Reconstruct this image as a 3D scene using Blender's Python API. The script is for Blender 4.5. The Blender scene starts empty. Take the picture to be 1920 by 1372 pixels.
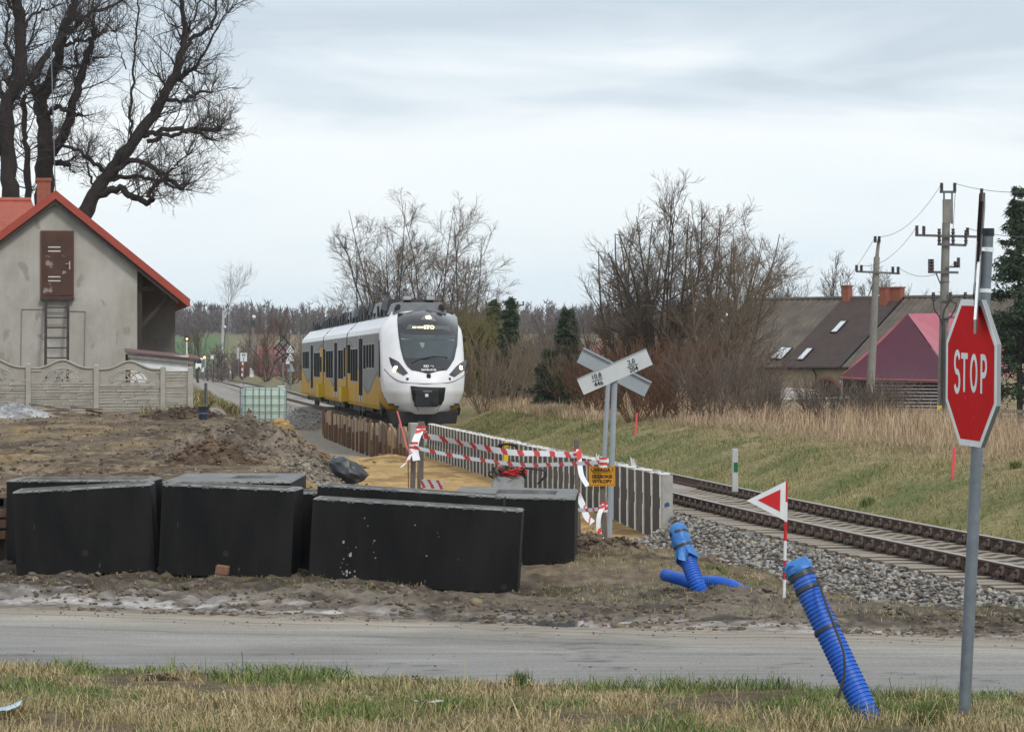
import bpy, bmesh, math, random
import numpy as np
from mathutils import Vector, Matrix

# ------------------------------------------------------------------ camera, sky, sun, exposure
SC = bpy.context.scene
COL = SC.collection
F = 6750.0            # focal length in 1920-px units
CZ = 2.2              # eye height over the rail heads (metres)
VH = 682.0            # row of the horizon

cam = bpy.data.cameras.new('camera')
cam.sensor_width = 36.0
cam.lens = F / 1920.0 * 36.0
cam.shift_y = -4.0 / 1920.0
cam.clip_start = 0.5
cam.clip_end = 6000.0
camo = bpy.data.objects.new('camera', cam)
camo.location = (0, 0, CZ)
camo.rotation_euler = (math.radians(90), 0, 0)
COL.objects.link(camo)
SC.camera = camo

SUN_EL, SUN_AZ = math.radians(42), math.radians(150)     # azimuth clockwise from +Y: behind the camera, to the right
world = bpy.data.worlds.new('World')
SC.world = world
world.use_nodes = True
wn, wl = world.node_tree.nodes, world.node_tree.links
wn.clear()
w_out = wn.new('ShaderNodeOutputWorld')
w_bg = wn.new('ShaderNodeBackground')
w_bg.inputs['Strength'].default_value = 0.1
w_sky = wn.new('ShaderNodeTexSky')
w_sky.sky_type = 'NISHITA'
w_sky.sun_disc = False
w_sky.sun_elevation = SUN_EL
w_sky.sun_rotation = SUN_AZ
w_sky.air_density = 1.0
w_sky.dust_density = 1.5
w_tc = wn.new('ShaderNodeTexCoord')
w_map = wn.new('ShaderNodeMapping')
w_map.inputs['Scale'].default_value = (8, 8, 40)
w_map.inputs['Rotation'].default_value = (0, math.radians(-2.5), 0)
w_n = wn.new('ShaderNodeTexNoise')
w_n.inputs['Scale'].default_value = 1.0
w_n.inputs['Detail'].default_value = 7
w_n.inputs['Roughness'].default_value = 0.52
w_n.inputs['Distortion'].default_value = 0.5
w_sep = wn.new('ShaderNodeSeparateXYZ')
wl.new(w_tc.outputs['Generated'], w_map.inputs['Vector'])
wl.new(w_map.outputs['Vector'], w_n.inputs['Vector'])
wl.new(w_tc.outputs['Generated'], w_sep.inputs['Vector'])
# cloud brightness: elevation pushed about by the noise
w_ma = wn.new('ShaderNodeMath'); w_ma.operation = 'MULTIPLY_ADD'
w_ma.inputs[1].default_value = 0.085; w_ma.inputs[2].default_value = -0.0425
wl.new(w_n.outputs['Fac'], w_ma.inputs[0])
w_ad = wn.new('ShaderNodeMath'); w_ad.operation = 'ADD'
wl.new(w_ma.outputs[0], w_ad.inputs[0]); wl.new(w_sep.outputs['Z'], w_ad.inputs[1])
w_rng = wn.new('ShaderNodeMapRange')
w_rng.inputs['From Min'].default_value = -0.02; w_rng.inputs['From Max'].default_value = 0.2
wl.new(w_ad.outputs[0], w_rng.inputs['Value'])
w_ramp = wn.new('ShaderNodeValToRGB')
cr = w_ramp.color_ramp
def _stop(p, c):
    e = cr.elements.new(p); e.color = (c[0], c[1], c[2], 1)
cr.elements[0].position = 0.0; cr.elements[0].color = (0.66, 0.765, 0.83, 1)
cr.elements[1].position = 1.0; cr.elements[1].color = (0.72, 0.78, 0.83, 1)
_stop(0.16, (0.68, 0.775, 0.835)); _stop(0.27, (0.76, 0.815, 0.845)); _stop(0.36, (0.80, 0.838, 0.858)); _stop(0.405, (0.75, 0.797, 0.83))
_stop(0.45, (0.62, 0.69, 0.75)); _stop(0.51, (0.50, 0.575, 0.65)); _stop(0.62, (0.58, 0.66, 0.73)); _stop(0.75, (0.74, 0.79, 0.83))
wl.new(w_rng.outputs['Result'], w_ramp.inputs['Fac'])
w_sc = wn.new('ShaderNodeVectorMath'); w_sc.operation = 'SCALE'
w_sc.inputs['Scale'].default_value = 10.7
wl.new(w_ramp.outputs['Color'], w_sc.inputs[0])
w_mix = wn.new('ShaderNodeMixRGB')
w_mix.inputs['Fac'].default_value = 0.93          # a nearly closed cloud deck over the clear sky
wl.new(w_sky.outputs['Color'], w_mix.inputs['Color1'])
wl.new(w_sc.outputs['Vector'], w_mix.inputs['Color2'])
wl.new(w_mix.outputs['Color'], w_bg.inputs['Color'])
wl.new(w_bg.outputs['Background'], w_out.inputs['Surface'])

sun = bpy.data.lights.new('sun', 'SUN')
sun.energy = 1.5
sun.angle = math.radians(14)
sun.color = (1.0, 0.96, 0.9)
suno = bpy.data.objects.new('sun', sun)
COL.objects.link(suno)
sd = Vector((math.sin(SUN_AZ) * math.cos(SUN_EL), math.cos(SUN_AZ) * math.cos(SUN_EL), math.sin(SUN_EL)))
suno.rotation_euler = sd.to_track_quat('Z', 'Y').to_euler()
suno.location = sd * 50

SC.view_settings.view_transform = 'Standard'
SC.view_settings.look = 'None'
SC.view_settings.exposure = 0.24
SC.view_settings.gamma = 1.0
SC.view_settings.use_curve_mapping = False
SC.render.engine = 'CYCLES'

# ------------------------------------------------------------------ helpers
random.seed(7)
RNG = np.random.default_rng(11)
def P(u, v, Y):
    return Vector(((u - 960.0) / F * Y, Y, CZ - (v - VH) / F * Y))
def PZ(u, v, z):                       # point on the level z seen at (u, v)
    return P(u, v, (CZ - z) * F / (v - VH))
def ray_plane(u, v, p0, n):
    d = Vector(((u - 960.0) / F, 1.0, -(v - VH) / F)); o = Vector((0, 0, CZ))
    t = (p0 - o).dot(n) / d.dot(n)
    return o + d * t

# ---- materials
MATS = {}
def mat(name, col, rough=0.8, col2=None, scale=4.0, bump=0.0, bscale=None, metal=0.0, spec=0.3, detail=6, mixlo=0.35, mixhi=0.65,
        stretch=(1, 1, 1), attr=False, emit=None, estr=0.0, trans=0.0, coat=0.0, spots=None):
    m = bpy.data.materials.new(name); m.use_nodes = True
    n, l = m.node_tree.nodes, m.node_tree.links
    b = n['Principled BSDF']
    b.inputs['Roughness'].default_value = rough
    b.inputs['Metallic'].default_value = metal
    b.inputs['Specular IOR Level'].default_value = spec
    if coat: b.inputs['Coat Weight'].default_value = coat
    if trans: b.inputs['Transmission Weight'].default_value = trans
    b.inputs['Base Color'].default_value = (*col, 1)
    tc = n.new('ShaderNodeTexCoord'); mp = n.new('ShaderNodeMapping')
    mp.inputs['Scale'].default_value = stretch
    l.new(tc.outputs['Object'], mp.inputs['Vector'])
    src = None
    if attr:
        a = n.new('ShaderNodeAttribute'); a.attribute_name = 'Col'; src = a.outputs['Color']
    if col2 is not None:
        t = n.new('ShaderNodeTexNoise'); t.inputs['Scale'].default_value = scale; t.inputs['Detail'].default_value = detail
        t.inputs['Roughness'].default_value = 0.62
        l.new(mp.outputs['Vector'], t.inputs['Vector'])
        r = n.new('ShaderNodeMapRange'); r.inputs['From Min'].default_value = mixlo; r.inputs['From Max'].default_value = mixhi
        l.new(t.outputs['Fac'], r.inputs['Value'])
        x = n.new('ShaderNodeMixRGB')
        if attr:
            x.blend_type = 'MULTIPLY'; x.inputs['Fac'].default_value = 1.0
            y = n.new('ShaderNodeMixRGB'); y.inputs['Color1'].default_value = (*col, 1); y.inputs['Color2'].default_value = (*col2, 1)
            l.new(r.outputs['Result'], y.inputs['Fac'])
            l.new(src, x.inputs['Color1']); l.new(y.outputs['Color'], x.inputs['Color2'])
        else:
            x.inputs['Color1'].default_value = (*col, 1); x.inputs['Color2'].default_value = (*col2, 1)
            l.new(r.outputs['Result'], x.inputs['Fac'])
        src = x.outputs['Color']
    if spots is not None:                      # (colour, scale, threshold): small flecks of another colour
        sc_, ss, th = spots
        t = n.new('ShaderNodeTexNoise'); t.inputs['Scale'].default_value = ss; t.inputs['Detail'].default_value = 3
        l.new(mp.outputs['Vector'], t.inputs['Vector'])
        r = n.new('ShaderNodeMapRange'); r.inputs['From Min'].default_value = th; r.inputs['From Max'].default_value = th + 0.04
        l.new(t.outputs['Fac'], r.inputs['Value'])
        x = n.new('ShaderNodeMixRGB'); x.inputs['Color2'].default_value = (*sc_, 1)
        if src is not None: l.new(src, x.inputs['Color1'])
        else: x.inputs['Color1'].default_value = (*col, 1)
        l.new(r.outputs['Result'], x.inputs['Fac']); src = x.outputs['Color']
    if src is not None: l.new(src, b.inputs['Base Color'])
    if bump:
        t = n.new('ShaderNodeTexNoise'); t.inputs['Scale'].default_value = bscale or scale * 3; t.inputs['Detail'].default_value = 5
        l.new(mp.outputs['Vector'], t.inputs['Vector'])
        bp = n.new('ShaderNodeBump'); bp.inputs['Strength'].default_value = min(1.0, bump); bp.inputs['Distance'].default_value = 0.02 * max(1, bump)
        l.new(t.outputs['Fac'], bp.inputs['Height']); l.new(bp.outputs['Normal'], b.inputs['Normal'])
    if emit is not None:
        b.inputs['Emission Color'].default_value = (*emit, 1); b.inputs['Emission Strength'].default_value = estr
    MATS[name] = m
    return m

# ---- tagging and objects
ORG = {}
def tag(o, label=None, cat=None, group=None, kind=None):
    if label: o['label'] = label
    if cat: o['category'] = cat
    if group: o['group'] = group
    if kind: o['kind'] = kind
    return o
def T(name, label, cat, loc, group=None, rot=0.0, local=False, kind=None):
    o = bpy.data.objects.new(name, None)
    o.empty_display_size = 0.2
    COL.objects.link(o); o.location = loc; o.rotation_euler = (0, 0, rot)
    tag(o, label, cat, group, kind)
    ORG[o.name] = Vector((0, 0, 0)) if local else Vector(loc)
    return o
def link(name, me, parent=None, loc=None):
    o = bpy.data.objects.new(name, me); COL.objects.link(o)
    if parent is not None: o.parent = parent
    if loc is not None: o.location = loc
    return o
def copy_tree(o, parent=None):
    c = o.copy(); COL.objects.link(c)
    if parent is not None: c.parent = parent
    for ch in list(o.children): copy_tree(ch, c)
    return c

class MB:
    def __init__(s): s.v = []; s.f = []; s.m = []
    def face(s, pts, m=0):
        i = len(s.v); s.v += [Vector(p) for p in pts]; s.f.append(list(range(i, i + len(pts)))); s.m.append(m)
    def box(s, a, b, m=0):
        s.hexa([(a[0], a[1], a[2]), (b[0], a[1], a[2]), (b[0], b[1], a[2]), (a[0], b[1], a[2]),
                (a[0], a[1], b[2]), (b[0], a[1], b[2]), (b[0], b[1], b[2]), (a[0], b[1], b[2])], m)
    def hexa(s, p, m=0):
        i = len(s.v); s.v += [Vector(q) for q in p]
        for f in ((3, 2, 1, 0), (4, 5, 6, 7), (0, 1, 5, 4), (1, 2, 6, 5), (2, 3, 7, 6), (3, 0, 4, 7)):
            s.f.append([i + k for k in f]); s.m.append(m)
    def obox(s, c, size, R=None, m=0):
        hx, hy, hz = size[0] / 2, size[1] / 2, size[2] / 2; c = Vector(c)
        R = R or Matrix.Identity(3)
        s.hexa([c + R @ Vector(q) for q in ((-hx, -hy, -hz), (hx, -hy, -hz), (hx, hy, -hz), (-hx, hy, -hz), (-hx, -hy, hz), (hx, -hy, hz), (hx, hy, hz), (-hx, hy, hz))], m)
    def beam(s, a, b, w, h, m=0, up=(0, 0, 1)):
        a, b = Vector(a), Vector(b); d = b - a; L = d.length; d.normalize(); up = Vector(up)
        if abs(d.dot(up)) > 0.98: up = Vector((0, 1, 0))
        x = d.cross(up).normalized(); z = x.cross(d).normalized()
        R = Matrix((x, d, z)).transposed()
        s.obox((a + b) / 2, (w, L, h), R, m)
    def tube(s, pts, r, n=8, m=0, caps=True):
        pts = [Vector(p) for p in pts]
        if not hasattr(r, '__len__'): r = [r] * len(pts)
        i0 = len(s.v); k = len(pts); ref = None
        for i, p in enumerate(pts):
            d = (pts[min(i + 1, k - 1)] - pts[max(i - 1, 0)]).normalized()
            if ref is None:
                ref = Vector((0, 0, 1)) if abs(d.z) < 0.9 else Vector((1, 0, 0))
            x = d.cross(ref).normalized(); y = x.cross(d).normalized(); ref = y
            for j in range(n):
                a = 2 * math.pi * j / n
                s.v.append(p + (x * math.cos(a) + y * math.sin(a)) * r[i])
        for i in range(k - 1):
            for j in range(n):
                s.f.append([i0 + i * n + j, i0 + i * n + (j + 1) % n, i0 + (i + 1) * n + (j + 1) % n, i0 + (i + 1) * n + j]); s.m.append(m)
        if caps:
            s.f.append([i0 + j for j in range(n)][::-1]); s.m.append(m)
            s.f.append([i0 + (k - 1) * n + j for j in range(n)]); s.m.append(m)
    def prism(s, poly, vec, m=0, mside=None):
        n = len(poly); vec = Vector(vec); i = len(s.v)
        s.v += [Vector(p) for p in poly] + [Vector(p) + vec for p in poly]
        s.f.append(list(range(i, i + n))[::-1]); s.m.append(m)
        s.f.append(list(range(i + n, i + 2 * n))); s.m.append(m)
        for j in range(n):
            s.f.append([i + j, i + (j + 1) % n, i + n + (j + 1) % n, i + n + j]); s.m.append(m if mside is None else mside)
    def grid(s, rows, m=0, mf=None):
        i = len(s.v); nr, nc = len(rows), len(rows[0])
        for r in rows: s.v += [Vector(p) for p in r]
        for a in range(nr - 1):
            for b in range(nc - 1):
                s.f.append([i + a * nc + b, i + a * nc + b + 1, i + (a + 1) * nc + b + 1, i + (a + 1) * nc + b])
                s.m.append(mf(a, b) if mf else m)
    def ball(s, c, r, n=8, m=0, sz=(1, 1, 1), zmin=-1.0):
        c = Vector(c); rows = []
        k = max(3, n // 2)
        t0 = math.asin(zmin)
        for a in range(k + 1):
            t = t0 + (math.pi / 2 - t0) * a / k
            rows.append([c + Vector((math.cos(t) * math.cos(2 * math.pi * b / n) * sz[0], math.cos(t) * math.sin(2 * math.pi * b / n) * sz[1], math.sin(t) * sz[2])) * r for b in range(n + 1)])
        s.grid(rows, m)
    def obj(s, name, mats, parent=None, label=None, cat=None, group=None, kind=None, loc=None, smooth=False, bevel=0.0, fix=True, sharp=40):
        if parent is not None: org = ORG[parent.name]
        elif loc is not None: org = Vector(loc)
        else:
            xs = [p.x for p in s.v]; ys = [p.y for p in s.v]; zs = [p.z for p in s.v]
            org = Vector(((min(xs) + max(xs)) / 2, (min(ys) + max(ys)) / 2, min(zs)))
        me = bpy.data.meshes.new(name)
        me.from_pydata([p - org for p in s.v], [], s.f)
        if not isinstance(mats, (list, tuple)): mats = [mats]
        for q in mats: me.materials.append(q)
        if len(mats) > 1: me.polygons.foreach_set('material_index', s.m)
        if fix or bevel:
            bm = bmesh.new(); bm.from_mesh(me)
            bmesh.ops.recalc_face_normals(bm, faces=bm.faces)
            if bevel:
                bmesh.ops.bevel(bm, geom=[e for e in bm.edges if len(e.link_faces) == 2 and e.calc_face_angle(0) > 0.5], offset=bevel, segments=1, affect='EDGES', profile=0.5)
            bm.to_mesh(me); bm.free()
        if smooth:
            me.polygons.foreach_set('use_smooth', [True] * len(me.polygons))
            me.set_sharp_from_angle(angle=math.radians(sharp))
        me.update()
        o = link(name, me, parent, None if parent is not None else org)
        ORG[o.name] = org
        return tag(o, label, cat, group, kind)

def mesh_np(name, V, Fc, mats, parent=None, col=None, smooth=False, org=None, label=None, cat=None, group=None, kind=None):
    V = np.asarray(V, dtype=np.float32).reshape(-1, 3); Fc = np.asarray(Fc, dtype=np.int32)
    k = Fc.shape[1]
    if parent is not None: org = np.array(ORG[parent.name])
    if org is None: org = np.zeros(3)
    me = bpy.data.meshes.new(name)
    me.vertices.add(len(V)); me.vertices.foreach_set('co', (V - np.asarray(org, dtype=np.float32)).ravel())
    me.loops.add(Fc.size); me.loops.foreach_set('vertex_index', Fc.ravel())
    me.polygons.add(len(Fc)); me.polygons.foreach_set('loop_start', np.arange(0, Fc.size, k, dtype=np.int32))
    try: me.polygons.foreach_set('loop_total', np.full(len(Fc), k, dtype=np.int32))
    except Exception: pass
    if not isinstance(mats, (list, tuple)): mats = [mats]
    for q in mats: me.materials.append(q)
    if smooth: me.polygons.foreach_set('use_smooth', np.ones(len(Fc), dtype=bool))
    if col is not None:
        a = me.color_attributes.new('Col', 'FLOAT_COLOR', 'POINT')
        c = np.ones((len(V), 4), dtype=np.float32); c[:, :3] = col
        a.data.foreach_set('color', c.ravel())
    me.update(calc_edges=True)
    o = link(name, me, parent, None if parent is not None else org)
    ORG[o.name] = Vector([float(q) for q in org])
    return tag(o, label, cat, group, kind)

# ---- text as flat meshes
def text_mesh(txt, size, offset=0.0, xs=1.0, ext=0.0015, spacing=1.0, align='CENTER'):
    cu = bpy.data.curves.new('lettering', 'FONT'); cu.body = txt; cu.size = size
    cu.align_x = align; cu.align_y = 'CENTER'; cu.offset = offset; cu.extrude = ext; cu.space_character = spacing
    cu.resolution_u = 3
    o = bpy.data.objects.new('lettering', cu); COL.objects.link(o)
    dg = bpy.context.evaluated_depsgraph_get(); dg.update()
    me = bpy.data.meshes.new_from_object(o.evaluated_get(dg))
    bpy.data.objects.remove(o); bpy.data.curves.remove(cu)
    me.transform(Matrix.Diagonal((xs, 1, 1, 1)))
    return me
def add_text(txt, size, c, R, m, parent, offset=0.0, xs=1.0, name='lettering', ext=0.0015, spacing=1.0):
    """R columns: text right, text up, outward normal (world or parent-local axes)"""
    me = text_mesh(txt, size, offset, xs, ext, spacing)
    org = ORG[parent.name]
    M = R.to_4x4(); M.translation = Vector(c) - org
    me.transform(M); me.materials.clear(); me.materials.append(m)
    me.name = name
    o = link(name, me, parent); ORG[o.name] = org
    return o
def axes(right, up):
    r = Vector(right).normalized(); u = Vector(up); u = (u - r * u.dot(r)).normalized(); n = r.cross(u)
    return Matrix((r, u, n)).transposed()

# ---- numpy noise
def _h(i, j, s):
    x = np.sin(i * 127.1 + j * 311.7 + s * 74.7) * 43758.5453
    return x - np.floor(x)
def vnoise(x, y, s=0):
    xi = np.floor(x); yi = np.floor(y); a = x - xi; b = y - yi
    a = a * a * (3 - 2 * a); b = b * b * (3 - 2 * b)
    return ((_h(xi, yi, s) * (1 - a) + _h(xi + 1, yi, s) * a) * (1 - b) + (_h(xi, yi + 1, s) * (1 - a) + _h(xi + 1, yi + 1, s) * a) * b)
def fbm(x, y, s=0, o=4):
    t = 0; a = 0.5; n = 0
    for k in range(o):
        t = t + a * vnoise(x, y, s + k * 3.1); n += a; a *= 0.5; x = x * 2.03 + 5.2; y = y * 2.03 + 1.7
    return t / n
def sm(a, b, x):
    t = np.clip((x - a) / (b - a), 0, 1); return t * t * (3 - 2 * t)
def mixa(a, b, t): return a + (b - a) * t

# ---- bulk geometry
def _ico():
    p = (1 + 5 ** 0.5) / 2
    v = np.array([(-1, p, 0), (1, p, 0), (-1, -p, 0), (1, -p, 0), (0, -1, p), (0, 1, p), (0, -1, -p), (0, 1, -p), (p, 0, -1), (p, 0, 1), (-p, 0, -1), (-p, 0, 1)], float)
    v /= np.linalg.norm(v[0])
    f = np.array([(0, 11, 5), (0, 5, 1), (0, 1, 7), (0, 7, 10), (0, 10, 11), (1, 5, 9), (5, 11, 4), (11, 10, 2), (10, 7, 6), (7, 1, 8), (3, 9, 4), (3, 4, 2), (3, 2, 6), (3, 6, 8), (3, 8, 9), (4, 9, 5), (2, 4, 11), (6, 2, 10), (8, 6, 7), (9, 8, 1)])
    return v, f
ICO_V, ICO_F = _ico()
def rocks(pos, size, rng, flat=0.7, jit=0.28):
    N = len(pos); size = np.broadcast_to(size, (N,))
    v = ICO_V[None] * (1 + rng.normal(0, jit, (N, 12, 1)))
    s = np.stack([rng.uniform(0.7, 1.3, N), rng.uniform(0.6, 1.1, N), rng.uniform(0.5, 0.95, N) * flat], 1)
    v = v * s[:, None, :] * size[:, None, None]
    a, b = rng.uniform(0, 6.28, N), rng.normal(0, 0.5, N)
    ca, sa, cb, sb = np.cos(a)[:, None], np.sin(a)[:, None], np.cos(b)[:, None], np.sin(b)[:, None]
    x, y, z = v[..., 0], v[..., 1], v[..., 2]
    y, z = y * cb - z * sb, y * sb + z * cb
    x, y = x * ca - y * sa, x * sa + y * ca
    v = np.stack([x, y, z], -1) + np.asarray(pos)[:, None, :]
    f = (ICO_F[None] + (np.arange(N) * 12)[:, None, None]).reshape(-1, 3)
    return v.reshape(-1, 3), f
def blades(pos, h, w, rng, lean=0.35, droop=0.5):
    N = len(pos); pos = np.asarray(pos)
    az = rng.uniform(0, 6.28, N); fa = rng.uniform(0, 6.28, N)
    L = np.abs(rng.normal(lean, lean * 0.6, N))
    d = np.stack([np.cos(az), np.sin(az), np.zeros(N)], 1); s = np.stack([np.cos(fa), np.sin(fa), np.zeros(N)], 1)
    up = np.array([0, 0, 1.0])
    mid = pos + (up * 0.6 + d * (L * 0.35)[:, None]) * h[:, None]
    tip = pos + (up * (1.0 - droop * np.clip(L, 0, 1))[:, None] + d * (L * 1.1)[:, None]) * h[:, None]
    w2 = (w / 2)[:, None]
    v = np.stack([pos - s * w2, pos + s * w2, mid - s * w2 * 0.75, mid + s * w2 * 0.75, tip], 1).reshape(-1, 3)
    i = (np.arange(N) * 5)[:, None]
    f = np.concatenate([i + np.array([[0, 1, 3]]), i + np.array([[0, 3, 2]]), i + np.array([[2, 3, 4]])], 0)
    return v, f

# ---- trees
def grow(S, Dv, L, R, n, wander, trop, rng, tip=0.3):
    B = len(S); pts = np.zeros((B, n + 1, 3)); pts[:, 0] = S; d = Dv.copy()
    trop = np.asarray(trop, float)
    for i in range(n):
        d = d + rng.normal(0, wander, (B, 3)) + trop
        d /= np.linalg.norm(d, axis=1, keepdims=True)
        pts[:, i + 1] = pts[:, i] + d * (L / n)[:, None]
    return pts, R[:, None] * np.linspace(1, tip, n + 1)[None]
def spawn(pts, rad, L, k, t0, t1, ang, lr, rr, rng, shrink=0.5, up=0.0):
    B, n1, _ = pts.shape
    t = rng.uniform(t0, t1, (B, k)); x = np.clip(t * (n1 - 1), 0, n1 - 1.001); i = x.astype(int); f = (x - i)[..., None]
    bi = np.arange(B)[:, None]
    p0 = pts[bi, i]; p1 = pts[bi, i + 1]; pos = p0 * (1 - f) + p1 * f
    d = p1 - p0; d = d / (np.linalg.norm(d, axis=2, keepdims=True) + 1e-9)
    q = rng.normal(0, 1, d.shape); q[..., 2] += up; q = q - d * (q * d).sum(2, keepdims=True); q /= (np.linalg.norm(q, axis=2, keepdims=True) + 1e-9)
    a = rng.normal(ang, ang * 0.25, (B, k))[..., None]
    nd = d * np.cos(a) + q * np.sin(a)
    r = rad[bi, i] * (1 - f[..., 0]) + rad[bi, i + 1] * f[..., 0]
    nl = np.broadcast_to(np.asarray(L)[:, None], (B, k)) * lr * (1 - shrink * t) * rng.uniform(0.65, 1.3, (B, k))
    return pos.reshape(-1, 3), nd.reshape(-1, 3), nl.reshape(-1), (r * rr).reshape(-1)
class Tubes:
    def __init__(s): s.v = []; s.f = []; s.n = 0
    def add(s, pts, rad, sides=3):
        B, n1, _ = pts.shape
        t = np.zeros_like(pts); t[:, 1:-1] = pts[:, 2:] - pts[:, :-2]; t[:, 0] = pts[:, 1] - pts[:, 0]; t[:, -1] = pts[:, -1] - pts[:, -2]
        t /= (np.linalg.norm(t, axis=2, keepdims=True) + 1e-9)
        od = pts[:, -1] - pts[:, 0]; od = od / (np.linalg.norm(od, axis=1, keepdims=True) + 1e-9)
        ref = np.where(np.abs(od[:, None, 2:3]) < 0.6, np.array([0, 0, 1.0]), np.array([0.31, 0.95, 0.0]))
        x = np.cross(t, ref); x /= (np.linalg.norm(x, axis=2, keepdims=True) + 1e-9); y = np.cross(x, t)
        a = np.arange(sides) * 2 * np.pi / sides
        v = pts[:, :, None, :] + (x[:, :, None, :] * np.cos(a)[:, None] + y[:, :, None, :] * np.sin(a)[:, None]) * rad[:, :, None, None]
        idx = np.arange(B * n1 * sides).reshape(B, n1, sides) + s.n
        q = np.stack([idx[:, :-1], np.roll(idx[:, :-1], -1, 2), np.roll(idx[:, 1:], -1, 2), idx[:, 1:]], -1).reshape(-1, 4)
        s.v.append(v.reshape(-1, 3)); s.f.append(q); s.n += B * n1 * sides
    def obj(s, name, m, parent, smooth=True, **k):
        return mesh_np(name, np.concatenate(s.v), np.concatenate(s.f), m, parent, smooth=smooth, **k)

def spline(pts, n=40):
    pts = [Vector(p) for p in pts]; out = []; P_ = [pts[0] * 2 - pts[1]] + pts + [pts[-1] * 2 - pts[-2]]
    m = len(pts) - 1
    for k in range(n + 1):
        x = k / n * m; i = min(int(x), m - 1); t = x - i; a, b_, c, d = P_[i:i + 4]
        out.append(.5 * ((2 * b_) + (c - a) * t + (2 * a - 5 * b_ + 4 * c - d) * t * t + (3 * b_ - a - 3 * c + d) * t ** 3))
    return out
# ------------------------------------------------------------------ terrain
def xn(Y):                                  # near rail of the track: straight far off, bending right close by
    Y = np.asarray(Y, float); d = np.maximum(62.1 - Y, 0)
    return 2.735 - 0.1007 * (Y - 62.1) + 0.00093 * d * d
def xc(Y): return xn(Y) + 0.757
def road_near(X): return 25.1 - 0.33 * X
def road_far(X): return 30.7 - 0.42 * X
def wall_x(Y): return xn(Y) - 1.0
def ground(X, Y, noise=True, parts=False):
    X = np.asarray(X, float); Y = np.asarray(Y, float)
    D = (X - xc(Y)) * 0.995
    zl = 0.74 * np.clip((Y - 42) / 62, 0, 1) * (1 - 0.9 * sm(165, 260, Y))
    zt = np.where(Y < 110, -0.36 * sm(31, 38, Y), -0.36 - 0.5 * sm(150, 175, Y) * (1 - sm(260, 420, Y)))
    w2 = np.where(Y < 110, -5.0, -10.0)
    zo = mixa(zl, zt, sm(0, 1, (D - w2) / (-2.4 - w2)))
    # excavation beside the retaining wall
    xw = wall_x(Y)
    wid = np.interp(Y, [46, 52, 60, 75, 90, 105, 130, 150, 168], [2.6, 3.6, 4.5, 3.9, 3.5, 4.8, 5.4, 5.2, 4.2])
    edge = 0.35 * (fbm(X * 0.9, Y * 0.5, 5) - 0.5) * 2
    ins = sm(-wid - 1.5 + edge, -wid + 0.35 + edge, X - xw) * sm(47.5, 51.5, Y + edge) * (1 - sm(160, 170, Y))
    zf = np.interp(Y, [48, 58, 62, 96, 104, 118, 168], [-0.62, -0.54, -0.46, -0.46, -0.5, -1.08, -1.12])
    zo = mixa(zo, zf, ins)
    sh = np.where((Y > 55.5) & (Y < 167), sm(-1.72, -1.62, D), sm(-2.5, -1.35, D))
    z = mixa(zo, np.where(D < -1.3, -0.25, -0.33) - .14 * sm(170, 260, Y), sh)
    zr = np.interp(D - 0.757, [0.55, 0.8, 1.5, 2.1, 3.4, 4.6, 9, 16, 40], [-0.33, -0.3, -0.42, -0.3, 0.22, 0.42, 0.45, 0.1, 0.0])
    z = np.where(D > 1.3, zr, z)
    # level ground where the road crosses
    beyond = Y - road_far(X)
    cross = 1 - sm(0.3, 4.5, beyond)
    z = mixa(z, -0.028, cross)
    onroad = (1 - sm(-0.25, 0.25, beyond)) * sm(-0.25, 0.2, Y - road_near(X))
    verge = 1 - sm(-0.5, 0.1, Y - road_near(X))
    z = z + verge * 0.05
    hill = 11 * sm(720, 1150, Y) + 3 * sm(900, 1500, Y)
    z = z + hill
    if noise:
        r = beyond
        rut = sm(-0.2, 0.4, r) * (1 - sm(2.2, 4.2, r))
        n1 = fbm(X * 1.3, Y * 1.3, 1) - 0.5; n2 = fbm(X * 5, Y * 5, 2) - 0.5; n3 = fbm(X * 16, Y * 16, 3, 3) - 0.5
        rc = np.interp(X, [-6, -4, 0, 2.5, 4], [1.25, 1.15, 0.8, 0.45, 0.3])
        z = z - .15 * sm(-2.0, -.2, X) * (1 - sm(1.0, 2.2, X)) * sm(32.3, 35, Y) * (1 - sm(37.6, 39.5, Y)) - rut * 0.05 * np.exp(-((r - rc) / 0.5) ** 2) * sm(-0.18, 0.1, fbm(X * 0.9, Y * 0.4, 9) - 0.47 + 0.05 * np.abs(X - .4) * 0) * sm(-1.6, -.2, X) * (1 - sm(.5, 1.1, X))
        left = (D < -2.4) & (Y > 26)
        mudw = np.where(left, sm(0.2, 2.0, r) * .85 + .15, 0.0) * sm(-.3, .1, r) * (1 - ins * 0.75) * (1 - sm(110, 200, Y))
        z = z + mudw * (0.09 * n1 + 0.13 * n2 + 0.11 * n3)
        z = z + sm(0.9, 2.2, r) * (1 - sm(3.5, 5.5, r)) * (D < -2.2) * 0.11 * sm(0.5, 0.72, fbm(X * 1.1 + 4, Y * 0.8, 14)) * (1 - sm(-.5, 1.2, X))
        right = (D > 1.6)
        z = z + right * (0.12 * n1 + 0.05 * n2) * sm(1.6, 3, D) * (1 - cross)
        z = z + ins * (0.05 * n1 + 0.02 * n2)
        z = z + verge * (0.05 * n1 + 0.03 * n2)
        z = z - onroad * 0.03
    if parts: return z, D, ins, beyond, onroad, verge
    return z
def gz(x, y, noise=True): return float(ground(np.array([x]), np.array([y]), noise)[0])

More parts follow.
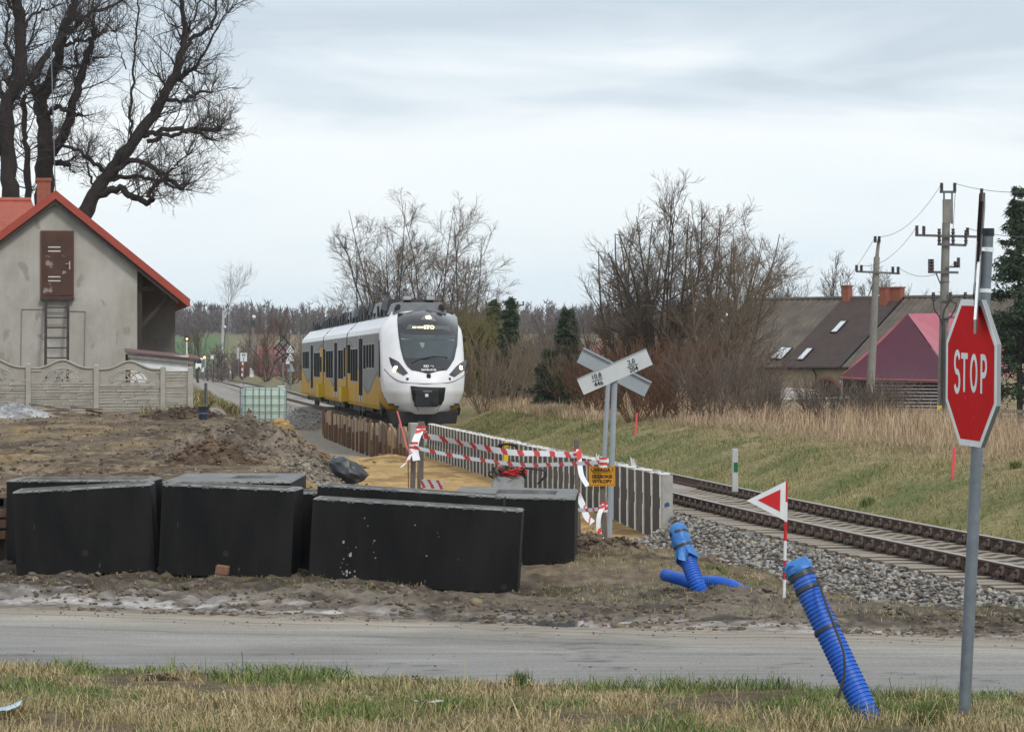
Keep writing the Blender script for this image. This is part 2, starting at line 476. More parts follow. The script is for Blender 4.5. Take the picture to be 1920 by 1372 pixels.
# --- one sheet, rows denser near the camera
ys = np.concatenate([np.arange(13, 24, 0.2), np.arange(24, 48, 0.1), np.arange(48, 75, 0.22), np.arange(75, 120, 0.5), np.arange(120, 260, 1.2), np.arange(260, 700, 8), np.linspace(700, 2400, 30)])
ncol = 240
s_ = np.linspace(-1, 1, ncol); s_ = 0.72 * s_ + 0.28 * s_ ** 3
GY = np.repeat(ys[:, None], ncol, 1)
GX = s_[None] * (0.21 * ys + 4.5 + 0.12 * np.maximum(ys - 250, 0))[:, None]
GZ, D, ins, bey, onr, ver = ground(GX, GY, True, True)
def C3(*c): return np.array(c, float)
n1 = fbm(GX * 0.55, GY * 0.35, 21); n2 = fbm(GX * 2.2, GY * 1.3, 22); n3 = fbm(GX * 9, GY * 5, 23, 3); n4 = fbm(GX * 0.16, GY * 0.09, 24)
e = lambda a: a[..., None]
dirt = mixa(C3(.14, .105, .072), C3(.068, .049, .034), e(sm(.42, .62, n2)))
straw = mixa(C3(.235, .18, .115), C3(.19, .148, .095), e(n3))
c = mixa(dirt, straw, e(sm(.46, .6, n1 * .6 + n3 * .4) * .85))
c = mixa(c, C3(.31, .22, .09), e(sm(.55, .68, n4) * sm(.45, .6, n2) * .6))
c = mixa(c, C3(.06, .043, .031), e(sm(.52, .62, fbm(GX * .8, GY * .45, 27) * .65 + n3 * .35) * .85 * (GY > 45)))
c = mixa(c, C3(.30, .235, .155), e(sm(.56, .66, fbm(GX * 1.3, GY * .9, 28) * .5 + n3 * .5) * .7 * (GY > 42)))
# grey clayey mud by the road
mud = mixa(C3(.145, .12, .095), C3(.066, .052, .041), e(sm(.4, .62, n2 * .6 + n3 * .4)))
mud = mixa(mud, C3(.19, .163, .135), e(sm(.54, .68, n1) * .8))
mud = mixa(mud, C3(.05, .040, .032), e(sm(.56, .68, fbm(GX * 3.1, GY * 2.2, 29)) * .8))
c = mixa(c, mud, e(1 - sm(5, 11, bey)))
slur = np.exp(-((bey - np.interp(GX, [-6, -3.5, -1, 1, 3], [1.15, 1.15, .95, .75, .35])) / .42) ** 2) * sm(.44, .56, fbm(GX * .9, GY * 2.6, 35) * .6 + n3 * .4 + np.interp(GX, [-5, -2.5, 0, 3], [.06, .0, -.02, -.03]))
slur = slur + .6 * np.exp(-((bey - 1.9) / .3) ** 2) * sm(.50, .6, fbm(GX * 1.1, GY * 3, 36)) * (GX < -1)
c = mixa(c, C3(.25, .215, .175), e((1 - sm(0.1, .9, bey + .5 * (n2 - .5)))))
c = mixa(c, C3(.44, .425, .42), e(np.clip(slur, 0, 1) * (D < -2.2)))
# sand in the excavation
sand = mixa(C3(.50, .335, .145), C3(.40, .265, .11), e(sm(.4, .6, n2)))
sand = mixa(sand, C3(.23, .14, .06), e(sm(.6, .7, fbm(GX * 1.3, GY * .6, 31)) * .8))
sand = mixa(sand, C3(.31, .295, .265), e(sm(112, 122, GY + 6 * (n2 - .5)) * .9))
c = mixa(c, sand, e(sm(.15, .6, ins + .3 * (n2 - .5))))
# sandy spill along the left lip of the excavation
lip = (1 - sm(.5, 2.4, np.abs(D + wall_x(0) * 0 + 5.2))) * sm(75, 100, GY) * (1 - sm(150, 165, GY))
c = mixa(c, C3(.38, .26, .11), e(lip * sm(.40, .54, n2) * .9))
# grassy slope right of the track
gr = mixa(C3(.15, .16, .06), C3(.22, .195, .09), e(sm(.38, .6, n1)))
gr = mixa(gr, C3(.09, .125, .035), e(sm(.56, .68, n2) * .6))
gr = mixa(gr, C3(.30, .25, .125), e(sm(.5, .62, fbm(GX * .7, GY * .35, 38)) * .6))
gr = mixa(gr, C3(.30, .225, .135), e(sm(3.6, 5.2, D) * .85))
c = np.where(e(D > 1.5), gr, c)
# ballast bed
bal = mixa(C3(.17, .148, .125), C3(.085, .072, .06), e(sm(.4, .6, n3)))
balm = sm(-2.9, -2.2, D + .6 * (n2 - .5)) * (1 - sm(1.55, 2.0, D))
balm = np.where(GY > 165, sm(-5.0, -3.8, D + .6 * (n2 - .5)) * (1 - sm(1.55, 2.0, D)), balm)
balm = np.where((GY > 55.5) & (GY < 167), sm(-1.75, -1.65, D) * (1 - sm(1.55, 2.0, D)), balm)
bal = mixa(bal, mixa(C3(.33, .315, .30), C3(.24, .225, .21), e(n3)), e(sm(150, 200, GY)))
c = mixa(c, bal, e(balm * sm(.6, 2.5, bey)))
# far ground
farc = mixa(C3(.16, .15, .07), C3(.20, .16, .10), e(n4))
c = np.where(e((GY > 190) & (balm < .5)), mixa(c, farc, .8), c)
c = mixa(c, C3(.075, .15, .045), e(sm(640, 720, GY) * (1 - sm(-.083, -.074, GX / GY)) * (1 - sm(1040, 1080, GY))))
c = mixa(c, C3(.09, .075, .06), e(sm(1080, 1120, GY)))
# verge in front of the road
vg = mixa(C3(.12, .125, .05), C3(.20, .16, .085), e(sm(.4, .6, n2)))
vg = mixa(vg, C3(.085, .06, .042), e(sm(.58, .66, fbm(GX * 1.4, GY * 1.8, 41)) * .8))
c = mixa(c, vg, e(ver))
idx = np.arange(len(ys) * ncol).reshape(len(ys), ncol)
Fq = np.stack([idx[:-1, :-1], idx[:-1, 1:], idx[1:, 1:], idx[1:, :-1]], -1).reshape(-1, 4)
mg = mat('earth', (1.25, 1.22, 1.18), 0.92, (0.62, 0.6, 0.58), scale=7, bump=1.4, bscale=22, attr=True, detail=8, spec=0.2)
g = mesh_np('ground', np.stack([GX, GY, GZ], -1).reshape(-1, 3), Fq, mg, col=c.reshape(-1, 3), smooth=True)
tag(g, kind='structure')

# --- puddles: one water level, the ruts dip below it
mw = mat('puddle_water', (.12, .115, .105), 0.06, spec=0.5)
mb = MB()
xs = np.linspace(-7, 6.5, 28)
rows = [[(x, float(road_far(x)) + t, -0.043) for x in xs] for t in (0.1, 2.2)]
mb.grid(rows)
tag(mb.obj('puddle', mw, loc=(0, 30, 0)), kind='structure')

# --- road: a cambered sheet, local x along the road, local y across
mr = bpy.data.materials.new('asphalt'); mr.use_nodes = True
n, l = mr.node_tree.nodes, mr.node_tree.links; b = n['Principled BSDF']; b.inputs['Roughness'].default_value = .82; b.inputs['Specular IOR Level'].default_value = .25
tc = n.new('ShaderNodeTexCoord'); at = n.new('ShaderNodeAttribute'); at.attribute_name = 'Col'
def noise_(sc, st=(1, 1, 1), det=6):
    mp = n.new('ShaderNodeMapping'); mp.inputs['Scale'].default_value = st; l.new(tc.outputs['Object'], mp.inputs['Vector'])
    t = n.new('ShaderNodeTexNoise'); t.inputs['Scale'].default_value = sc; t.inputs['Detail'].default_value = det; l.new(mp.outputs['Vector'], t.inputs['Vector']); return t
t1 = noise_(60, det=3); t2 = noise_(1.2, (.35, 2.5, 1)); t3 = noise_(0.9, (.12, 9, 1), 8)
def mr_(src, a, b_, c_, d_):
    r = n.new('ShaderNodeMapRange'); 
    for k, q in zip(('From Min', 'From Max', 'To Min', 'To Max'), (a, b_, c_, d_)): r.inputs[k].default_value = q
    l.new(src, r.inputs['Value']); return r.outputs['Result']
def mul_(a, b_):
    x = n.new('ShaderNodeMixRGB'); x.blend_type = 'MULTIPLY'; x.inputs['Fac'].default_value = 1; l.new(a, x.inputs['Color1']); l.new(b_, x.inputs['Color2']); return x.outputs['Color']
cc = mul_(at.outputs['Color'], mr_(t1.outputs['Fac'], .3, .7, .72, 1.25)); cc = mul_(cc, mr_(t2.outputs['Fac'], .3, .7, .84, 1.12)); cc = mul_(cc, mr_(t3.outputs['Fac'], .35, .65, .88, 1.08))
l.new(cc, b.inputs['Base Color'])
bp = n.new('ShaderNodeBump'); bp.inputs['Strength'].default_value = .35; bp.inputs['Distance'].default_value = .006; l.new(t1.outputs['Fac'], bp.inputs['Height']); l.new(bp.outputs['Normal'], b.inputs['Normal'])
u_ = np.linspace(-14, 10, 240); w_ = np.linspace(0, 1, 60)
UU, WW = np.meshgrid(u_, w_)
jn = 0.16 * (fbm(UU * 1.5, WW * 0 + 1, 51) - .5) * 2; jf = .3 * (fbm(UU * 1.2, WW * 0 + 9, 52) - .5) * 2
RY = mixa(road_near(UU) - .05 + jn, road_far(UU) + jf, WW)
RZ = 0.012 + 0.03 * (1 - (2 * WW - 1) ** 2) - .05 * sm(.93, 1, WW) - .045 * (1 - sm(0, .04, WW)) - 0.02 * sm(.6, 1, WW)
wv = .05 * (fbm(UU * .25, WW * 3, 53) - .5)
base = mixa(C3(.215, .207, .195), C3(.25, .238, .218), e(sm(.05, .5, WW + wv)))
base = mixa(base, C3(.30, .265, .215), e(sm(.45, .85, WW + wv)))
base = mixa(base, C3(.27, .225, .175), e(sm(.86, .95, WW + wv * 2)))
base = base * (1 - .22 * e(sm(.54, .68, fbm(UU * .45, WW * 4, 58)))) * (1 + .12 * e(sm(.5, .7, fbm(UU * .8, WW * 7, 59))))
base = base * (1 - .5 * e(sm(.985, .998, 1 - np.abs(fbm(UU * .7, WW * 3.2, 60) - .5) * 2) * sm(.45, .6, fbm(UU * .3, WW * 2, 62))))
for cen, wd, am in ((.52, .012, .34), (.40, .01, .18), (.72, .015, .22), (.80, .02, .38), (.88, .016, .3), (.30, .012, .1)):
    br = sm(.35, .6, fbm(UU * .5, WW * 6 + cen * 50, 57))
    base = base * (1 - e(am * br * np.exp(-(((WW + .02 * np.sin(UU * .35 + cen * 9)) - cen) / wd) ** 2)))
idr = np.arange(240 * 60).reshape(60, 240)
rq = np.stack([idr[:-1, :-1], idr[:-1, 1:], idr[1:, 1:], idr[1:, :-1]], -1).reshape(-1, 4)
o = mesh_np('road', np.stack([UU, RY, RZ], -1).reshape(-1, 3), rq, mr, col=base.reshape(-1, 3), smooth=True)
tag(o, kind='structure')

# ------------------------------------------------------------------ railway track
m_rail = mat('rail_steel', (.125, .062, .036), .7, (.075, .038, .024), scale=9, bump=.25, bscale=60)
m_head = mat('rail_head', (.36, .33, .30), .38, (.27, .24, .21), scale=5, metal=.55, stretch=(1, .05, 1))
m_conc = mat('sleeper_concrete', (.30, .28, .245), .9, (.21, .195, .17), scale=9, bump=.4, bscale=60)
m_clip = mat('clip_rust', (.075, .048, .034), .55, (.04, .026, .02), scale=30, bump=.3)
m_stone = mat('ballast_stone', (1.1, 1.1, 1.1), .9, (.8, .78, .75), scale=25, attr=True, bump=.4, bscale=60, spec=.2)
track = T('railway_track', None, None, (0, 0, 0), kind='structure')
def tdir(Y):
    d = Vector((float(xn(Y + .05) - xn(Y - .05)) / .1, 1, 0)); return d.normalized()
RP = [(-.07, -.15), (.07, -.15), (.07, -.14), (.015, -.122), (.011, -.045), (.034, -.034), (.036, -.006), (.028, 0), (-.028, 0), (-.036, -.006), (-.034, -.034), (-.011, -.045), (-.015, -.122), (-.07, -.14)]
Ys = list(np.arange(24, 66, 1.5)) + list(np.arange(66, 720, 8))
for side in (-1, 1):
    mb = MB(); rows = []
    for Y in Ys:
        t = tdir(Y); nrm = Vector((t.y, -t.x, 0)); c0 = Vector((float(xc(Y)), Y, (.20 * float(sm(205, 290, Y)) if side > 0 else 0))) + nrm * (side * .753)
        rows.append([c0 + nrm * a + Vector((0, 0, bq)) for a, bq in RP] + [c0 + nrm * RP[0][0] + Vector((0, 0, RP[0][1]))])
    mb.grid(rows, 0, lambda a, bq: 1 if bq in (5, 6, 7, 8, 9) and bq in (6, 7, 8) else 0)
    mb.obj('rail', [m_rail, m_head], track)
# sleeper and clip shapes
def sleeper_mesh():
    mb = MB(); rows = []
    for x, ht, w in ((-1.3, -.165, .14), (-1.0, -.165, .14), (-.55, -.165, .14), (-.4, -.19, .12), (.4, -.19, .12), (.55, -.165, .14), (1.0, -.165, .14), (1.3, -.165, .14)):
        rows.append([(x, -w, -.38), (x, -w + .03, ht - .012), (x, -w + .045, ht), (x, w - .045, ht), (x, w - .03, ht - .012), (x, w, -.38)])
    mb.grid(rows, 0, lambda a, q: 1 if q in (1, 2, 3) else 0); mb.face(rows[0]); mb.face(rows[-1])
    return mb
def clip_mesh():
    mb = MB()
    mb.obox((0, 0, -.15), (.10, .13, .03))
    pts = [(.0, -.085, -.125), (.02, -.078, -.085), (.03, -.05, -.052), (.03, 0, -.04), (.03, .05, -.052), (.02, .078, -.085), (.0, .085, -.125)]
    mb.tube(pts, .021, 6)
    mb.ball((-.005, 0, -.12), .062, 8, sz=(1, 1, .9), zmin=-.2)
    return mb
m_conc_lit = mat('sleeper_top_lit', (.31, .27, .225), .9, (.22, .19, .155), scale=9)  # sky light on the sleeper tops put into a paler concrete colour
m_conc_shaded = mat('sleeper_side_shaded', (.15, .128, .105), .9, (.095, .08, .066), scale=9, bump=.3, bscale=60)  # dirt and the shade of the side faces put into a darker concrete
sl0 = sleeper_mesh().obj('sleeper', [m_conc_shaded, m_conc_lit], track); cl0 = clip_mesh().obj('rail_clip', m_clip, track, smooth=True)
first = True
def place(o, src, pos, ang):
    if o is None:
        o = src.copy(); COL.objects.link(o)
    o.location = pos; o.rotation_euler = (0, 0, ang); return o
slY = list(np.arange(29.5, 68, .6)); far_sl = MB()
for i, Y in enumerate(slY):
    t = tdir(Y); ang = math.atan2(-t.x, t.y); nrm = Vector((t.y, -t.x, 0)); c0 = Vector((float(xc(Y)), Y, 0))
    place(sl0 if i == 0 else None, sl0, c0 + Vector((0, 0, random.uniform(-.008, .008))), ang + random.uniform(-.01, .01))
    for side in (-1, 1):
        place(cl0 if (i == 0 and side < 0) else None, cl0, c0 + nrm * (side * .753 - .115), ang)
        if Y > 33: place(None, cl0, c0 + nrm * (side * .753 + .115), ang + math.pi)
sm_ = sleeper_mesh()
V0 = np.array([tuple(p) for p in sm_.v]); sf = MB()
for Y in np.arange(68.5, 400, .6):
    t = tdir(Y); nrm = Vector((t.y, -t.x, 0)); c0 = Vector((float(xc(Y)), Y, 0))
    sf.hexa([c0 + nrm * a + t * bq + Vector((0, 0, cq + (a + .75) * .13 * float(sm(205, 290, Y)))) for a, bq, cq in ((-1.3, -.14, -.38), (1.3, -.14, -.38), (1.3, .14, -.38), (-1.3, .14, -.38), (-1.3, -.11, -.165), (1.3, -.11, -.165), (1.3, .11, -.165), (-1.3, .11, -.165))])
so = sf.obj('sleeper', mat('sleeper_far', (.36, .335, .30), .9), track, kind='stuff', fix=False)

# ballast stones
def stone_cols(N, rng, base=(.27, .26, .245)):
    g_ = rng.uniform(.35, 1.5, N)[:, None] * np.array(base)[None]
    w = rng.uniform(0, 1, N) < .13
    g_[w] *= np.array([1.15, .95, .72]); return np.repeat(g_, 12, 0)
pos = []; sz = []
r = RNG
N = 27000
Y = 30 + 30 * r.uniform(0, 1, N) ** 1.15; Dd = r.uniform(-3.0, 1.75, N)
X = xc(Y) + Dd
keep = (Dd > -2.75 + .5 * (fbm(X * 1.1, Y * .7, 61) - .4) * 2 - .9 * sm(44, 52, Y) * 0) & ~((np.abs(Dd) < 1.2) & (((Y - 29.5) / .6 % 1.0 < .27) | ((Y - 29.5) / .6 % 1.0 > .73))) & (Y > road_far(X) + .9) & ((Dd > -1.68) | (Y < 56.3)) & (np.abs(X / Y) < .17)
X, Y, Dd = X[keep], Y[keep], Dd[keep]
Z = ground(X, Y) + r.uniform(-.01, .035, len(X)) + .05 * np.exp(-((Dd + 1.7) / .4) ** 2)
s1 = r.uniform(.019, .043, len(X))
V, Fc = rocks(np.stack([X, Y, Z], 1), s1, r, .8)
bs = mesh_np('ballast', V, Fc, m_stone, col=stone_cols(len(X), r))
tag(bs, 'grey crushed stone ballast heaped along both sides of the rails', 'gravel', kind='stuff')
N = 3000
Y = r.uniform(166, 260, N); Dd = r.uniform(-4.6, -1.2, N); X = xc(Y) + Dd
V, Fc = rocks(np.stack([X, Y, ground(X, Y)], 1), r.uniform(.05, .085, N), r, .8)
tag(mesh_np('ballast', V, Fc, m_stone, col=stone_cols(N, r)), 'pale ballast bank below the rails behind the water tank', 'gravel', kind='stuff')

# mud clods over the verge and the lip of the dig
m_clod = mat('clod', (1.2, 1.15, 1.1), .95, (.7, .68, .66), scale=14, attr=True, bump=.7, bscale=40, spec=.15)
def clods(name, X, Y, size, base, label, lift=0.3, flat=.7):
    Z = ground(X, Y) + size * (lift - .2)
    V, Fc = rocks(np.stack([X, Y, Z], 1), size, r, flat, .24)
    cc = np.array(base)[None] * r.uniform(.6, 1.35, len(X))[:, None]
    return tag(mesh_np(name, V, Fc, m_clod, col=np.repeat(cc, 12, 0)), label, 'earth', kind='stuff')
N = 11000; X = r.uniform(-6, 6, N); Y = road_far(X) + .2 + 6.5 * r.uniform(0, 1, N) ** 1.4
k = (fbm(X * 1.3, Y * 1.0, 71) > .5 + .13 * r.uniform(-1, 1, N)) & (X < xc(Y) - 2.6); X, Y = X[k], Y[k]
clods('mud_clods', X, Y, r.uniform(.008, .036, len(X)) * (1 + .6 * (r.uniform(0, 1, len(X)) > .95)), (.165, .138, .11), 'brown mud clods scattered along the far edge of the road')
N = 8000; Y = 44 + 60 * r.uniform(0, 1, N) ** 1.3; X = r.uniform(-.17, .03, N) * Y
k = (X < wall_x(Y) - 3.2) & (fbm(X * .8, Y * .5, 72) > .45); X, Y = X[k], Y[k]
clods('field_clods', X, Y, r.uniform(.012, .05, len(X)), (.13, .098, .068), 'loose brown clods lying over the churned field')

N = 800; X = r.uniform(-6, 6, N); q = r.uniform(0, 1, N) ** .6; Y = road_near(X) + .2 + (road_far(X) - road_near(X)) * q
V, Fc = rocks(np.stack([X, Y, np.full(N, .034) - .05 * np.clip(q - .85, 0, 1)], 1), r.uniform(.003, .012, N) * (1 + 1.2 * (r.uniform(0, 1, N) > .97)), r, .7)
tag(mesh_np('road_grit', V, Fc, m_clod, col=np.repeat(np.array((.13, .11, .09))[None] * r.uniform(.5, 1.6, N)[:, None], 12, 0)), 'small stones and mud crumbs scattered over the asphalt', 'grit', kind='stuff')
# ------------------------------------------------------------------ common materials
m_white = mat('white_paint', (.78, .79, .80), .3, coat=.4)
m_black = mat('black_paint', (.018, .018, .02), .45)
m_glass = mat('dark_glass', (.020, .021, .022), .34, spec=.16)
m_wood = mat('raw_wood', (.42, .29, .175), .8, (.30, .19, .105), scale=3, stretch=(6, 6, .6), bump=.3, bscale=20)
m_woodg = mat('weathered_stake', (.17, .145, .12), .85, (.10, .083, .068), scale=4, stretch=(8, 8, .7), bump=.4, bscale=25)
m_galv = mat('galvanised_steel', (.175, .20, .22), .5, (.13, .15, .168), scale=12, metal=.3, bump=.08, bscale=40)
m_red = mat('sign_red', (.50, .018, .02), .35)
m_signw = mat('sign_white', (.70, .72, .73), .4, (.60, .62, .62), scale=6)
m_letter = mat('letter_black', (.015, .015, .015), .5)

# ------------------------------------------------------------------ commuter train
m_tw = mat('train_white', (.80, .81, .83), .4, (.74, .745, .76), scale=1.5, coat=.1)
m_tg = mat('train_grey', (.235, .222, .215), .38, (.18, .17, .165), scale=1.2, stretch=(1, 1, .2), spec=.05)
m_ty = mat('train_yellow', (.54, .30, .012), .42, (.42, .225, .012), scale=1.2, stretch=(1, 1, .25), spec=.04)
m_tl = mat('train_stripe', (.105, .10, .10), .5)
m_td = mat('train_mask', (.03, .03, .033), .18, coat=.5)
m_roofg = mat('roof_unit', (.022, .023, .026), .6, (.013, .014, .015), scale=2)
m_roofs = mat('roof_fairing', (.16, .165, .17), .45, (.11, .115, .12), scale=2)
m_rub = mat('underframe', (.02, .02, .021), .75, (.035, .032, .03), scale=4)
m_wshield = mat('windscreen', (.05, .068, .073), .05, (.035, .045, .05), scale=.8, spec=.7)
m_lamp = mat('lamp_on', (1, .9, .7), .3, emit=(1.0, .78, .45), estr=30)
m_lens = mat('lamp_lens', (.05, .05, .055), .15, spec=.6)
m_led = mat('led_text', (1, .95, .5), .4, emit=(1.0, .93, .5), estr=2.2)
m_frame = mat('window_frame', (.36, .365, .37), .5, spec=.1)
m_pane = mat('train_pane', (.022, .023, .024), .4, (.035, .036, .036), scale=.6, spec=.0)
Y0 = 127.0
train = T('commuter_train', 'white grey and yellow passenger train coming round the bend with headlights on', 'train', (float(xc(Y0)), Y0, 0), rot=.1004, local=True)
def ip(z, tab): return float(np.interp(z, [t[0] for t in tab], [t[1] for t in tab]))
W_ = [(.42, 1.02), (.55, 1.14), (.8, 1.28), (1.2, 1.42), (1.8, 1.475), (2.6, 1.49), (3.2, 1.485), (3.4, 1.46), (3.55, 1.40), (3.75, 1.25), (3.95, 1.07), (4.1, .96)]
YF = [(.42, .42), (.55, .28), (.8, .12), (1.2, .0), (1.55, .03), (1.8, .16), (2.2, .46), (2.8, .92), (3.3, 1.3), (3.7, 1.65), (3.9, 1.95), (4.02, 2.25), (4.1, 2.7)]
WB = [(.42, 1.38), (.6, 1.43), (1.0, 1.44), (3.3, 1.44), (3.5, 1.40), (3.7, 1.22), (3.95, .98), (4.1, .85)]
def yfront(x, z): return ip(z, YF) + .95 * min(1.2, abs(x) / ip(z, W_)) ** 2.7
def onface(u, v, off=.012):
    """point of the nose surface that shows at (u, v)"""
    x = (u - 797) / 53.0; z = (799 - v) / 53.0
    for _ in range(4):
        y = yfront(x, z); x = (u - 797) / 53.0 * (1 + y / 127) + .077 * y
    return Vector((x, yfront(x, z) - off, z))
# nose shell
mb = MB(); zs = sorted(set([.42, .48, .55, .65, .72] + [round(q, 3) for q in np.arange(.8, 3.8, .1)] + [round(q, 3) for q in np.arange(3.8, 4.11, .03)] + [4.1]))
rows = []
for z in zs:
    w = ip(z, W_); wb = ip(z, WB); row = []
    yb = ip(z, YF) + .95
    side = [(mixv * (wb - w) + w, yb + (3.3 - yb) * mixv) for mixv in np.linspace(1, .06, 14)]
    row += [Vector((-a, b_, z)) for a, b_ in side]
    for k in range(-16, 17):
        s = k / 16; s = math.copysign(abs(s) ** .8, s); row.append(Vector((s * w, yfront(s * w, z), z)))
    row += [Vector((a, b_, z)) for a, b_ in side[::-1]]
    rows.append(row)
nc = len(rows[0])
def nose_m(a, b_):
    z = (zs[a] + zs[a + 1]) / 2
    p_ = (rows[a][b_] + rows[a + 1][b_ + 1]) / 2; lim = 1.78 - (3.3 - p_.y) * .46
    if p_.y > .62 and abs(p_.x) > .9:
        if z < lim: return 1
        if z < lim + .13: return 2
    return 0
mb.grid(rows, 0, nose_m)
top = [Vector(p) for p in rows[-1]]
mb.face(top)
nose = mb.obj('nose', [m_tw, m_ty, m_tl], train, smooth=True)
def decal(poly, m, name, parent=train, off=.03, nx=14, nz=12):
    """patch of the nose bounded by a photo-space outline, standing proud of the shell"""
    us = [p[0] for p in poly]; vs = [p[1] for p in poly]; k = len(poly)
    rows = []
    v0, v1 = min(vs) + .01, max(vs) - .01
    for a in range(nz + 1):
        v = v0 + (v1 - v0) * a / nz; hit = []
        for i in range(k):
            p, q = poly[i], poly[(i + 1) % k]
            if (p[1] - v) * (q[1] - v) < 0: hit.append(p[0] + (q[0] - p[0]) * (v - p[1]) / (q[1] - p[1]))
        if len(hit) < 2: continue
        lo, hi = min(hit), max(hit)
        rows.append([onface(lo + (hi - lo) * b_ / nx, v, off) for b_ in range(nx + 1)])
    mb = MB(); mb.grid(rows); return mb.obj(name, m, parent, smooth=True)
Zp = lambda pts: [(540 + a / 4.813, 530 + b_ / 4.813) for a, b_ in pts]
decal(Zp([(985, 246), (1230, 236), (1480, 252), (1518, 300), (1530, 400), (1522, 560), (1495, 690), (1440, 780), (1395, 812), (1260, 822), (1150, 812), (1085, 775), (1040, 710), (1010, 600), (990, 470), (978, 340)]), m_td, 'windscreen_mask', nz=18, nx=16)
decal(Zp([(1005, 452), (1500, 458), (1492, 560), (1462, 705), (1048, 695), (1020, 570)]), m_wshield, 'windscreen', off=.045)
m_blind = mat('sun_blind', (.20, .22, .225), .5)
decal(Zp([(1012, 500), (1495, 503), (1494, 528), (1014, 525)]), m_blind, 'sun_blind', off=.055, nz=2)
decal(Zp([(1180, 540), (1225, 540), (1222, 575), (1205, 592), (1190, 570)]), m_blind, 'driver_cap', off=.055, nz=4, nx=3)
dsp = decal(Zp([(1085, 372), (1440, 376), (1462, 438), (1050, 432)]), mat('display_glass', (.10, .105, .11), .2), 'display', off=.045, nz=4)
decal(Zp([(1250, 268), (1262, 268), (1335, 345), (1170, 343)]), mat('lamp_housing', (.17, .16, .15), .3), 'lamp_housing', off=.045, nz=5)
def lamp(u, v, r, name='headlight'):
    mb = MB(); c0 = onface(u, v, .02); mb.ball(c0, r, 12, sz=(1, .45, 1)); return mb.obj(name, m_lamp, train, smooth=True)
lamp(540 + 1260 / 4.813, 530 + 318 / 4.813, .09)
for pl, lc in ((Zp([(905, 670), (990, 712), (1082, 822), (1078, 832), (1035, 838), (955, 790), (922, 740)]), (968, 775)), (Zp([(1600, 695), (1605, 720), (1588, 790), (1497, 852), (1447, 845), (1448, 830), (1525, 742)]), (1550, 770))):
    decal(pl, m_lens, 'headlight_cover', off=.032, nx=8, nz=8)
    lamp(540 + lc[0] / 4.813, 530 + lc[1] / 4.813, .075)
decal(Zp([(1098, 932), (1418, 936), (1402, 1060), (1375, 1108), (1140, 1105), (1118, 1060)]), m_black, 'coupler_dark_panel', off=.03)  # proud black panel, no recess cut: the opening's shade is its colour
decal(Zp([(1020, 905), (1500, 912), (1500, 920), (1020, 913)]), m_tl, 'nose_seam', off=.02, nz=1)
for a, b_ in (((1100, 932), (1030, 935)), ((1420, 936), (1480, 930))):
    pass
mb = MB(); cc = onface(797 + 1, 530 + 1035 / 4.813, 0)
mb.box((cc.x - .42, cc.y - .20, cc.z - .33), (cc.x + .42, cc.y + .2, cc.z + .27)); mb.box((cc.x - .47, cc.y - .13, cc.z + .1), (cc.x + .47, cc.y + .1, cc.z + .3))
mb.beam((cc.x + .15, cc.y - .23, cc.z - .12), (cc.x + .34, cc.y - .23, cc.z - .28), .03, .02); mb.obj('coupler_cover', m_black, train, bevel=.03)
mb = MB(); mb.box((cc.x - .055, cc.y - .222, cc.z + .02), (cc.x + .055, cc.y - .205, cc.z + .13)); mb.obj('coupler_mark', m_signw, train)
mb = MB(); mb.box((cc.x - .14, cc.y - .222, cc.z + .18), (cc.x + .18, cc.y - .205, cc.z + .25)); mb.obj('coupler_label', m_roofs, train)
for a in (1072, 1453):
    mb = MB(); c0 = onface(540 + a / 4.813, 530 + 870 / 4.813, 0); mb.box((c0.x - .04, c0.y - .03, c0.z - .045), (c0.x + .04, c0.y + .03, c0.z + .045)); mb.obj('parking_sensor', m_roofg, train)
mb = MB(); c0 = onface(540 + 1264 / 4.813, 530 + 840 / 4.813, 0); mb.box((c0.x - .07, c0.y - .07, c0.z - .09), (c0.x + .07, c0.y + .05, c0.z + .06)); mb.obj('camera_pod', m_black, train, bevel=.02)
mb = MB(); pts = [onface(540 + a / 4.813, 530 + b_ / 4.813, .05) for a, b_ in ((1105, 725), (1200, 685), (1305, 668))]; mb.tube(pts, .02, 5)
pts = [onface(540 + a / 4.813, 530 + b_ / 4.813, .06) for a, b_ in ((1210, 688), (1310, 668), (1430, 678))]; mb.tube(pts, .03, 5)
mb.obj('wiper', m_black, train)
ndir = Vector((0, -.85, .5))
mwt = mat('white_lettering', (.75, .76, .77), .5)
Rk = axes((1, 0, 0), (0, .5, .87))
c0 = onface(540 + 1240 / 4.813, 530 + 756 / 4.813, .09); add_text('KD', .135, c0, Rk, mwt, train, offset=.004, name='fleet_logo')
mb = MB(); cl = onface(540 + 1290 / 4.813, 530 + 757 / 4.813, .09); mb.tube([cl + Vector((.07 * math.cos(t), 0, .03 * math.sin(t))) for t in np.linspace(-1.2, 2.6, 9)], .009, 4); mb.obj('fleet_logo', mwt, train)
c0 = onface(540 + 1262 / 4.813, 530 + 788 / 4.813, .09); add_text('36WEh-013b', .115, c0, Rk, mwt, train, offset=.003, xs=.88, name='fleet_number')
c0 = onface(540 + 1265 / 4.813, 530 + 402 / 4.813, .1); add_text('STO', .2, c0, Rk, m_led, train, offset=.004, name='display_text')
c0 = onface(540 + 1165 / 4.813, 530 + 402 / 4.813, .1); add_text('KD WRO', .085, c0, Rk, m_led, train, offset=.002, name='display_text', xs=1.1)
mb = MB(); mb.tube(spline([onface(u, v, .012) for u, v in ((719, 692), (734, 707), (755, 716.5), (797, 719.5), (840, 717.5), (864, 708), (875, 696))], 30), .014, 5); mb.obj('nose_seam', m_tl, train, smooth=True)
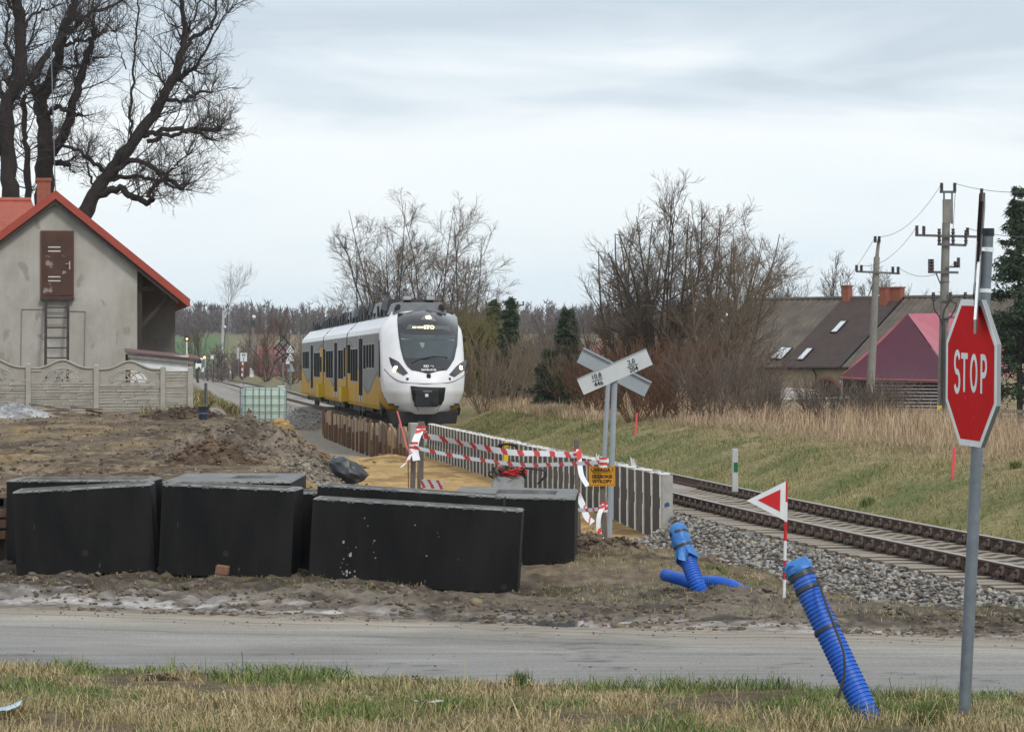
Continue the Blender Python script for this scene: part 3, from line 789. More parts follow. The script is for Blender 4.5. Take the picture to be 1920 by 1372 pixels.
for a_, b_ in (((779, 762), (784, 771)), ((823, 762), (818, 771))):
    mb = MB(); mb.tube([onface(*a_, .012), onface(*b_, .012)], .012, 4); mb.obj('nose_seam', m_tl, train)
# plough, mirror pods, cab side windows
mb = MB(); mb.hexa([(-1.12, .5, .08), (1.12, .5, .08), (1.12, 2.2, .08), (-1.12, 2.2, .08), (-1.18, .45, .5), (1.18, .45, .5), (1.3, 2.4, .62), (-1.3, 2.4, .62)]); mb.obj('snow_plough', m_rub, train)
mb = MB()
for s in (-1, 1):
    mb = MB(); mb.hexa([(s * 1.30, 2.4, .35), (s * 1.40, 2.4, .35), (s * 1.40, 3.3, .4), (s * 1.30, 3.3, .4), (s * 1.30, 2.2, .6), (s * 1.43, 2.2, .6), (s * 1.43, 3.3, .9), (s * 1.30, 3.3, .9)]); mb.obj('side_skirt', m_rub, train)
for s in (-1, 1):
    mb = MB(); f_ = lambda y, z, s=s: Vector((s * (1.455 + (.012 if True else 0)), y, z))
    mb.prism([f_(2.35, 1.75), f_(2.75, 1.7), f_(3.1, 2.3), f_(3.05, 3.0), f_(2.6, 3.05), f_(2.35, 2.6)], (s * .035, 0, 0)); mb.obj('cab_side_window', m_glass, train)
    mb = MB(); mb.box((s * 1.5 - .06, 2.9, 3.0), (s * 1.5 + .12 * s + .06, 3.05, 3.15)); mb.obj('side_camera', m_black, train, bevel=.02)
# cars
cars = [(3.3, 24.3), (24.9, 45.0), (45.6, 69.6)]
wave_y = [3.3, 3.9, 10.1, 22.9, 35.6, 46.9, 61.8, 70, 74]
wave_z = [1.75, 1.88, 1.15, 3.08, 1.27, 3.1, 1.3, 2.02, 1.6]
def wave(y):
    i = int(np.searchsorted(wave_y, y)) - 1; i = max(0, min(i, len(wave_y) - 2))
    t = (y - wave_y[i]) / (wave_y[i + 1] - wave_y[i]); t = min(1, max(0, t)); t = t * t * (3 - 2 * t)
    return wave_z[i] + (wave_z[i + 1] - wave_z[i]) * t
for ci, (ya, yb) in enumerate(cars):
    body = MB(); zb = .62
    for s in (-1, 1):
        yl = np.linspace(ya, yb, 90); rows = []
        for y in yl:
            w = wave(y)
            rows.append([Vector((s * 1.40, y, zb - .08)), Vector((s * 1.44, y, zb + .06)), Vector((s * 1.44, y, max(zb + .08, w - .09))), Vector((s * 1.44, y, w + .07)), Vector((s * 1.44, y, 3.32)), Vector((s * 1.40, y, 3.5)), Vector((s * 1.0, y, 3.93)), Vector((s * .7, y, 4.0))])
        body.grid(rows, 0, lambda a, b_: (1, 1, 2, 0, 3, 3, 3)[b_] if b_ != 3 else 0)
    body.face([(-.7, ya, 4.0), (.7, ya, 4.0), (.7, yb, 4.0), (-.7, yb, 4.0)], 4)
    for y in (ya, yb):
        body.face([(-1.4, y, .54), (1.4, y, .54), (1.44, y, 3.32), (1.0, y, 3.93), (-1.0, y, 3.93), (-1.44, y, 3.32)], 4)
    body.obj('car_body', [m_tg, m_ty, m_tl, m_tw, m_rub], train)
# gangways
for y in (24.6, 45.3):
    mb = MB(); mb.box((-1.25, y - .35, .8), (1.25, y + .35, 3.7)); mb.obj('gangway', m_rub, train)
    for s in (-1, 1):
        mb = MB(); mb.box((s * 1.44, y - .8, .62), (s * 1.72, y - .18, 1.22), 0); mb.box((s * 1.44, y + .2, .62), (s * 1.72, y + .75, 1.25), 0); mb.box((s * 1.44, y - .2, .55), (s * 1.62, y + .2, 1.1), 1); mb.obj('yaw_damper_bracket', [mat('safety_yellow', (.62, .43, .02), .4) if 'safety_yellow' not in MATS else MATS['safety_yellow'], m_black], train)
# windows: (y0, y1, z0, z1)
wins = [(6.0, 7.3, 2.0, 2.98), (7.7, 9.0, 2.0, 2.98), (9.4, 10.7, 2.0, 2.98), (11.2, 12.6, 1.95, 2.98),
        (16.6, 18.2, 1.45, 2.85), (18.35, 19.95, 1.45, 2.85), (20.1, 21.5, 1.45, 2.85), (21.7, 23.8, 1.75, 3.05),
        (25.4, 26.8, 1.6, 2.95), (27.4, 29.0, 1.5, 2.85), (29.2, 31.2, 1.5, 2.85),
        (36.0, 37.9, 1.5, 2.85), (38.1, 39.9, 1.5, 2.85), (40.1, 42.2, 1.5, 2.85), (43.0, 44.6, 1.75, 2.95),
        (46.6, 48.2, 1.75, 2.6), (48.5, 50.1, 1.5, 2.8), (50.3, 52.1, 1.5, 2.8), (52.4, 54.6, 1.5, 2.8),
        (60.6, 62.2, 1.9, 2.9), (62.5, 64.1, 1.9, 2.9), (64.4, 66.0, 1.9, 2.9), (66.4, 68.0, 1.9, 2.9)]
doors = [(13.2, 15.6, .72, 3.3), (32.2, 34.6, .72, 3.25), (55.8, 58.2, .72, 3.25)]
for s in (-1, 1):
    for (a, b_, z0, z1) in wins:
        mb = MB(); mb.box((s * 1.43, a, z0), (s * 1.452, b_, z1)); w = mb.obj('window', m_frame, train)
        mb = MB(); mb.box((s * 1.435, a + .1, z0 + .06), (s * 1.462, b_ - .1, z1 - .06)); mb.obj('pane', m_pane, w)
    for (a, b_, z0, z1) in doors:
        mb = MB(); mb.box((s * 1.43, a, z0), (s * 1.456, b_, z1)); d_ = mb.obj('door', m_frame, train)
        mb = MB()
        for q in (0, 1):
            y0 = a + .12 + q * 1.1; mb.box((s * 1.435, y0, z0 + .25), (s * 1.466, y0 + .98, z1 - .12))
        mb.obj('pane', m_pane, d_)
        mb = MB(); mb.box((s * 1.44, a + 1.16, z0), (s * 1.47, a + 1.24, z1)); mb.obj('door_seal', m_black, d_)
# roof gear
def unit(name, y0, y1, z1, hw, m, zb=3.95, slope=.25, xoff=0):
    mb = MB(); mb.hexa([(-hw + xoff, y0, zb), (hw + xoff, y0, zb), (hw + xoff, y1, zb), (-hw + xoff, y1, zb), (-hw * .85 + xoff, y0 + slope, z1), (hw * .85 + xoff, y0 + slope, z1), (hw * .85 + xoff, y1 - slope, z1), (-hw * .85 + xoff, y1 - slope, z1)])
    return mb.obj(name, m, train, bevel=.03)
unit('roof_fairing', 2.7, 6.2, 4.42, .98, m_roofs, zb=3.98, slope=.45)
unit('air_conditioner', 3.3, 6.0, 4.52, .62, m_roofg, zb=4.3, slope=.1)
for s in (-1, 1):
    mb = MB(); mb.tube([(s * .78, 2.8, 4.26), (s * .78, 3.2, 4.26)], .09, 10); mb.tube([(s * .86, 2.7, 4.2), (s * .86, 3.0, 4.2)], .06, 8); mb.obj('horn', m_black, train)
    mb = MB(); mb.box((s * .42 - .15, 3.2, 4.5), (s * .42 + .15, 3.6, 4.63)); mb.obj('antenna', m_frame, train, bevel=.02)
unit('resistor_box', 7.2, 11.5, 4.62, .95, m_roofg, slope=.5)
unit('roof_fairing', 12.2, 16.0, 4.58, .98, m_roofs, slope=1.1)
for k, (a, b_, z1, mm) in enumerate([(16.8, 19.2, 4.5, m_roofg), (19.6, 22.8, 4.58, m_roofg), (26.0, 29.6, 4.55, m_roofg), (30.2, 34.0, 4.56, m_roofs), (34.6, 37.5, 4.5, m_roofg), (38.2, 41.0, 4.55, m_roofg), (41.6, 44.2, 4.5, m_roofg), (46.4, 49.5, 4.5, m_roofg), (50, 53.5, 4.56, m_roofg), (54.2, 57.0, 4.48, m_roofs), (57.5, 61, 4.55, m_roofg), (61.5, 65.0, 4.5, m_roofg)]):
    unit('roof_unit', a, b_, z1, .95, mm, slope=.3)
mb = MB()
for y in np.arange(7, 66, 2.1):
    mb.box((-1.0, y, 4.0), (-.93, y + random.uniform(.2, 1.2), 4.0 + random.uniform(.12, .45)))
mb.obj('pipework', m_roofg, train, kind='stuff')
mb = MB(); mb.hexa([(-1.35, 69.6, .6), (1.35, 69.6, .6), (1.1, 72.0, .6), (-1.1, 72.0, .6), (-1.0, 69.6, 3.9), (1.0, 69.6, 3.9), (.8, 70.6, 3.8), (-.8, 70.6, 3.8)]); mb.obj('rear_nose', m_tw, train)
# bogies and underframe boxes
for y in (4.6, 25.0, 45.2, 66.2):
    bg = MB()
    for s in (-1, 1): bg.box((s * 1.05 - .12, y - 1.7, .38), (s * 1.05 + .12, y + 1.7, .68)); bg.box((s * 1.1 - .16, y - .5, .3), (s * 1.1 + .16, y + .5, .85))
    bg.box((-.9, y - .4, .4), (.9, y + .4, .7)); bgo = bg.obj('bogie', m_rub, train)
    wh = MB()
    for s in (-1, 1):
        for dy in (-1.2, 1.2): wh.tube([(s * .70, y + dy, .42), (s * .83, y + dy, .42)], .42, 18)
    wh.obj('wheel', mat('wheel_steel', (.07, .062, .055), .5) if 'wheel_steel' not in MATS else MATS['wheel_steel'], bgo)
mb = MB()
for a, b_ in ((8, 12.5), (13.2, 16), (16.6, 21.5), (28, 31), (31.5, 36), (36.5, 41.5), (49, 53), (53.6, 58), (58.5, 62.5)):
    mb = MB(); mb.box((-1.36, a, .3 + random.uniform(0, .12)), (1.36, b_, .6)); mb.obj('underframe_box', m_rub, train)

# ------------------------------------------------------------------ retaining wall of concrete L blocks
m_blk = mat('wall_dark', (.075, .07, .068), .85, (.05, .047, .046), scale=6, bump=.35, bscale=30)
m_blkb = mat('wall_dark_brown', (.095, .085, .078), .85, (.06, .054, .05), scale=3, bump=.35, bscale=30)
m_blkc = mat('wall_dark_sandy', (.085, .080, .078), .85, (.16, .125, .085), scale=2.2, bump=.35, bscale=30, mixlo=.5, mixhi=.75)
m_blkl = mat('wall_pale', (.36, .355, .34), .88, (.28, .275, .26), scale=6, bump=.3, bscale=30)
m_joint = mat('joint_foam', (.86, .84, .80), .9, (.70, .68, .64), scale=20)
wall = T('retaining_wall', 'long low wall of dark concrete blocks with white joints beside the rails', 'wall', (float(wall_x(57)), 57, -.6))
SB = .92; LB = 56.4
def wpt(Y, off, z):
    t = tdir(Y); nrm = Vector((t.y, -t.x, 0)); return Vector((float(xc(Y)), Y, 0)) - nrm * (1.71 - off) + Vector((0, 0, z))
bm0 = None; jm0 = None
nb = int((104.0 - LB) / SB)
for i in range(nb):
    Y = LB + SB * (i + .5); t = tdir(Y); ang = math.atan2(-t.x, t.y)
    if bm0 is None:
        mb = MB(); hl = SB / 2 - .015
        mb.box((-.07, -hl, -.62), (.07, hl, .462), 0); mb.box((-.06, -hl, -.9), (.45, hl, -.62), 0)
        mb.box((-.069, -hl, .462), (.068, hl, .470), 1)
        bm0 = mb.obj('block', [m_blk, m_blkl], None, loc=(0, 0, 0), bevel=0)
        mb = MB(); q = [( -.078 - random.uniform(0, .014)) for _ in range(6)]
        for k in range(6):
            z0 = -.6 + k * .18; w0 = random.uniform(.038, .062); mb.box((q[k], -w0, z0), (-.055, w0, z0 + .18))
        mb.box((-.10, -.08, .475), (.06, .1, .50))
        jm0 = mb.obj('joint', m_joint, None, loc=(0, 0, 0))
        bo, jo = bm0, jm0
        bvar = [bm0.data]
        for mm_ in (m_blkb, m_blkc):
            q_ = bm0.data.copy(); q_.materials[0] = mm_; bvar.append(q_)
    else:
        bo = bm0.copy(); bo.data = bvar[random.choice((0, 0, 1, 2))]; COL.objects.link(bo); jo = jm0.copy(); COL.objects.link(jo)
    for o, yy in ((bo, Y), (jo, Y - SB / 2)):
        o.parent = wall; p = wpt(yy, 0, random.uniform(-.008, .008)); o.location = p - Vector(wall.location); o.rotation_euler = (0, random.uniform(-.006, .006), ang)
        o.scale = (1, 1, 1)
mb = MB(); p = wpt(LB - .02, 0, 0); t = tdir(LB); R = axes((t.y, -t.x, 0), (0, 0, 1))
R = Matrix(((t.y, t.x, 0), (-t.x, t.y, 0), (0, 0, 1)))
mb.obox(p + Vector((.02, -.05, -.07)), (.17, .07, 1.08), R); mb.obj('end_face', m_blkl, wall)
mb = MB(); mb.beam(p + Vector((-.06, -.088, -.02)), p + Vector((.05, -.088, .02)), .004, .06); mb.obj('paint_mark', mat('blue_mark', (.03, .07, .2), .6), wall)
mb = MB(); p = wpt(104.6, 0, 0); mb.obox(p + Vector((-.28, 0, -.06)), (.42, .75, 1.1), R); mb.obj('end_block', m_blkl, wall, bevel=.02)
# foil scraps sticking out of the coping
m_foil = mat('foil_scrap', (.62, .63, .64), .45, (.48, .49, .5), scale=30)
for i, Y in enumerate([57.3, 59.2, 60.3, 62, 63.2, 64.5, 65.8, 67.5, 69.2, 70.5, 72, 74, 76.5, 79, 80.5, 83, 86, 88, 91]):
    mb = MB(); k = random.uniform(.04, .10) if i not in (2, 5) else .2
    for q in range(5):
        a = wpt(Y + random.uniform(-.3, .3), random.uniform(-.04, .06), .47); b_ = a + Vector((random.uniform(-.06, .06), random.uniform(-.07, .07), random.uniform(.3, 1) * k)); c_ = a + Vector((random.uniform(-.06, .08), random.uniform(-.07, .07), random.uniform(0, .5) * k)); mb.face([a, b_, c_]); mb.face([a + Vector((.01, 0, 0)), c_, b_ + Vector((.06, .02, -.03))])
    mb.obj('foil_scrap', m_foil, wall, fix=False)

# ------------------------------------------------------------------ timber shoring
m_board = mat('shoring_board', (.52, .36, .22), .85, (.38, .25, .15), scale=2.5, stretch=(4, 4, .8), bump=.3, bscale=18)
m_board2 = mat('shoring_board_brown', (.22, .13, .08), .85, (.14, .085, .055), scale=2.5, stretch=(4, 4, .8))
m_board3 = mat('shoring_board_grey', (.36, .30, .24), .85, (.26, .21, .16), scale=2.5, stretch=(4, 4, .8))
sho = T('timber_shoring', 'row of upright raw timber boards holding up the track bed', 'shoring', (float(wall_x(135)), 135, -1.1))
Y = 105.6; k = 0
while Y < 162:
    w = random.uniform(.5, 1.15)
    off = random.choice((0, .05, .1)); top_ = np.interp(Y, [105, 125, 162], [.22, .12, .03]) + random.uniform(-.12, .12)
    t = tdir(Y); R = Matrix(((t.y, t.x, 0), (-t.x, t.y, 0), (0, 0, 1)))
    tilt = Matrix.Rotation(random.uniform(-.03, .03), 3, 'X')
    p = wpt(Y + w / 2, -.02 - off, 0); mb = MB(); zb = -.75 if Y < 112 else -1.3
    mb.obox(Vector((p.x, p.y, (top_ + zb) / 2)), (.06, w * .94, top_ - zb), R @ tilt)
    mb.obj('board', random.choice((m_board, m_board, m_board, m_board3, m_board3, m_board2)), sho)
    Y += w * random.choice((.8, 1.0, 1.15)); k += 1
Y = 106.0
while Y < 162:
    t = tdir(Y); R = Matrix(((t.y, t.x, 0), (-t.x, t.y, 0), (0, 0, 1)))
    mb = MB(); p = wpt(Y, -.22, 0); tp = random.uniform(-.5, -.15); mb.obox(Vector((p.x, p.y, (tp - 1.3) / 2)), (.09, .16, tp + 1.3), R); mb.obj('strut', m_board2, sho)
    Y += random.uniform(1.4, 2.6)
mb = MB(); p = wpt(163, -.1, 0); mb.tube([(p.x, p.y, -1.3), (p.x, p.y, .15)], .12, 8); mb.obj('end_post', m_board2, sho)

# ------------------------------------------------------------------ house with the red verge
m_plast = mat('grey_render', (.43, .41, .37), .93, (.29, .27, .235), scale=.6, bump=.5, bscale=40, mixlo=.36, mixhi=.62, detail=9, stretch=(1, 1, .6), spots=((.27, .25, .22), 1.7, .62))
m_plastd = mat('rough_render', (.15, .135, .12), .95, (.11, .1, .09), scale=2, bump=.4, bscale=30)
m_rtile = mat('red_tile', (.36, .10, .065), .6, (.30, .08, .055), scale=2)
m_verge = mat('verge_metal', (.33, .06, .038), .5, (.28, .05, .034), scale=2)
m_brown = mat('brown_door', (.085, .035, .022), .6, (.055, .026, .018), scale=2, spots=((.23, .2, .18), 2.2, .64))
m_dwood = mat('dark_timber', (.06, .048, .04), .9, (.04, .032, .027), scale=4, stretch=(5, 5, .6))
m_brick = mat('chimney_brick', (.30, .10, .06), .9, (.22, .075, .05), scale=8)
HY = 115.0; HS = F / HY
def hp(u, v, Y=HY): return P(u, v, Y)
house = T('gable_house', 'grey rendered gable house with red roof edge and a high brown door', 'house', (-13, HY, .7), rot=math.radians(7.5))
ap = hp(105, 372); wr = hp(257, 690); wl = -18.5
def rz(x, side):      # underside of roof
    return ap.z - abs(x - ap.x) * (.812 if side > 0 else .76)
xr = hp(257, 0).x
mb = MB()
poly = [(wl, HY, .3), (xr, HY, .3), (xr, HY, rz(xr, 1) - .12), (ap.x, HY, ap.z - .12), (wl, HY, rz(wl, -1) - .12)]
mb.prism([Vector(p) for p in poly], (0, 13, 0)); mb.obj('wall', m_plast, house)
# faint outline of a bricked-up gateway: recessed joint strips
mb = MB()
for a, b_ in (((40, 700), (42, 580)), ((42, 580), (87, 580)), ((128, 583), (160, 584)), ((160, 584), (158, 700))):
    p, q = hp(*a), hp(*b_); p.y = q.y = HY - .012; mb.beam(p, q, .03, .02)
mb.obj('plaster_crack', mat('crack_grey', (.2, .19, .17), .9), house)
# side annex under the long roof slope
mb = MB(); xa = hp(340, 0, HY + 1.6).x
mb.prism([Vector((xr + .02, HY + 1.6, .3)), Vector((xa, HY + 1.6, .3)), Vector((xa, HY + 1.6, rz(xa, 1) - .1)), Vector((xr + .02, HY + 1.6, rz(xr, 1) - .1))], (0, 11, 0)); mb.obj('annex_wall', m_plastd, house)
mb = MB(); mb.box((xr + .03, HY + .2, 1.9), (xr + .16, HY + .34, rz(xr + .1, 1) - .15)); mb.beam((xr + .15, HY + .3, 3.4), (xr + 1.0, HY + .3, rz(xr + 1.0, 1) - .2), .1, .12); mb.beam((xr + .1, HY + .3, 4.6), (xr + .9, HY + .3, rz(xr + .8, 1) - .15), .12, .14); mb.obj('post', m_dwood, house)
# roof: two slopes, verge boards
ex, ez = hp(352, 560, HY - .35).x, None
for side, xe in ((1, ex), (-1, -19.6)):
    zE = rz(xe, side); mb = MB(); n_ = 10
    top_ = [(ap.x + (xe - ap.x) * k / n_, ap.z + (zE - ap.z) * k / n_) for k in range(n_ + 1)]
    mb.hexa([(ap.x, HY - .3, ap.z), (xe, HY - .3, zE), (xe, HY + 13.2, zE), (ap.x, HY + 13.2, ap.z), (ap.x, HY - .3, ap.z + .1), (xe, HY - .3, zE + .1), (xe, HY + 13.2, zE + .1), (ap.x, HY + 13.2, ap.z + .1)])
    rf = mb.obj('roof', m_rtile, house)
    mb = MB(); mb.hexa([(ap.x, HY - .36, ap.z - .04), (xe, HY - .36, zE - .04), (xe, HY - .3, zE - .04), (ap.x, HY - .3, ap.z - .04), (ap.x, HY - .36, ap.z + .24), (xe + .03 * side, HY - .36, zE + .22), (xe + .03 * side, HY - .3, zE + .22), (ap.x, HY - .3, ap.z + .24)]); mb.obj('verge_board', m_verge, rf)
    mb = MB()
    mb.hexa([(ap.x, HY - .28, ap.z - .2), (xe - .35 * side, HY - .28, zE - .2 + .28), (xe - .35 * side, HY - .12, zE + .08), (ap.x, HY - .12, ap.z - .2), (ap.x, HY - .28, ap.z - .02), (xe - .35 * side, HY - .28, zE + .26), (xe - .35 * side, HY - .12, zE + .26), (ap.x, HY - .12, ap.z - .02)]); mb.obj('rafter', m_dwood, rf)
mb = MB(); c0 = P(85, 380, HY + 5) + Vector((.62, 0, 0)); s_c = F / (HY + 5)
mb.box((c0.x - .23, c0.y, 5.5), (c0.x + .23, c0.y + .5, P(0, 338, HY + 5).z)); ch = mb.obj('chimney', m_brick, house)
mb = MB(); zt_ = P(0, 338, HY + 5).z; mb.box((c0.x - .27, c0.y - .04, zt_ - .04), (c0.x + .27, c0.y + .54, zt_ + .06)); mb.obj('chimney_cap', m_brick, ch)
# door
a, b_ = hp(77, 433), hp(139, 558)
mb = MB(); mb.box((a.x, HY - .06, b_.z), (b_.x, HY + .02, a.z)); dr = mb.obj('door', mat('door_frame', (.10, .045, .03), .6), house)
mb = MB(); mb.box((a.x + .07, HY - .085, b_.z + .06), (b_.x - .04, HY - .05, a.z - .06)); mb.obj('door_leaf', m_brown, dr)
mb = MB()
m_pst = mat('pale_strip', (.55, .54, .5), .5)
for v in (464, 471.5, 519.5, 527):
    p, q = hp(91, v), hp(114, v); mb = MB(); mb.box((p.x, HY - .1, p.z - .018), (q.x, HY - .08, p.z + .018)); mb.obj('light_strip', m_pst, dr)
mb = MB(); p = hp(131, 498); mb.box((p.x - .02, HY - .12, p.z - .13), (p.x + .02, HY - .085, p.z + .13)); mb.beam((p.x, HY - .14, p.z + .05), (p.x - .13, HY - .14, p.z + .05), .02, .02); mb.obj('handle', m_frame, dr)
mb = MB(); mb.box((a.x, HY - .2, b_.z - .09), (b_.x, HY, b_.z)); mb.obj('threshold', m_dwood, house)
# ladder
lad = T('wooden_ladder', 'dark ladder standing against the house wall below the high door', 'ladder', (-13, HY, .7), rot=math.radians(7.5))
for u in (87, 128):
    mb = MB(); p, q = hp(u, 562), hp(u - 1, 715); p.y = HY - .13; q.y = HY - .75; mb.beam(q, p, .09, .07, up=(0, 1, 0)); mb.obj('rail', m_dwood, lad)
for k in range(8):
    v = 577 + k * 18.8; f_ = (v - 562) / 153; mb = MB(); p, q = hp(88, v), hp(127, v); p.y = q.y = HY - .13 - .62 * f_; mb.beam(p, q, .04, .04); mb.obj('rung', m_dwood, lad)
# tiled wing behind
wing = T('tiled_house', 'house roof of red scalloped tiles behind the left gable', 'house', (-13, HY, .7), rot=math.radians(7.5))
mb = MB(); mb.box((-30, 121.5, .3), (-16.4, 129, 5.6)); mb.obj('wall', m_plast, wing)
xA, xB = -29, P(57, 380, 123).x + 1.1
za, zb_ = P(0, 379, 124).z, P(0, 470, 120).z
rows = []
for j in range(0, 41):
    t = j / 40; ph = (t * 12) % 1
    row = []
    for i in range(0, 120):
        x = xA + (xB + (t * 1.1) - xA) * i / 119
        row.append(Vector((x, 124 - 4 * t, za + (zb_ - za) * t + .05 * (1 - ph) - .03 * abs(math.sin(x * 9)) * 1.0 + (.02 if ph < .2 else 0))))
    rows.append(row)
mb = MB(); mb.grid(rows); mb.obj('roof', m_rtile, wing, smooth=False, fix=False)
mb = MB(); mb.tube([(xA, 124, za + .05), (xB, 124, za + .05)], .09, 8); mb.obj('ridge_tile', m_rtile, wing)
mb = MB(); mb.hexa([(xA, 124.02, za), (xB, 124.02, za), (xB, 129, 6), (xA, 129, 6), (xA, 124.02, za + .05), (xB, 124.02, za + .05), (xB, 129, 6.05), (xA, 129, 6.05)]); mb.obj('rear_roof', m_rtile, wing)
# aerial mast
am = T('aerial_mast', 'thin grey aerial pole rising behind the chimney of the grey house', 'mast', (P(103, 0, 122).x, 122, 7))
mb = MB(); p = P(104, 365, 122); mb.tube([p, P(92, -40, 122)], .018, 6); mb.obj('pole', m_galv, am)
mb = MB(); p = P(93, -20, 122); mb.beam(p - Vector((.5, 0, 0)), p + Vector((.5, 0, 0)), .02, .02); mb.obj('aerial', m_galv, am)

# lean-to shed before the house
shed = T('lean_to_shed', 'low white shed with a flat sloping roof behind the concrete fence', 'shed', (P(295, 0, 110).x, 110, .7), rot=math.radians(6.5))
a, b_ = P(232, 658, 109.6), P(372, 672, 109.6)
mb = MB(); mb.hexa([(a.x, 109.4, a.z - .05), (b_.x, 109.4, b_.z - .05), (b_.x, 112.5, b_.z + .05), (a.x, 112.5, a.z + .05), (a.x, 109.4, a.z), (b_.x, 109.4, b_.z), (b_.x, 112.5, b_.z + .1), (a.x, 112.5, a.z + .1)]); mb.obj('roof', mat('felt_roof', (.14, .085, .085), .8), shed)
mb = MB(); mb.hexa([(a.x + .1, 109.46, a.z - .2), (b_.x - .25, 109.46, b_.z - .17), (b_.x - .25, 109.56, b_.z - .17), (a.x + .1, 109.56, a.z - .2), (a.x + .05, 109.46, a.z - .06), (b_.x - .15, 109.46, b_.z - .06), (b_.x - .15, 109.56, b_.z - .06), (a.x + .05, 109.56, a.z - .06)]); mb.obj('fascia', mat('grey_fascia', (.25, .24, .225), .85, (.18, .175, .165), scale=6), shed)
c0, d0 = P(245, 690, 110), P(352, 690, 110)
mb = MB(); mb.box((c0.x, 109.58, .5), (d0.x, 112.3, 2.45)); mb.obj('wall', mat('shed_white', (.78, .79, .80), .8, (.56, .57, .58), scale=2), shed)
for u, mm in ((238, m_dwood), (242.5, MATS['raw_wood']), (350.5, MATS['raw_wood'])):
    p = P(u, 0, 109.9); mb = MB(); mb.box((p.x - .05, 109.88, .5), (p.x + .05, 109.98, 2.5)); mb.obj('post', mm, shed)

# ------------------------------------------------------------------ concrete panel fence
m_fence = mat('fence_concrete', (.37, .345, .30), .92, (.29, .265, .225), scale=3, bump=.3, bscale=30)
m_fpost = mat('fence_post_concrete', (.385, .36, .315), .92, (.32, .295, .255), scale=4, bump=.2, bscale=30)
fence = T('concrete_fence', 'beige concrete panel fence with arched lattice tops in front of the grey house', 'fence', (P(180, 0, 106).x, 106, .6))
FY = 106.0; zrow = [.55, 1.0, 1.45, 1.9]
posts = [(-73, 683), (53.5, 684.5), (181, 687), (306, 690), (357, 691)]
for u, v in posts:
    p = P(u, v, FY); mb = MB(); mb.box((p.x - .075, FY - .07, .3), (p.x + .075, FY + .09, p.z + .03)); mb.hexa([(p.x - .075, FY - .07, p.z + .03), (p.x + .075, FY - .07, p.z + .03), (p.x + .075, FY + .09, p.z + .03), (p.x - .075, FY + .09, p.z + .03), (p.x - .04, FY - .03, p.z + .06), (p.x + .04, FY - .03, p.z + .06), (p.x + .04, FY + .05, p.z + .06), (p.x - .04, FY + .05, p.z + .06)])
    mb.obj('post', m_fpost, fence)
def ledges(mb, x0, x1, z0, z1, skip=None):
    z = z0
    while z < z1 - .02:
        h = random.uniform(.055, .10); h = min(h, z1 - z); x = x0
        while x < x1 - .02:
            w = random.uniform(.3, .95); w = min(w, x1 - x); d = random.uniform(.012, .04)
            if skip is None or not skip(x + w / 2, z + h / 2, w / 2):
                mb.hexa([(x + .008, FY - d, z + .006), (x + w - .008, FY - d * .8, z + .006), (x + w, FY + .01, z), (x, FY + .01, z), (x + .01, FY - d * .6, z + h - .012), (x + w - .01, FY - d, z + h - .01), (x + w, FY + .01, z + h), (x, FY + .01, z + h)])
            x += w
        z += h
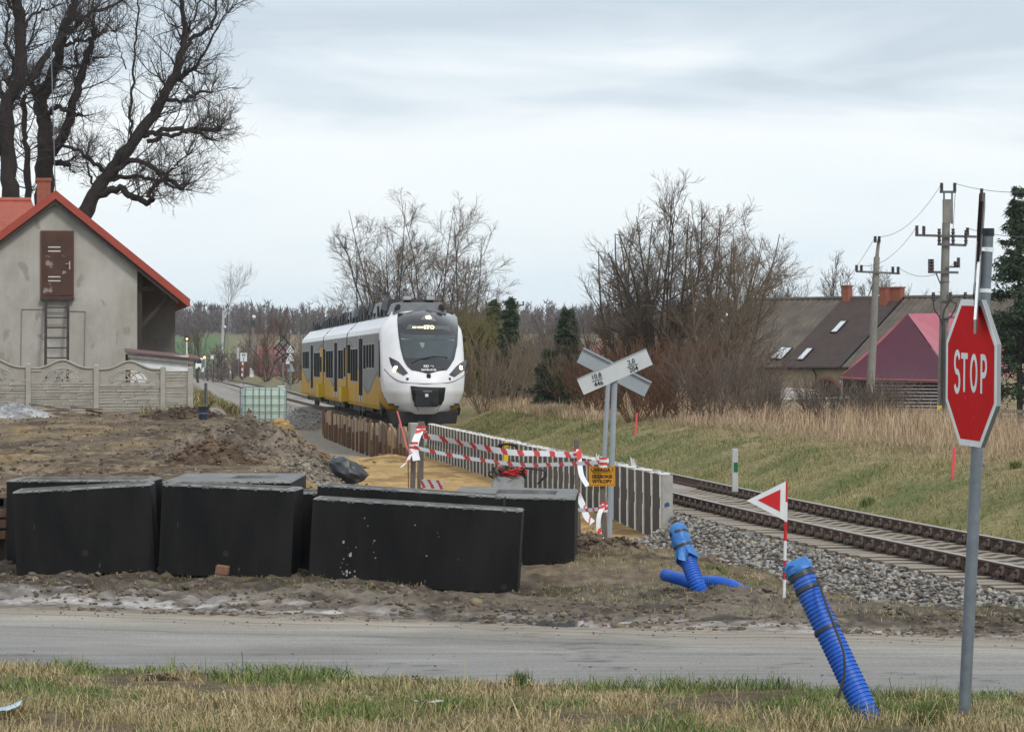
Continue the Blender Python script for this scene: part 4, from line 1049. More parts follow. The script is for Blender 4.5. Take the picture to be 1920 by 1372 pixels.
for k in range(4):
    x0, x1 = P(posts[k][0], 0, FY).x + .07, P(posts[k + 1][0], 0, FY).x - .07
    drop = -.03 * k
    nrow = 4 if k == 3 else 3
    for r_ in range(nrow):
        z0 = .42 + r_ * .42 + drop; z1 = z0 + .412
        if k == 3 and r_ == 3: z1 = z0 + .4
        mb = MB(); mb.box((x0, FY, z0), (x1, FY + .05, z1)); ledges(mb, x0, x1, z0, z1); mb.obj('panel', m_fence, fence)
    if k == 3: continue
    zb = .42 + 3 * .42 + drop; xm = (x0 + x1) / 2; hw = (x1 - x0) / 2
    topz = lambda x: zb + .40 + .26 * (math.exp(-((x - xm) / (hw * .48)) ** 2)) + .02 * abs((x - xm) / hw) ** 4
    rx, rz_ = hw * .58, .36; opb = zb + .04
    opt = lambda x: opb + rz_ * math.sqrt(max(0, 1 - ((x - xm) / rx) ** 2))
    mb = MB(); N_ = 44
    for i in range(N_):
        xa_, xb_ = x0 + (x1 - x0) * i / N_, x0 + (x1 - x0) * (i + 1) / N_
        inside = abs((xa_ + xb_) / 2 - xm) < rx * .985
        if inside:
            mb.hexa([(xa_, FY, opt(xa_)), (xb_, FY, opt(xb_)), (xb_, FY + .05, opt(xb_)), (xa_, FY + .05, opt(xa_)), (xa_, FY, topz(xa_)), (xb_, FY, topz(xb_)), (xb_, FY + .05, topz(xb_)), (xa_, FY + .05, topz(xa_))])
            mb.box((xa_, FY, zb), (xb_, FY + .05, opb))
        else:
            mb.hexa([(xa_, FY, zb), (xb_, FY, zb), (xb_, FY + .05, zb), (xa_, FY + .05, zb), (xa_, FY, topz(xa_)), (xb_, FY, topz(xb_)), (xb_, FY + .05, topz(xb_)), (xa_, FY + .05, topz(xa_))])
    ledges(mb, x0, x1, zb, zb + .40, lambda x, z, w: abs(x - xm) - w < rx * 1.0)
    tp = mb.obj('arched_panel', m_fence, fence)
    mb = MB(); mb.tube([(x0 + (x1 - x0) * i / 40, FY - .02, topz(x0 + (x1 - x0) * i / 40)) for i in range(41)], .032, 6); mb.obj('coping', m_fpost, tp)
    mb = MB(); arc = lambda cx, r1, r2, t0, t1: [(cx + r1 * math.cos(t), FY - .005, opb + r2 * math.sin(t)) for t in np.linspace(t0, t1, 14)]
    mb.tube(arc(xm, rx + .02, rz_ + .02, 0, math.pi), .028, 5)
    for cx, t0, t1 in ((xm - rx * .62, 0, 2.2), (xm + rx * .62, .94, math.pi), (xm - rx * .2, 0, 2.75), (xm + rx * .2, .39, math.pi)):
        pts = [q for q in arc(cx, rx * .62, rz_ * .8, t0, t1) if ((q[0] - xm) / rx) ** 2 + ((q[2] - opb) / rz_) ** 2 < 1.04]
        if len(pts) > 2: mb.tube(pts, .02, 5)
    for cx in (xm - rx * .62, xm, xm + rx * .62): mb.tube(arc(cx, rx * .34, rz_ * .22, 0, math.pi), .022, 5)
    mb.obj('lattice', m_fpost, tp)
# ------------------------------------------------------------------ black culvert boxes by the road
m_bit = mat('black_bitumen', (.0052, .0054, .0060), .62, (.0165, .0155, .015), scale=2.6, stretch=(1, 1, .3), bump=.25, bscale=50, spec=.14, spots=((.10, .098, .09), 11, .735))
m_bit2 = mat('black_bitumen_spattered', (.0054, .0054, .0060), .62, (.016, .015, .0145), scale=2.4, stretch=(1, 1, .3), bump=.25, bscale=50, spec=.14, spots=((.16, .155, .145), 13, .735))
m_cc = mat('bare_concrete', (.235, .235, .23), .9, (.13, .13, .128), scale=5, bump=.35, bscale=50)
def culvert(c, size, yaw=0, roll=0, wallt=.14, label='', base=None, hole=None, m=None, drain=None, wide=None):
    """open box of four cast walls; c = centre of the footprint at the front face, size = (length, depth, height)"""
    L, Dp, H = size
    t = T('culvert_box', label, 'concrete box', c, 'black coated concrete boxes lined up by the road')
    t.rotation_euler = (0, roll, yaw)
    org = ORG[t.name]; o = lambda x, y, z: Vector((x, y, z)) + org
    wx = wallt if wide is None else wide
    mb = MB(); x0, x1, y0, y1 = -L / 2, L / 2, 0, Dp
    xi0, xi1, yi0, yi1 = x0 + wx, x1 - wx, y0 + wallt, y1 - wallt
    if hole: xi0, xi1, yi0, yi1 = hole
    ch = .02
    ob = [o(x0, y0, 0), o(x1, y0, 0), o(x1, y1, 0), o(x0, y1, 0)]; om = [o(x0, y0, H - ch), o(x1, y0, H - ch), o(x1, y1, H - ch), o(x0, y1, H - ch)]
    ot = [o(x0 + ch, y0 + ch, H), o(x1 - ch, y0 + ch, H), o(x1 - ch, y1 - ch, H), o(x0 + ch, y1 - ch, H)]
    it = [o(xi0, yi0, H), o(xi1, yi0, H), o(xi1, yi1, H), o(xi0, yi1, H)]; ib = [o(xi0, yi0, .02), o(xi1, yi0, .02), o(xi1, yi1, .02), o(xi0, yi1, .02)]
    # roughened top edge: subdivide the front lip
    for k in range(4):
        q = (k + 1) % 4
        mb.face([ob[k], ob[q], om[q], om[k]], 0); mb.face([om[k], om[q], ot[q], ot[k]], 1); mb.face([ot[k], ot[q], it[q], it[k]], 1); mb.face([it[k], it[q], ib[q], ib[k]], 1)
    mb.face(ob[::-1], 0); mb.face(ib, 1)
    b_ = mb.obj('shell', [m or m_bit, m_cc], t, fix=False)
    if drain:
        mb = MB(); p = o(drain[0], -.004, drain[1]); mb.tube([p, p + Vector((0, .02, 0))], .032, 12); mb.obj('drain_hole', m_letter, t)
    # crumbs of mortar along the front lip
    mb = MB()
    for k in range(int(L * 26)):
        x = random.uniform(x0 + .03, x1 - .03); w = random.uniform(.006, .03); mb.box((o(x, 0, 0).x, o(0, -.004, 0).y, o(0, 0, H - random.uniform(.018, .034) ** 1.0).z), (o(x + w, 0, 0).x, o(0, .02, 0).y, o(0, 0, H - .004).z))
    mb.obj('mortar_crumbs', m_cc, t, kind='stuff')
    return t
def bot(u0, u1, v0, v1, Y):
    a, b_ = P(u0, v0, Y), P(u1, v1, Y); return (a + b_) / 2, (b_ - a).length, math.atan2(a.z - b_.z, b_.x - a.x)
c, L, rl = bot(32, 291, 1078, 1074, 37.4); culvert(c + Vector((0, 0, 0)), (L, .95, .90), .05, -math.radians(3.2), .06, 'leftmost black concrete box tilted with its right end raised', drain=(.0, .22))
c, L, rl = bot(12, 282, 1050, 1050, 39.0); culvert(c, (L, 1.1, .87), -.02, 0, .10, 'black concrete box with grey rim standing behind the leftmost tilted box')
c, L, rl = bot(296, 546, 1078, 1084, 37.2); culvert(c, (L, .8, .935), -.06, math.radians(2.4), .10, 'black concrete box with a small brick leaning at its foot', drain=(.0, .24))
c, L, rl = bot(303, 545, 1062, 1062, 39.0); culvert(c, (L, 2.9, .925), 0, .0, .3, 'grey topped concrete box with a rectangular opening beside the earth heap', hole=(-.03 - .0, .44, .95, 2.1))
c, L, rl = bot(520, 640, 1070, 1070, 38.5); culvert(c, (L, 1.1, .84), 0, 0, .12, 'black concrete box mostly hidden in the gap left of the biggest box')
c, L, rl = bot(577, 970, 1090, 1112, 36.9); big = culvert(c, (L * 1.0, .55, .86), -.05, math.radians(3.3), .06, 'biggest black concrete box with pale splashes at its lower left corner', m=m_bit2, drain=(L / 2 - .14, .06))
c, L, rl = bot(585, 935, 1070, 1082, 37.9); culvert(c, (L, .62, .885), -.04, math.radians(3.6), .08, 'pale rimmed concrete box close behind the biggest black box')
c, L, rl = bot(838, 1076, 1068, 1068, 39.4); culvert(c, (L, 2.9, .80), -.03, math.radians(1.2), .2, 'rightmost black concrete box with open rectangular top beside the warning sign', hole=(-.22, .46, .95, 2.2), m=m_bit2)
# splashes on the biggest box
m_spl = mat('pale_splash', (.36, .35, .33), .8)
mb = MB(); org = ORG[big.name]
for k in range(24):
    x, z = -L / 2 - .06 + abs(random.gauss(0, .16)), .06 + abs(random.gauss(.1, .13)); rr_ = abs(random.gauss(0, .005)) + .002
    c0 = org + Vector((x, -.003, z)); mb.face([c0 + Vector((rr_ * math.cos(a) * random.uniform(.7, 1.2), 0, rr_ * 1.35 * math.sin(a))) for a in np.linspace(0, 6.28, 8)[:-1]])
for k in range(9):
    x, z = random.uniform(-L / 2, L / 2), random.uniform(.05, .7); rr_ = random.uniform(.003, .009)
    c0 = org + Vector((x, -.003, z)); mb.face([c0 + Vector((rr_ * math.cos(a) * random.uniform(.6, 1.4), 0, rr_ * math.sin(a))) for a in np.linspace(0, 6.28, 7)[:-1]])
mb.obj('pale_splash', m_spl, big, kind='stuff', fix=False)
# brick and stones
mb = MB(); c = P(417, 1068, 36.7); mb.obox(c + Vector((0, 0, .0)), (.13, .22, .09), Matrix.Rotation(.15, 3, 'Y')); tag(mb.obj('brick', mat('old_brick', (.22, .12, .075), .9, (.16, .085, .055), scale=20), bevel=.008), 'reddish brown brick lying at the foot of a black concrete box', 'brick')
V, Fc = rocks(np.array([[*P(893, 1130, 33.2)]]), np.array([.085]), RNG, .85, .12)
mesh_np('stone', V, Fc, mat('sandstone', (.26, .2, .14), .9, (.18, .13, .09), scale=14, bump=.4), org=np.array(P(893, 1138, 33.2)), label='ochre rounded stone on the mud in front of the biggest box', cat='stone')
# timber pile at the left edge
pl = T('timber_stack', 'dark timber stack cut off by the left edge of the picture', 'timber', P(0, 1010, 40.0))
for k in range(4):
    mb = MB(); a = P(-60, 1000 - k * 20, 40.0); b_ = P(14 - (k == 3) * 6, 1000 - k * 20, 40.0); mb.box((a.x, 39.8 + .05 * k, a.z - .05), (b_.x, 40.3, a.z + .04)); mb.obj('beam', MATS['shoring_board_brown'], pl)
for u in (-30, 5):
    mb = MB(); a = P(u, 1000, 40.15); mb.box((a.x - .05, 39.95, -.1), (a.x + .05, 40.2, P(0, 932, 40.15).z)); mb.obj('bearer', MATS['dark_timber'], pl)

# ------------------------------------------------------------------ STOP sign with the crossbuck on one post
YS = 22.2
base = P(1808, 1338, YS); topp = P(1852, 432, YS)
stop = T('stop_sign', 'red octagonal STOP sign turned edgewise on a tall grey post', 'road sign', base)
mb = MB(); mb.tube([base, topp], .0375, 16); post = mb.obj('post', m_galv, stop, smooth=True)
mb = MB(); mb.tube([topp - Vector((0, 0, .035)), topp + Vector((0, 0, .012))], .0415, 16); mb.obj('post_cap', m_black, stop, smooth=True)
lean = (topp - base).normalized()
a_ = math.radians(77.3)
right = Vector((math.cos(a_), -math.sin(a_), 0)); n_ = Vector((-math.sin(a_), -math.cos(a_), 0))
roll = math.radians(1.6)
sr = (right * math.cos(roll) - Vector((0, 0, 1)) * math.sin(roll)).normalized(); su = (Vector((0, 0, 1)) * math.cos(roll) + right * math.sin(roll)).normalized()
sc_ = P(1821, 699, YS - .07); Rs = Matrix((sr, su, n_)).transposed()
def sp(x, z, o=0): return sc_ + Rs @ Vector((x, z, o))
R8 = .45 / math.cos(math.pi / 8)
oct_ = lambda r: [(r * math.cos(math.pi / 8 + k * math.pi / 4), r * math.sin(math.pi / 8 + k * math.pi / 4)) for k in range(8)]
mb = MB(); mb.prism([sp(x, z, 0) for x, z in oct_(R8)], n_ * -.026, 0); mb.obj('plate', [mat('plate_back', (.27, .28, .28), .5, metal=.3)], stop)
mb = MB(); mb.prism([sp(x, z, .001) for x, z in oct_(R8)], n_ * .002); mb.obj('white_border', m_signw, stop)
mb = MB(); mb.prism([sp(x, z, .004) for x, z in oct_(R8 * .915)], n_ * .001); mb.obj('red_field', mat('stop_red', (.56, .010, .012), .7, (.49, .009, .010), scale=5, spec=.06, spots=((.55, .12, .1), 26, .72)), stop)
def stroke(mb, pts, w, o=.0065):
    L_ = []; R_ = []
    for i, p in enumerate(pts):
        a = Vector(pts[max(0, i - 1)]); b_ = Vector(pts[min(len(pts) - 1, i + 1)]); d = (b_ - a).normalized(); q = Vector((-d.y, d.x)) * w / 2
        L_.append(Vector(p) + q); R_.append(Vector(p) - q)
    for i in range(len(pts) - 1):
        mb.face([sp(*L_[i], o), sp(*R_[i], o), sp(*R_[i + 1], o), sp(*L_[i + 1], o)])
arc2 = lambda cx, cz, rx, rz, t0, t1, n=12: [(cx + rx * math.cos(t), cz + rz * math.sin(t)) for t in np.linspace(t0, t1, n)]
lw = .036; hh = .118; pi = math.pi
for name, x0 in (('S', -.295), ('T', -.125), ('O', .085), ('P', .265)):
    mb = MB()
    if name == 'S':
        stroke(mb, arc2(x0 + .015, .058, .052, .06, .35, pi * 1.5, 14)[:-1] + [(x0 + .015, 0)] + arc2(x0 + .015, -.058, .052, .06, pi / 2, -pi + .35, 14)[1:], lw)
    if name == 'T': stroke(mb, [(x0 - .07, hh - .018), (x0 + .07, hh - .018)], lw); stroke(mb, [(x0, hh - .036), (x0, -hh)], lw, .007)
    if name == 'O': stroke(mb, arc2(x0 - .01, 0, .06, hh - .018, 0, 2 * pi, 28), lw)
    if name == 'P': stroke(mb, [(x0 - .03, hh), (x0 - .03, -hh)], lw); stroke(mb, [(x0 - .012, hh - .018), (x0 + .02, hh - .018)] + arc2(x0 + .02, .046, .05, .054, pi / 2, -pi / 2, 12) + [(x0 - .012, -.008)], lw, .007)
    for k in range(len(mb.v)):     # letters 0.33 m high
        l_ = Rs.inverted() @ (mb.v[k] - sc_); mb.v[k] = sc_ + Rs @ Vector((l_.x * .84, l_.y * 1.02, l_.z))
    mb.obj('letter', m_signw, stop, fix=False)
for v in (545, 800):
    f_ = (1338 - v) / (1338 - 432); p = base + (topp - base) * f_; mb = MB(); mb.tube([p - lean * .012, p + lean * .012], .041, 14); mb.obj('clamp', m_signw if v < 600 else m_galv, stop)
mb = MB(); p = base + lean * .0; mb.tube([base - Vector((0, 0, .12)), base + Vector((0, 0, .012))], .022, 8); mb.obj('base_paint', mat('pink_marker', (.75, .08, .10), .6), stop)
# crossbuck arms, nearly edge-on to the camera
cb = T('crossing_cross', 'white and red crossbuck seen edgewise on top of the STOP sign post', 'road sign', P(1842, 500, YS))
ce = P(1833, 492, YS - .06)
e1 = Vector((-.13, -.99, 0)).normalized(); en = Vector((-.99, .13, 0))
up2 = (Vector((0, 0, 1)) + Vector((.065, 0, 0))).normalized()
mcr = mat('cross_back', (.035, .022, .02), .7, spec=.1); m_gg_ = mat('cross_rear', (.16, .165, .17), .6)
def arm(sgn):
    d = (up2 * math.sin(math.radians(32)) * 1.0 + e1 * sgn * math.cos(math.radians(32))).normalized() if False else (up2 * .80 + e1 * sgn * .6).normalized()
    wv = en.cross(d).normalized()
    H_ = .50; hw = .07
    q = en * (.006 * sgn)
    def pl_(a, b_, m, nm, o0, o1, k=1.0):
        mb = MB(); pts = [ce + q + d * a + wv * hw * k, ce + q + d * a - wv * hw * k, ce + q + d * b_ - wv * hw * k, ce + q + d * b_ + wv * hw * k]
        mb.prism([p + en * o0 for p in pts], en * (o1 - o0)); return mb.obj(nm, m, cb)
    pl_(-H_, 0, m_signw, 'arm', -.012, .004); pl_(0, H_, mcr, 'arm', -.012, .004)
    pl_(-.2, .2, m_signw, 'arm_face', .004, .008, .8)
    pl_(H_ - .3, H_ - .03, mcr, 'red_end', .0045, .009, .85); pl_(-H_ + .03, -H_ + .3, mcr, 'red_end', .0045, .009, .85)
    pl_(-H_, H_, m_gg_, 'arm_back', -.016, -.012)
arm(1); arm(-1)
for v in (468,):
    f_ = (1338 - v) / (1338 - 432); p = base + (topp - base) * f_; mb = MB(); mb.tube([p - lean * .014, p + lean * .014], .0425, 14); mb.beam(p, Vector((ce.x, ce.y, p.z)), .03, .02); mb.obj('clamp', m_signw, cb)

# ------------------------------------------------------------------ triangular signal board on a striped stake
YT = 33.5
def stripes(name_t, u, vt, vb, Y, n, r, first_red=True, du=0, parent=None):
    for k in range(n):
        a, b_ = P(u + du * k / n, vt + (vb - vt) * k / n, Y), P(u + du * (k + 1) / n, vt + (vb - vt) * (k + 1) / n, Y)
        mb = MB(); mb.tube([a, b_], r, 10); mb.obj('pole_band', m_red if (k % 2 == 0) == first_red else m_signw, parent, smooth=True)
tri = T('triangle_signal', 'white and red triangular flag board on a striped pole by the rails', 'railway sign', P(1471, 1127, YT))
bands = [903, 941, 977.5, 1013.5, 1050, 1086, 1123, 1130]
for k in range(7):
    a, b_ = P(1474.5 - 4.5 * (bands[k] - 903) / 230, bands[k], YT), P(1474.5 - 4.5 * (bands[k + 1] - 903) / 230, bands[k + 1], YT)
    mb = MB(); mb.tube([a, b_], .0155, 10); mb.obj('pole_band', m_red if k % 2 == 0 else m_signw, tri, smooth=True)
mb = MB(); o = Vector((0, -.022, 0)); mb.prism([P(1400, 938, YT) + o, P(1472, 976, YT) + o, P(1473, 902, YT) + o], (0, .006, 0)); mb.obj('board', m_signw, tri)
mb = MB(); o = Vector((0, -.026, 0)); mb.prism([P(1420.5, 937, YT) + o, P(1462, 958, YT) + o, P(1463, 917, YT) + o], (0, .003, 0)); mb.obj('red_triangle', m_red, tri)

# ------------------------------------------------------------------ ribbed blue pipes
m_blue = mat('blue_pipe', (.018, .11, .50), .45, (.075, .16, .40), scale=5, mixlo=.5, mixhi=.72)
m_bluef = mat('blue_foil', (.05, .20, .52), .35, (.035, .15, .42), scale=12, bump=.6, bscale=18)
m_tape_b = mat('duct_tape', (.045, .045, .045), .4)
def ribbed(path, R, pitch, name, label, cat, ns=16):
    """a pipe with real ribs, swept along a smooth path"""
    path = [Vector(p) for p in path]; cum = [0]
    for a, b_ in zip(path, path[1:]): cum.append(cum[-1] + (b_ - a).length)
    L_ = cum[-1]; pts = []; rr = []; s = 0; prof = [(0, 1.0), (.38, 1.0), (.5, .90), (.88, .90)]
    def at(s):
        i = min(max(0, int(np.searchsorted(cum, s)) - 1), len(path) - 2); return path[i].lerp(path[i + 1], (s - cum[i]) / (cum[i + 1] - cum[i]))
    while s < L_ - pitch:
        for q, k in prof: pts.append(at(s + q * pitch)); rr.append(R * k)
        s += pitch
    t = T(name, label, cat, path[0]); mb = MB(); mb.tube(pts, rr, ns, caps=True); mb.obj('ribbed_tube', m_blue, t, smooth=True, sharp=35); return t, at, L_
def crumple(c0, d, R, L_, name, parent, seed):
    rs = random.Random(seed); d = d.normalized(); x = d.cross(Vector((0, 1, 0))).normalized(); y = x.cross(d)
    mb = MB(); rows = []
    for i, (t, k) in enumerate(((0, 1.06), (.25, 1.1), (.45, 1.06), (.65, 1.1), (.85, 1.0), (.96, .75), (1.02, .4), (1.0, .1))):
        rows.append([c0 + d * (t * L_ + (rs.uniform(-.01, .012) if i > 2 else 0)) + (x * math.cos(a) + y * math.sin(a)) * R * k * (1 + .08 * math.sin(a * 5 + i * 2) + rs.uniform(-.04, .04)) for a in np.linspace(0, 2 * pi, 20)[:-1]]); rows[-1].append(rows[-1][0])
    mb.grid(rows); return mb.obj(name, m_bluef, parent, smooth=True)
def tapeband(at, s, R, parent, w=.028, name='tape_band'):
    mb = MB(); a, b_ = at(s), at(s + w); mb.tube([a, b_], R, 18); return mb.obj(name, m_tape_b, parent, smooth=True, sharp=60)
path = spline([P(1640, 1372, 22.0), P(1616, 1318, 22.05), P(1562, 1203, 22.2), P(1520, 1115, 22.3), P(1497, 1066, 22.35)])
pipe, at, L_ = ribbed(path, .080, .0265, 'blue_pipe', 'thick blue ribbed pipe leaning out of the grass in front of the road', 'pipe', 24)
crumple(at(L_ - .03), at(L_ - .02) - at(L_ - .2), .082, .085, 'foil_cap', pipe, 3)
tapeband(at, L_ - .065, .0865, pipe); tapeband(at, L_ - .155, .0865, pipe, .022); tapeband(at, L_ - .435, .0865, pipe, .02)
mb = MB(); pts = spline([P(1533, 1085, 22.2), P(1550, 1135, 22.1), P(1568, 1182, 22.05), P(1582, 1225, 22.0), P(1582, 1270, 22.0), P(1570, 1308, 22.0)], 24); mb.tube(pts, .009, 6); mb.obj('cable_end', m_tape_b, pipe, smooth=True)
path = spline([P(1318, 1116, 35.2), P(1305, 1090, 35.2), P(1290, 1050, 35.3), P(1278, 1015, 35.35), P(1271, 992, 35.4)])
p2_, at, L_ = ribbed(path, .080, .0265, 'blue_pipe', 'blue ribbed pipe standing out of the ground with its end wrapped in foil', 'pipe', 18)
crumple(at(L_ - .22), at(L_) - at(L_ - .3), .085, .27, 'foil_cap', p2_, 5)
tapeband(at, L_ - .19, .096, p2_, .025); tapeband(at, L_ - .06, .096, p2_, .025)
mb = MB()
for k in range(14):
    a = 2 * pi * k / 14; s0 = at(L_ - .21); d = (at(L_) - at(L_ - .3)).normalized(); x = d.cross(Vector((0, 1, 0))).normalized(); y = x.cross(d)
    q = lambda t, rr_, s: s0 + d * s + (x * math.cos(t) + y * math.sin(t)) * rr_
    mb.face([q(a, .09, 0), q(a + .45, .09, 0), q(a + .45, .12 + .02 * math.sin(k * 3), -.11 - .04 * math.sin(k * 2)), q(a, .12 + .02 * math.sin(k * 3 - 3), -.11 - .04 * math.sin(k * 2 - 2))])
mb.obj('foil_skirt', m_bluef, p2_, fix=False)
path = spline([P(1246, 1077, 35.9), P(1275, 1085, 35.7), P(1300, 1092, 35.5), P(1335, 1090, 35.4), P(1370, 1097, 35.3), P(1402, 1113, 35.2)])
ribbed(path, .062, .024, 'blue_pipe', 'blue ribbed pipe lying in an arc on the grass behind the standing one', 'pipe', 14)
path = spline([P(1420, 1095, 36.2), P(1330, 1080, 36.1), P(1300, 1092, 36)]) if False else None

# ------------------------------------------------------------------ gradient board posts
m_gb = mat('gradient_white', (.52, .54, .54), .5, (.47, .49, .49), scale=4)
m_gg = mat('board_back_grey', (.29, .325, .355), .5, (.26, .29, .32), scale=4)
YG = 50.0
gp = T('gradient_post', 'pale slanted gradient board with two fractions on a slim grey post', 'railway sign', P(1142, 1030, YG))
mb = MB(); mb.tube([P(1141, 1032, YG), P(1153, 700, YG)], .042, 10); mb.obj('post', m_gg, gp, smooth=True)
brd = [(1082, 712.5), (1211.5, 655.5), (1223.5, 683.5), (1094.5, 740)]
mb = MB(); o = Vector((0, -.08, 0)); mb.prism([P(u, v, YG) + o for u, v in brd], (0, .025, 0)); mb.obj('board', m_gb, gp)
mb = MB(); a, b_ = P(1082, 712.5, YG), P(1211.5, 655.5, YG); mb.beam(a + Vector((0, -.05, .01)), b_ + Vector((0, -.05, .01)), .07, .02); mb.obj('board_edge', m_gg, gp)
br_ = (P(1211.5, 655.5, YG) - P(1082, 712.5, YG)).normalized(); Rg = axes(br_, Vector((-br_.z, 0, br_.x)))
def frac(u, v, a, b_, tilt):
    Rt = axes(Matrix.Rotation(tilt, 3, 'Y') @ br_, Vector((-br_.z, 0, br_.x)))
    c0 = P(u, v, YG - .09); up = Rt @ Vector((0, 1, 0)); rt = Rt @ Vector((1, 0, 0))
    add_text(a, .096, c0 + up * .052, Rt, m_letter, gp, offset=.0004, xs=.9, name='numerals'); add_text(b_, .096, c0 - up * .054, Rt, m_letter, gp, offset=.0004, xs=.9, name='numerals')
    mb = MB(); mb.beam(c0 - rt * .075, c0 + rt * .075, .004, .008); mb.obj('fraction_bar', m_letter, gp)
frac(1120.5, 712, '10.8', '446', .1); frac(1186, 685, '2,0', '204', .1)
YG2 = 66.5
g2 = T('gradient_post', 'grey backed cross board behind the white gradient board', 'railway sign', P(1131, 880, YG2))
mb = MB(); mb.tube([P(1131, 885, YG2), P(1142, 690, YG2)], .042, 8); mb.obj('post', m_gg, g2, smooth=True)
mb = MB(); mb.prism([P(u, v, YG2) for u, v in ((1094, 652.5), (1221.5, 717), (1208, 743.5), (1081.5, 679))], (0, .03, 0)); mb.obj('board', m_gg, g2)
mb = MB(); mb.beam(P(1094, 652.5, YG2), P(1221.5, 717, YG2), .09, .035); mb.obj('board_edge', m_gg, g2)

# ------------------------------------------------------------------ warning plate, stakes and barrier tape
m_amber = mat('amber_plate', (.66, .30, .018), .5, (.60, .27, .018), scale=3)
YW = 44.5
def stake(u0, v0, u1, v1, Y, w, label, m=None, name='wooden_stake', cat='stake', Y1=None):
    mb = MB(); a, b_ = P(u0, v0, Y), P(u1, v1, Y1 or Y); mb.beam(a, b_, w, w * .8, up=(0, 1, 0)); return tag(mb.obj(name, m or m_woodg, bevel=.004), label, cat)
stake(1136, 1052, 1128, 880, YW, .065, 'weathered stake carrying the yellow warning plate')
stake(1085, 1028, 1081, 824, 46.5, .065, 'tall weathered stake left of the yellow warning plate')
stake(786, 1020, 790, 790, 49.0, .085, 'short pale topped stake at the right of the taped pair'); stake(770, 1020, 776, 846, 48.6, .07, 'grey stake at the left of the taped pair')
stake(767, 1020, 765, 840, 48.3, .013, 'thin dark rod beside the taped pair of stakes', MATS['rail_steel'], 'steel_rod', 'rod')
wp = T('warning_plate', 'amber plate reading UWAGA GŁĘBOKIE WYKOPY on a stake', 'warning sign', P(1128, 911, YW - .05))
a, b_ = P(1104, 911, YW - .06), P(1153.5, 873.5, YW - .06)
mb = MB(); mb.box((a.x, a.y - .004, a.z), (b_.x, a.y, b_.z)); mb.obj('plate', m_amber, wp)
mb = MB(); w_ = .004
x0, x1, z0, z1 = a.x + .012, b_.x - .012, a.z + .012, b_.z - .012; y = a.y - .006
for bx in (((x0, y, z0), (x1, y + .001, z0 + w_)), ((x0, y, z1 - w_), (x1, y + .001, z1)), ((x0, y, z0 + w_), (x0 + w_, y + .001, z1 - w_)), ((x1 - w_, y, z0 + w_), (x1, y + .001, z1 - w_)), ((x0 + .03, y, P(0, 886.2, YW).z), (x1 - .03, y + .001, P(0, 885.3, YW).z))): mb.box(*bx)
mb.obj('border', m_letter, wp)
Rw = axes((1, 0, 0), (0, 0, 1))
for txt, v, sz_ in (('UWAGA !', 881, .062), ('GŁĘBOKIE', 893, .058), ('WYKOPY', 902.5, .060)):
    add_text(txt, sz_, P(1129, v, YW - .07), Rw, m_letter, wp, offset=.0012, xs=.95 if v > 885 else 1.0)
m_tw_ = mat('tape_white', (.72, .73, .75), .4); m_tr_ = mat('tape_red', (.60, .045, .035), .4)
def tape(pts, w, label, period=.42, twist=None, n=60, up=Vector((0, 0, 1)), red=.36):
    pts = spline(pts, n); mb = MB(); s = 0
    tw = (lambda k: 0) if twist is None else twist
    row = []
    for k, p in enumerate(pts):
        d = (pts[min(k + 1, n)] - pts[max(0, k - 1)]).normalized(); u_ = (up - d * up.dot(d)).normalized(); ang = tw(k / n); sd = d.cross(u_)
        q = u_ * math.cos(ang) + sd * math.sin(ang); row.append((p, q))
    S = [0]
    for k in range(n): S.append(S[-1] + (pts[k + 1] - pts[k]).length)
    m_ = 4
    for k in range(n):
        for j in range(m_):
            f0, f1 = j / m_ - .5, (j + 1) / m_ - .5
            ph = ((S[k] + S[k + 1]) / 2 + (f0 + f1) / 2 * w * 1.0) / period
            mb.face([row[k][0] + row[k][1] * w * f0, row[k + 1][0] + row[k + 1][1] * w * f0, row[k + 1][0] + row[k + 1][1] * w * f1, row[k][0] + row[k][1] * w * f1], 1 if ph % 1 < red else 0)
    o = mb.obj('barrier_tape', [m_tw_, m_tr_], fix=False); return tag(o, label, 'barrier tape')
A_ = lambda u, v, Y: P(u, v, Y)
tape([A_(793, 816, 48.9), A_(850, 827, 48.5), A_(900, 838, 48), A_(960, 848, 47.5), A_(1020, 850, 47), A_(1084, 853, 46.4)], .08, 'upper red and white tape strung between the two stakes', n=220, period=.33, twist=lambda t: .5 * math.sin(t * 6))
tape([A_(775, 838, 48.5), A_(830, 850, 48), A_(900, 862, 47.4), A_(980, 871, 46.4), A_(1040, 870.5, 45.6), A_(1100, 868, 44.8), A_(1128, 866, 44.4)], .05, 'lower red and white tape running to the yellow warning plate', n=220, period=.36)
tape([A_(789, 906, 48.9), A_(830, 909, 48.5)], .115, 'short wide tape stretched low beside the taped pair of stakes', n=40, period=.2)
tape([A_(1074, 955, 45.5), A_(1100, 956, 45.2), A_(1132, 953, 44.4)], .045, 'low tape behind the rightmost black box', n=50, period=.3)
SX = Vector((1, 0, 0))
tape([A_(789, 804, 48.8), A_(781, 822, 48.6), A_(777, 840, 48.5), A_(781, 863, 48.4)], .10, 'white loose tape end hanging on the taped pair', n=40, period=2.0, up=SX, red=.05)
tape([A_(771, 847, 48.3), A_(765, 862, 48.2), A_(752, 876, 48.1)], .05, 'frayed tape tail at the far left of the taped pair', n=30, period=.16, up=Vector((1, 0, .6)), red=.3)
tape([A_(1085, 842, 46.3), A_(1087, 870, 46.2), A_(1091, 892, 46.1), A_(1102, 911, 46.0)], .065, 'white tape end hanging down left of the yellow plate', n=40, period=2.6, up=SX, red=.06)
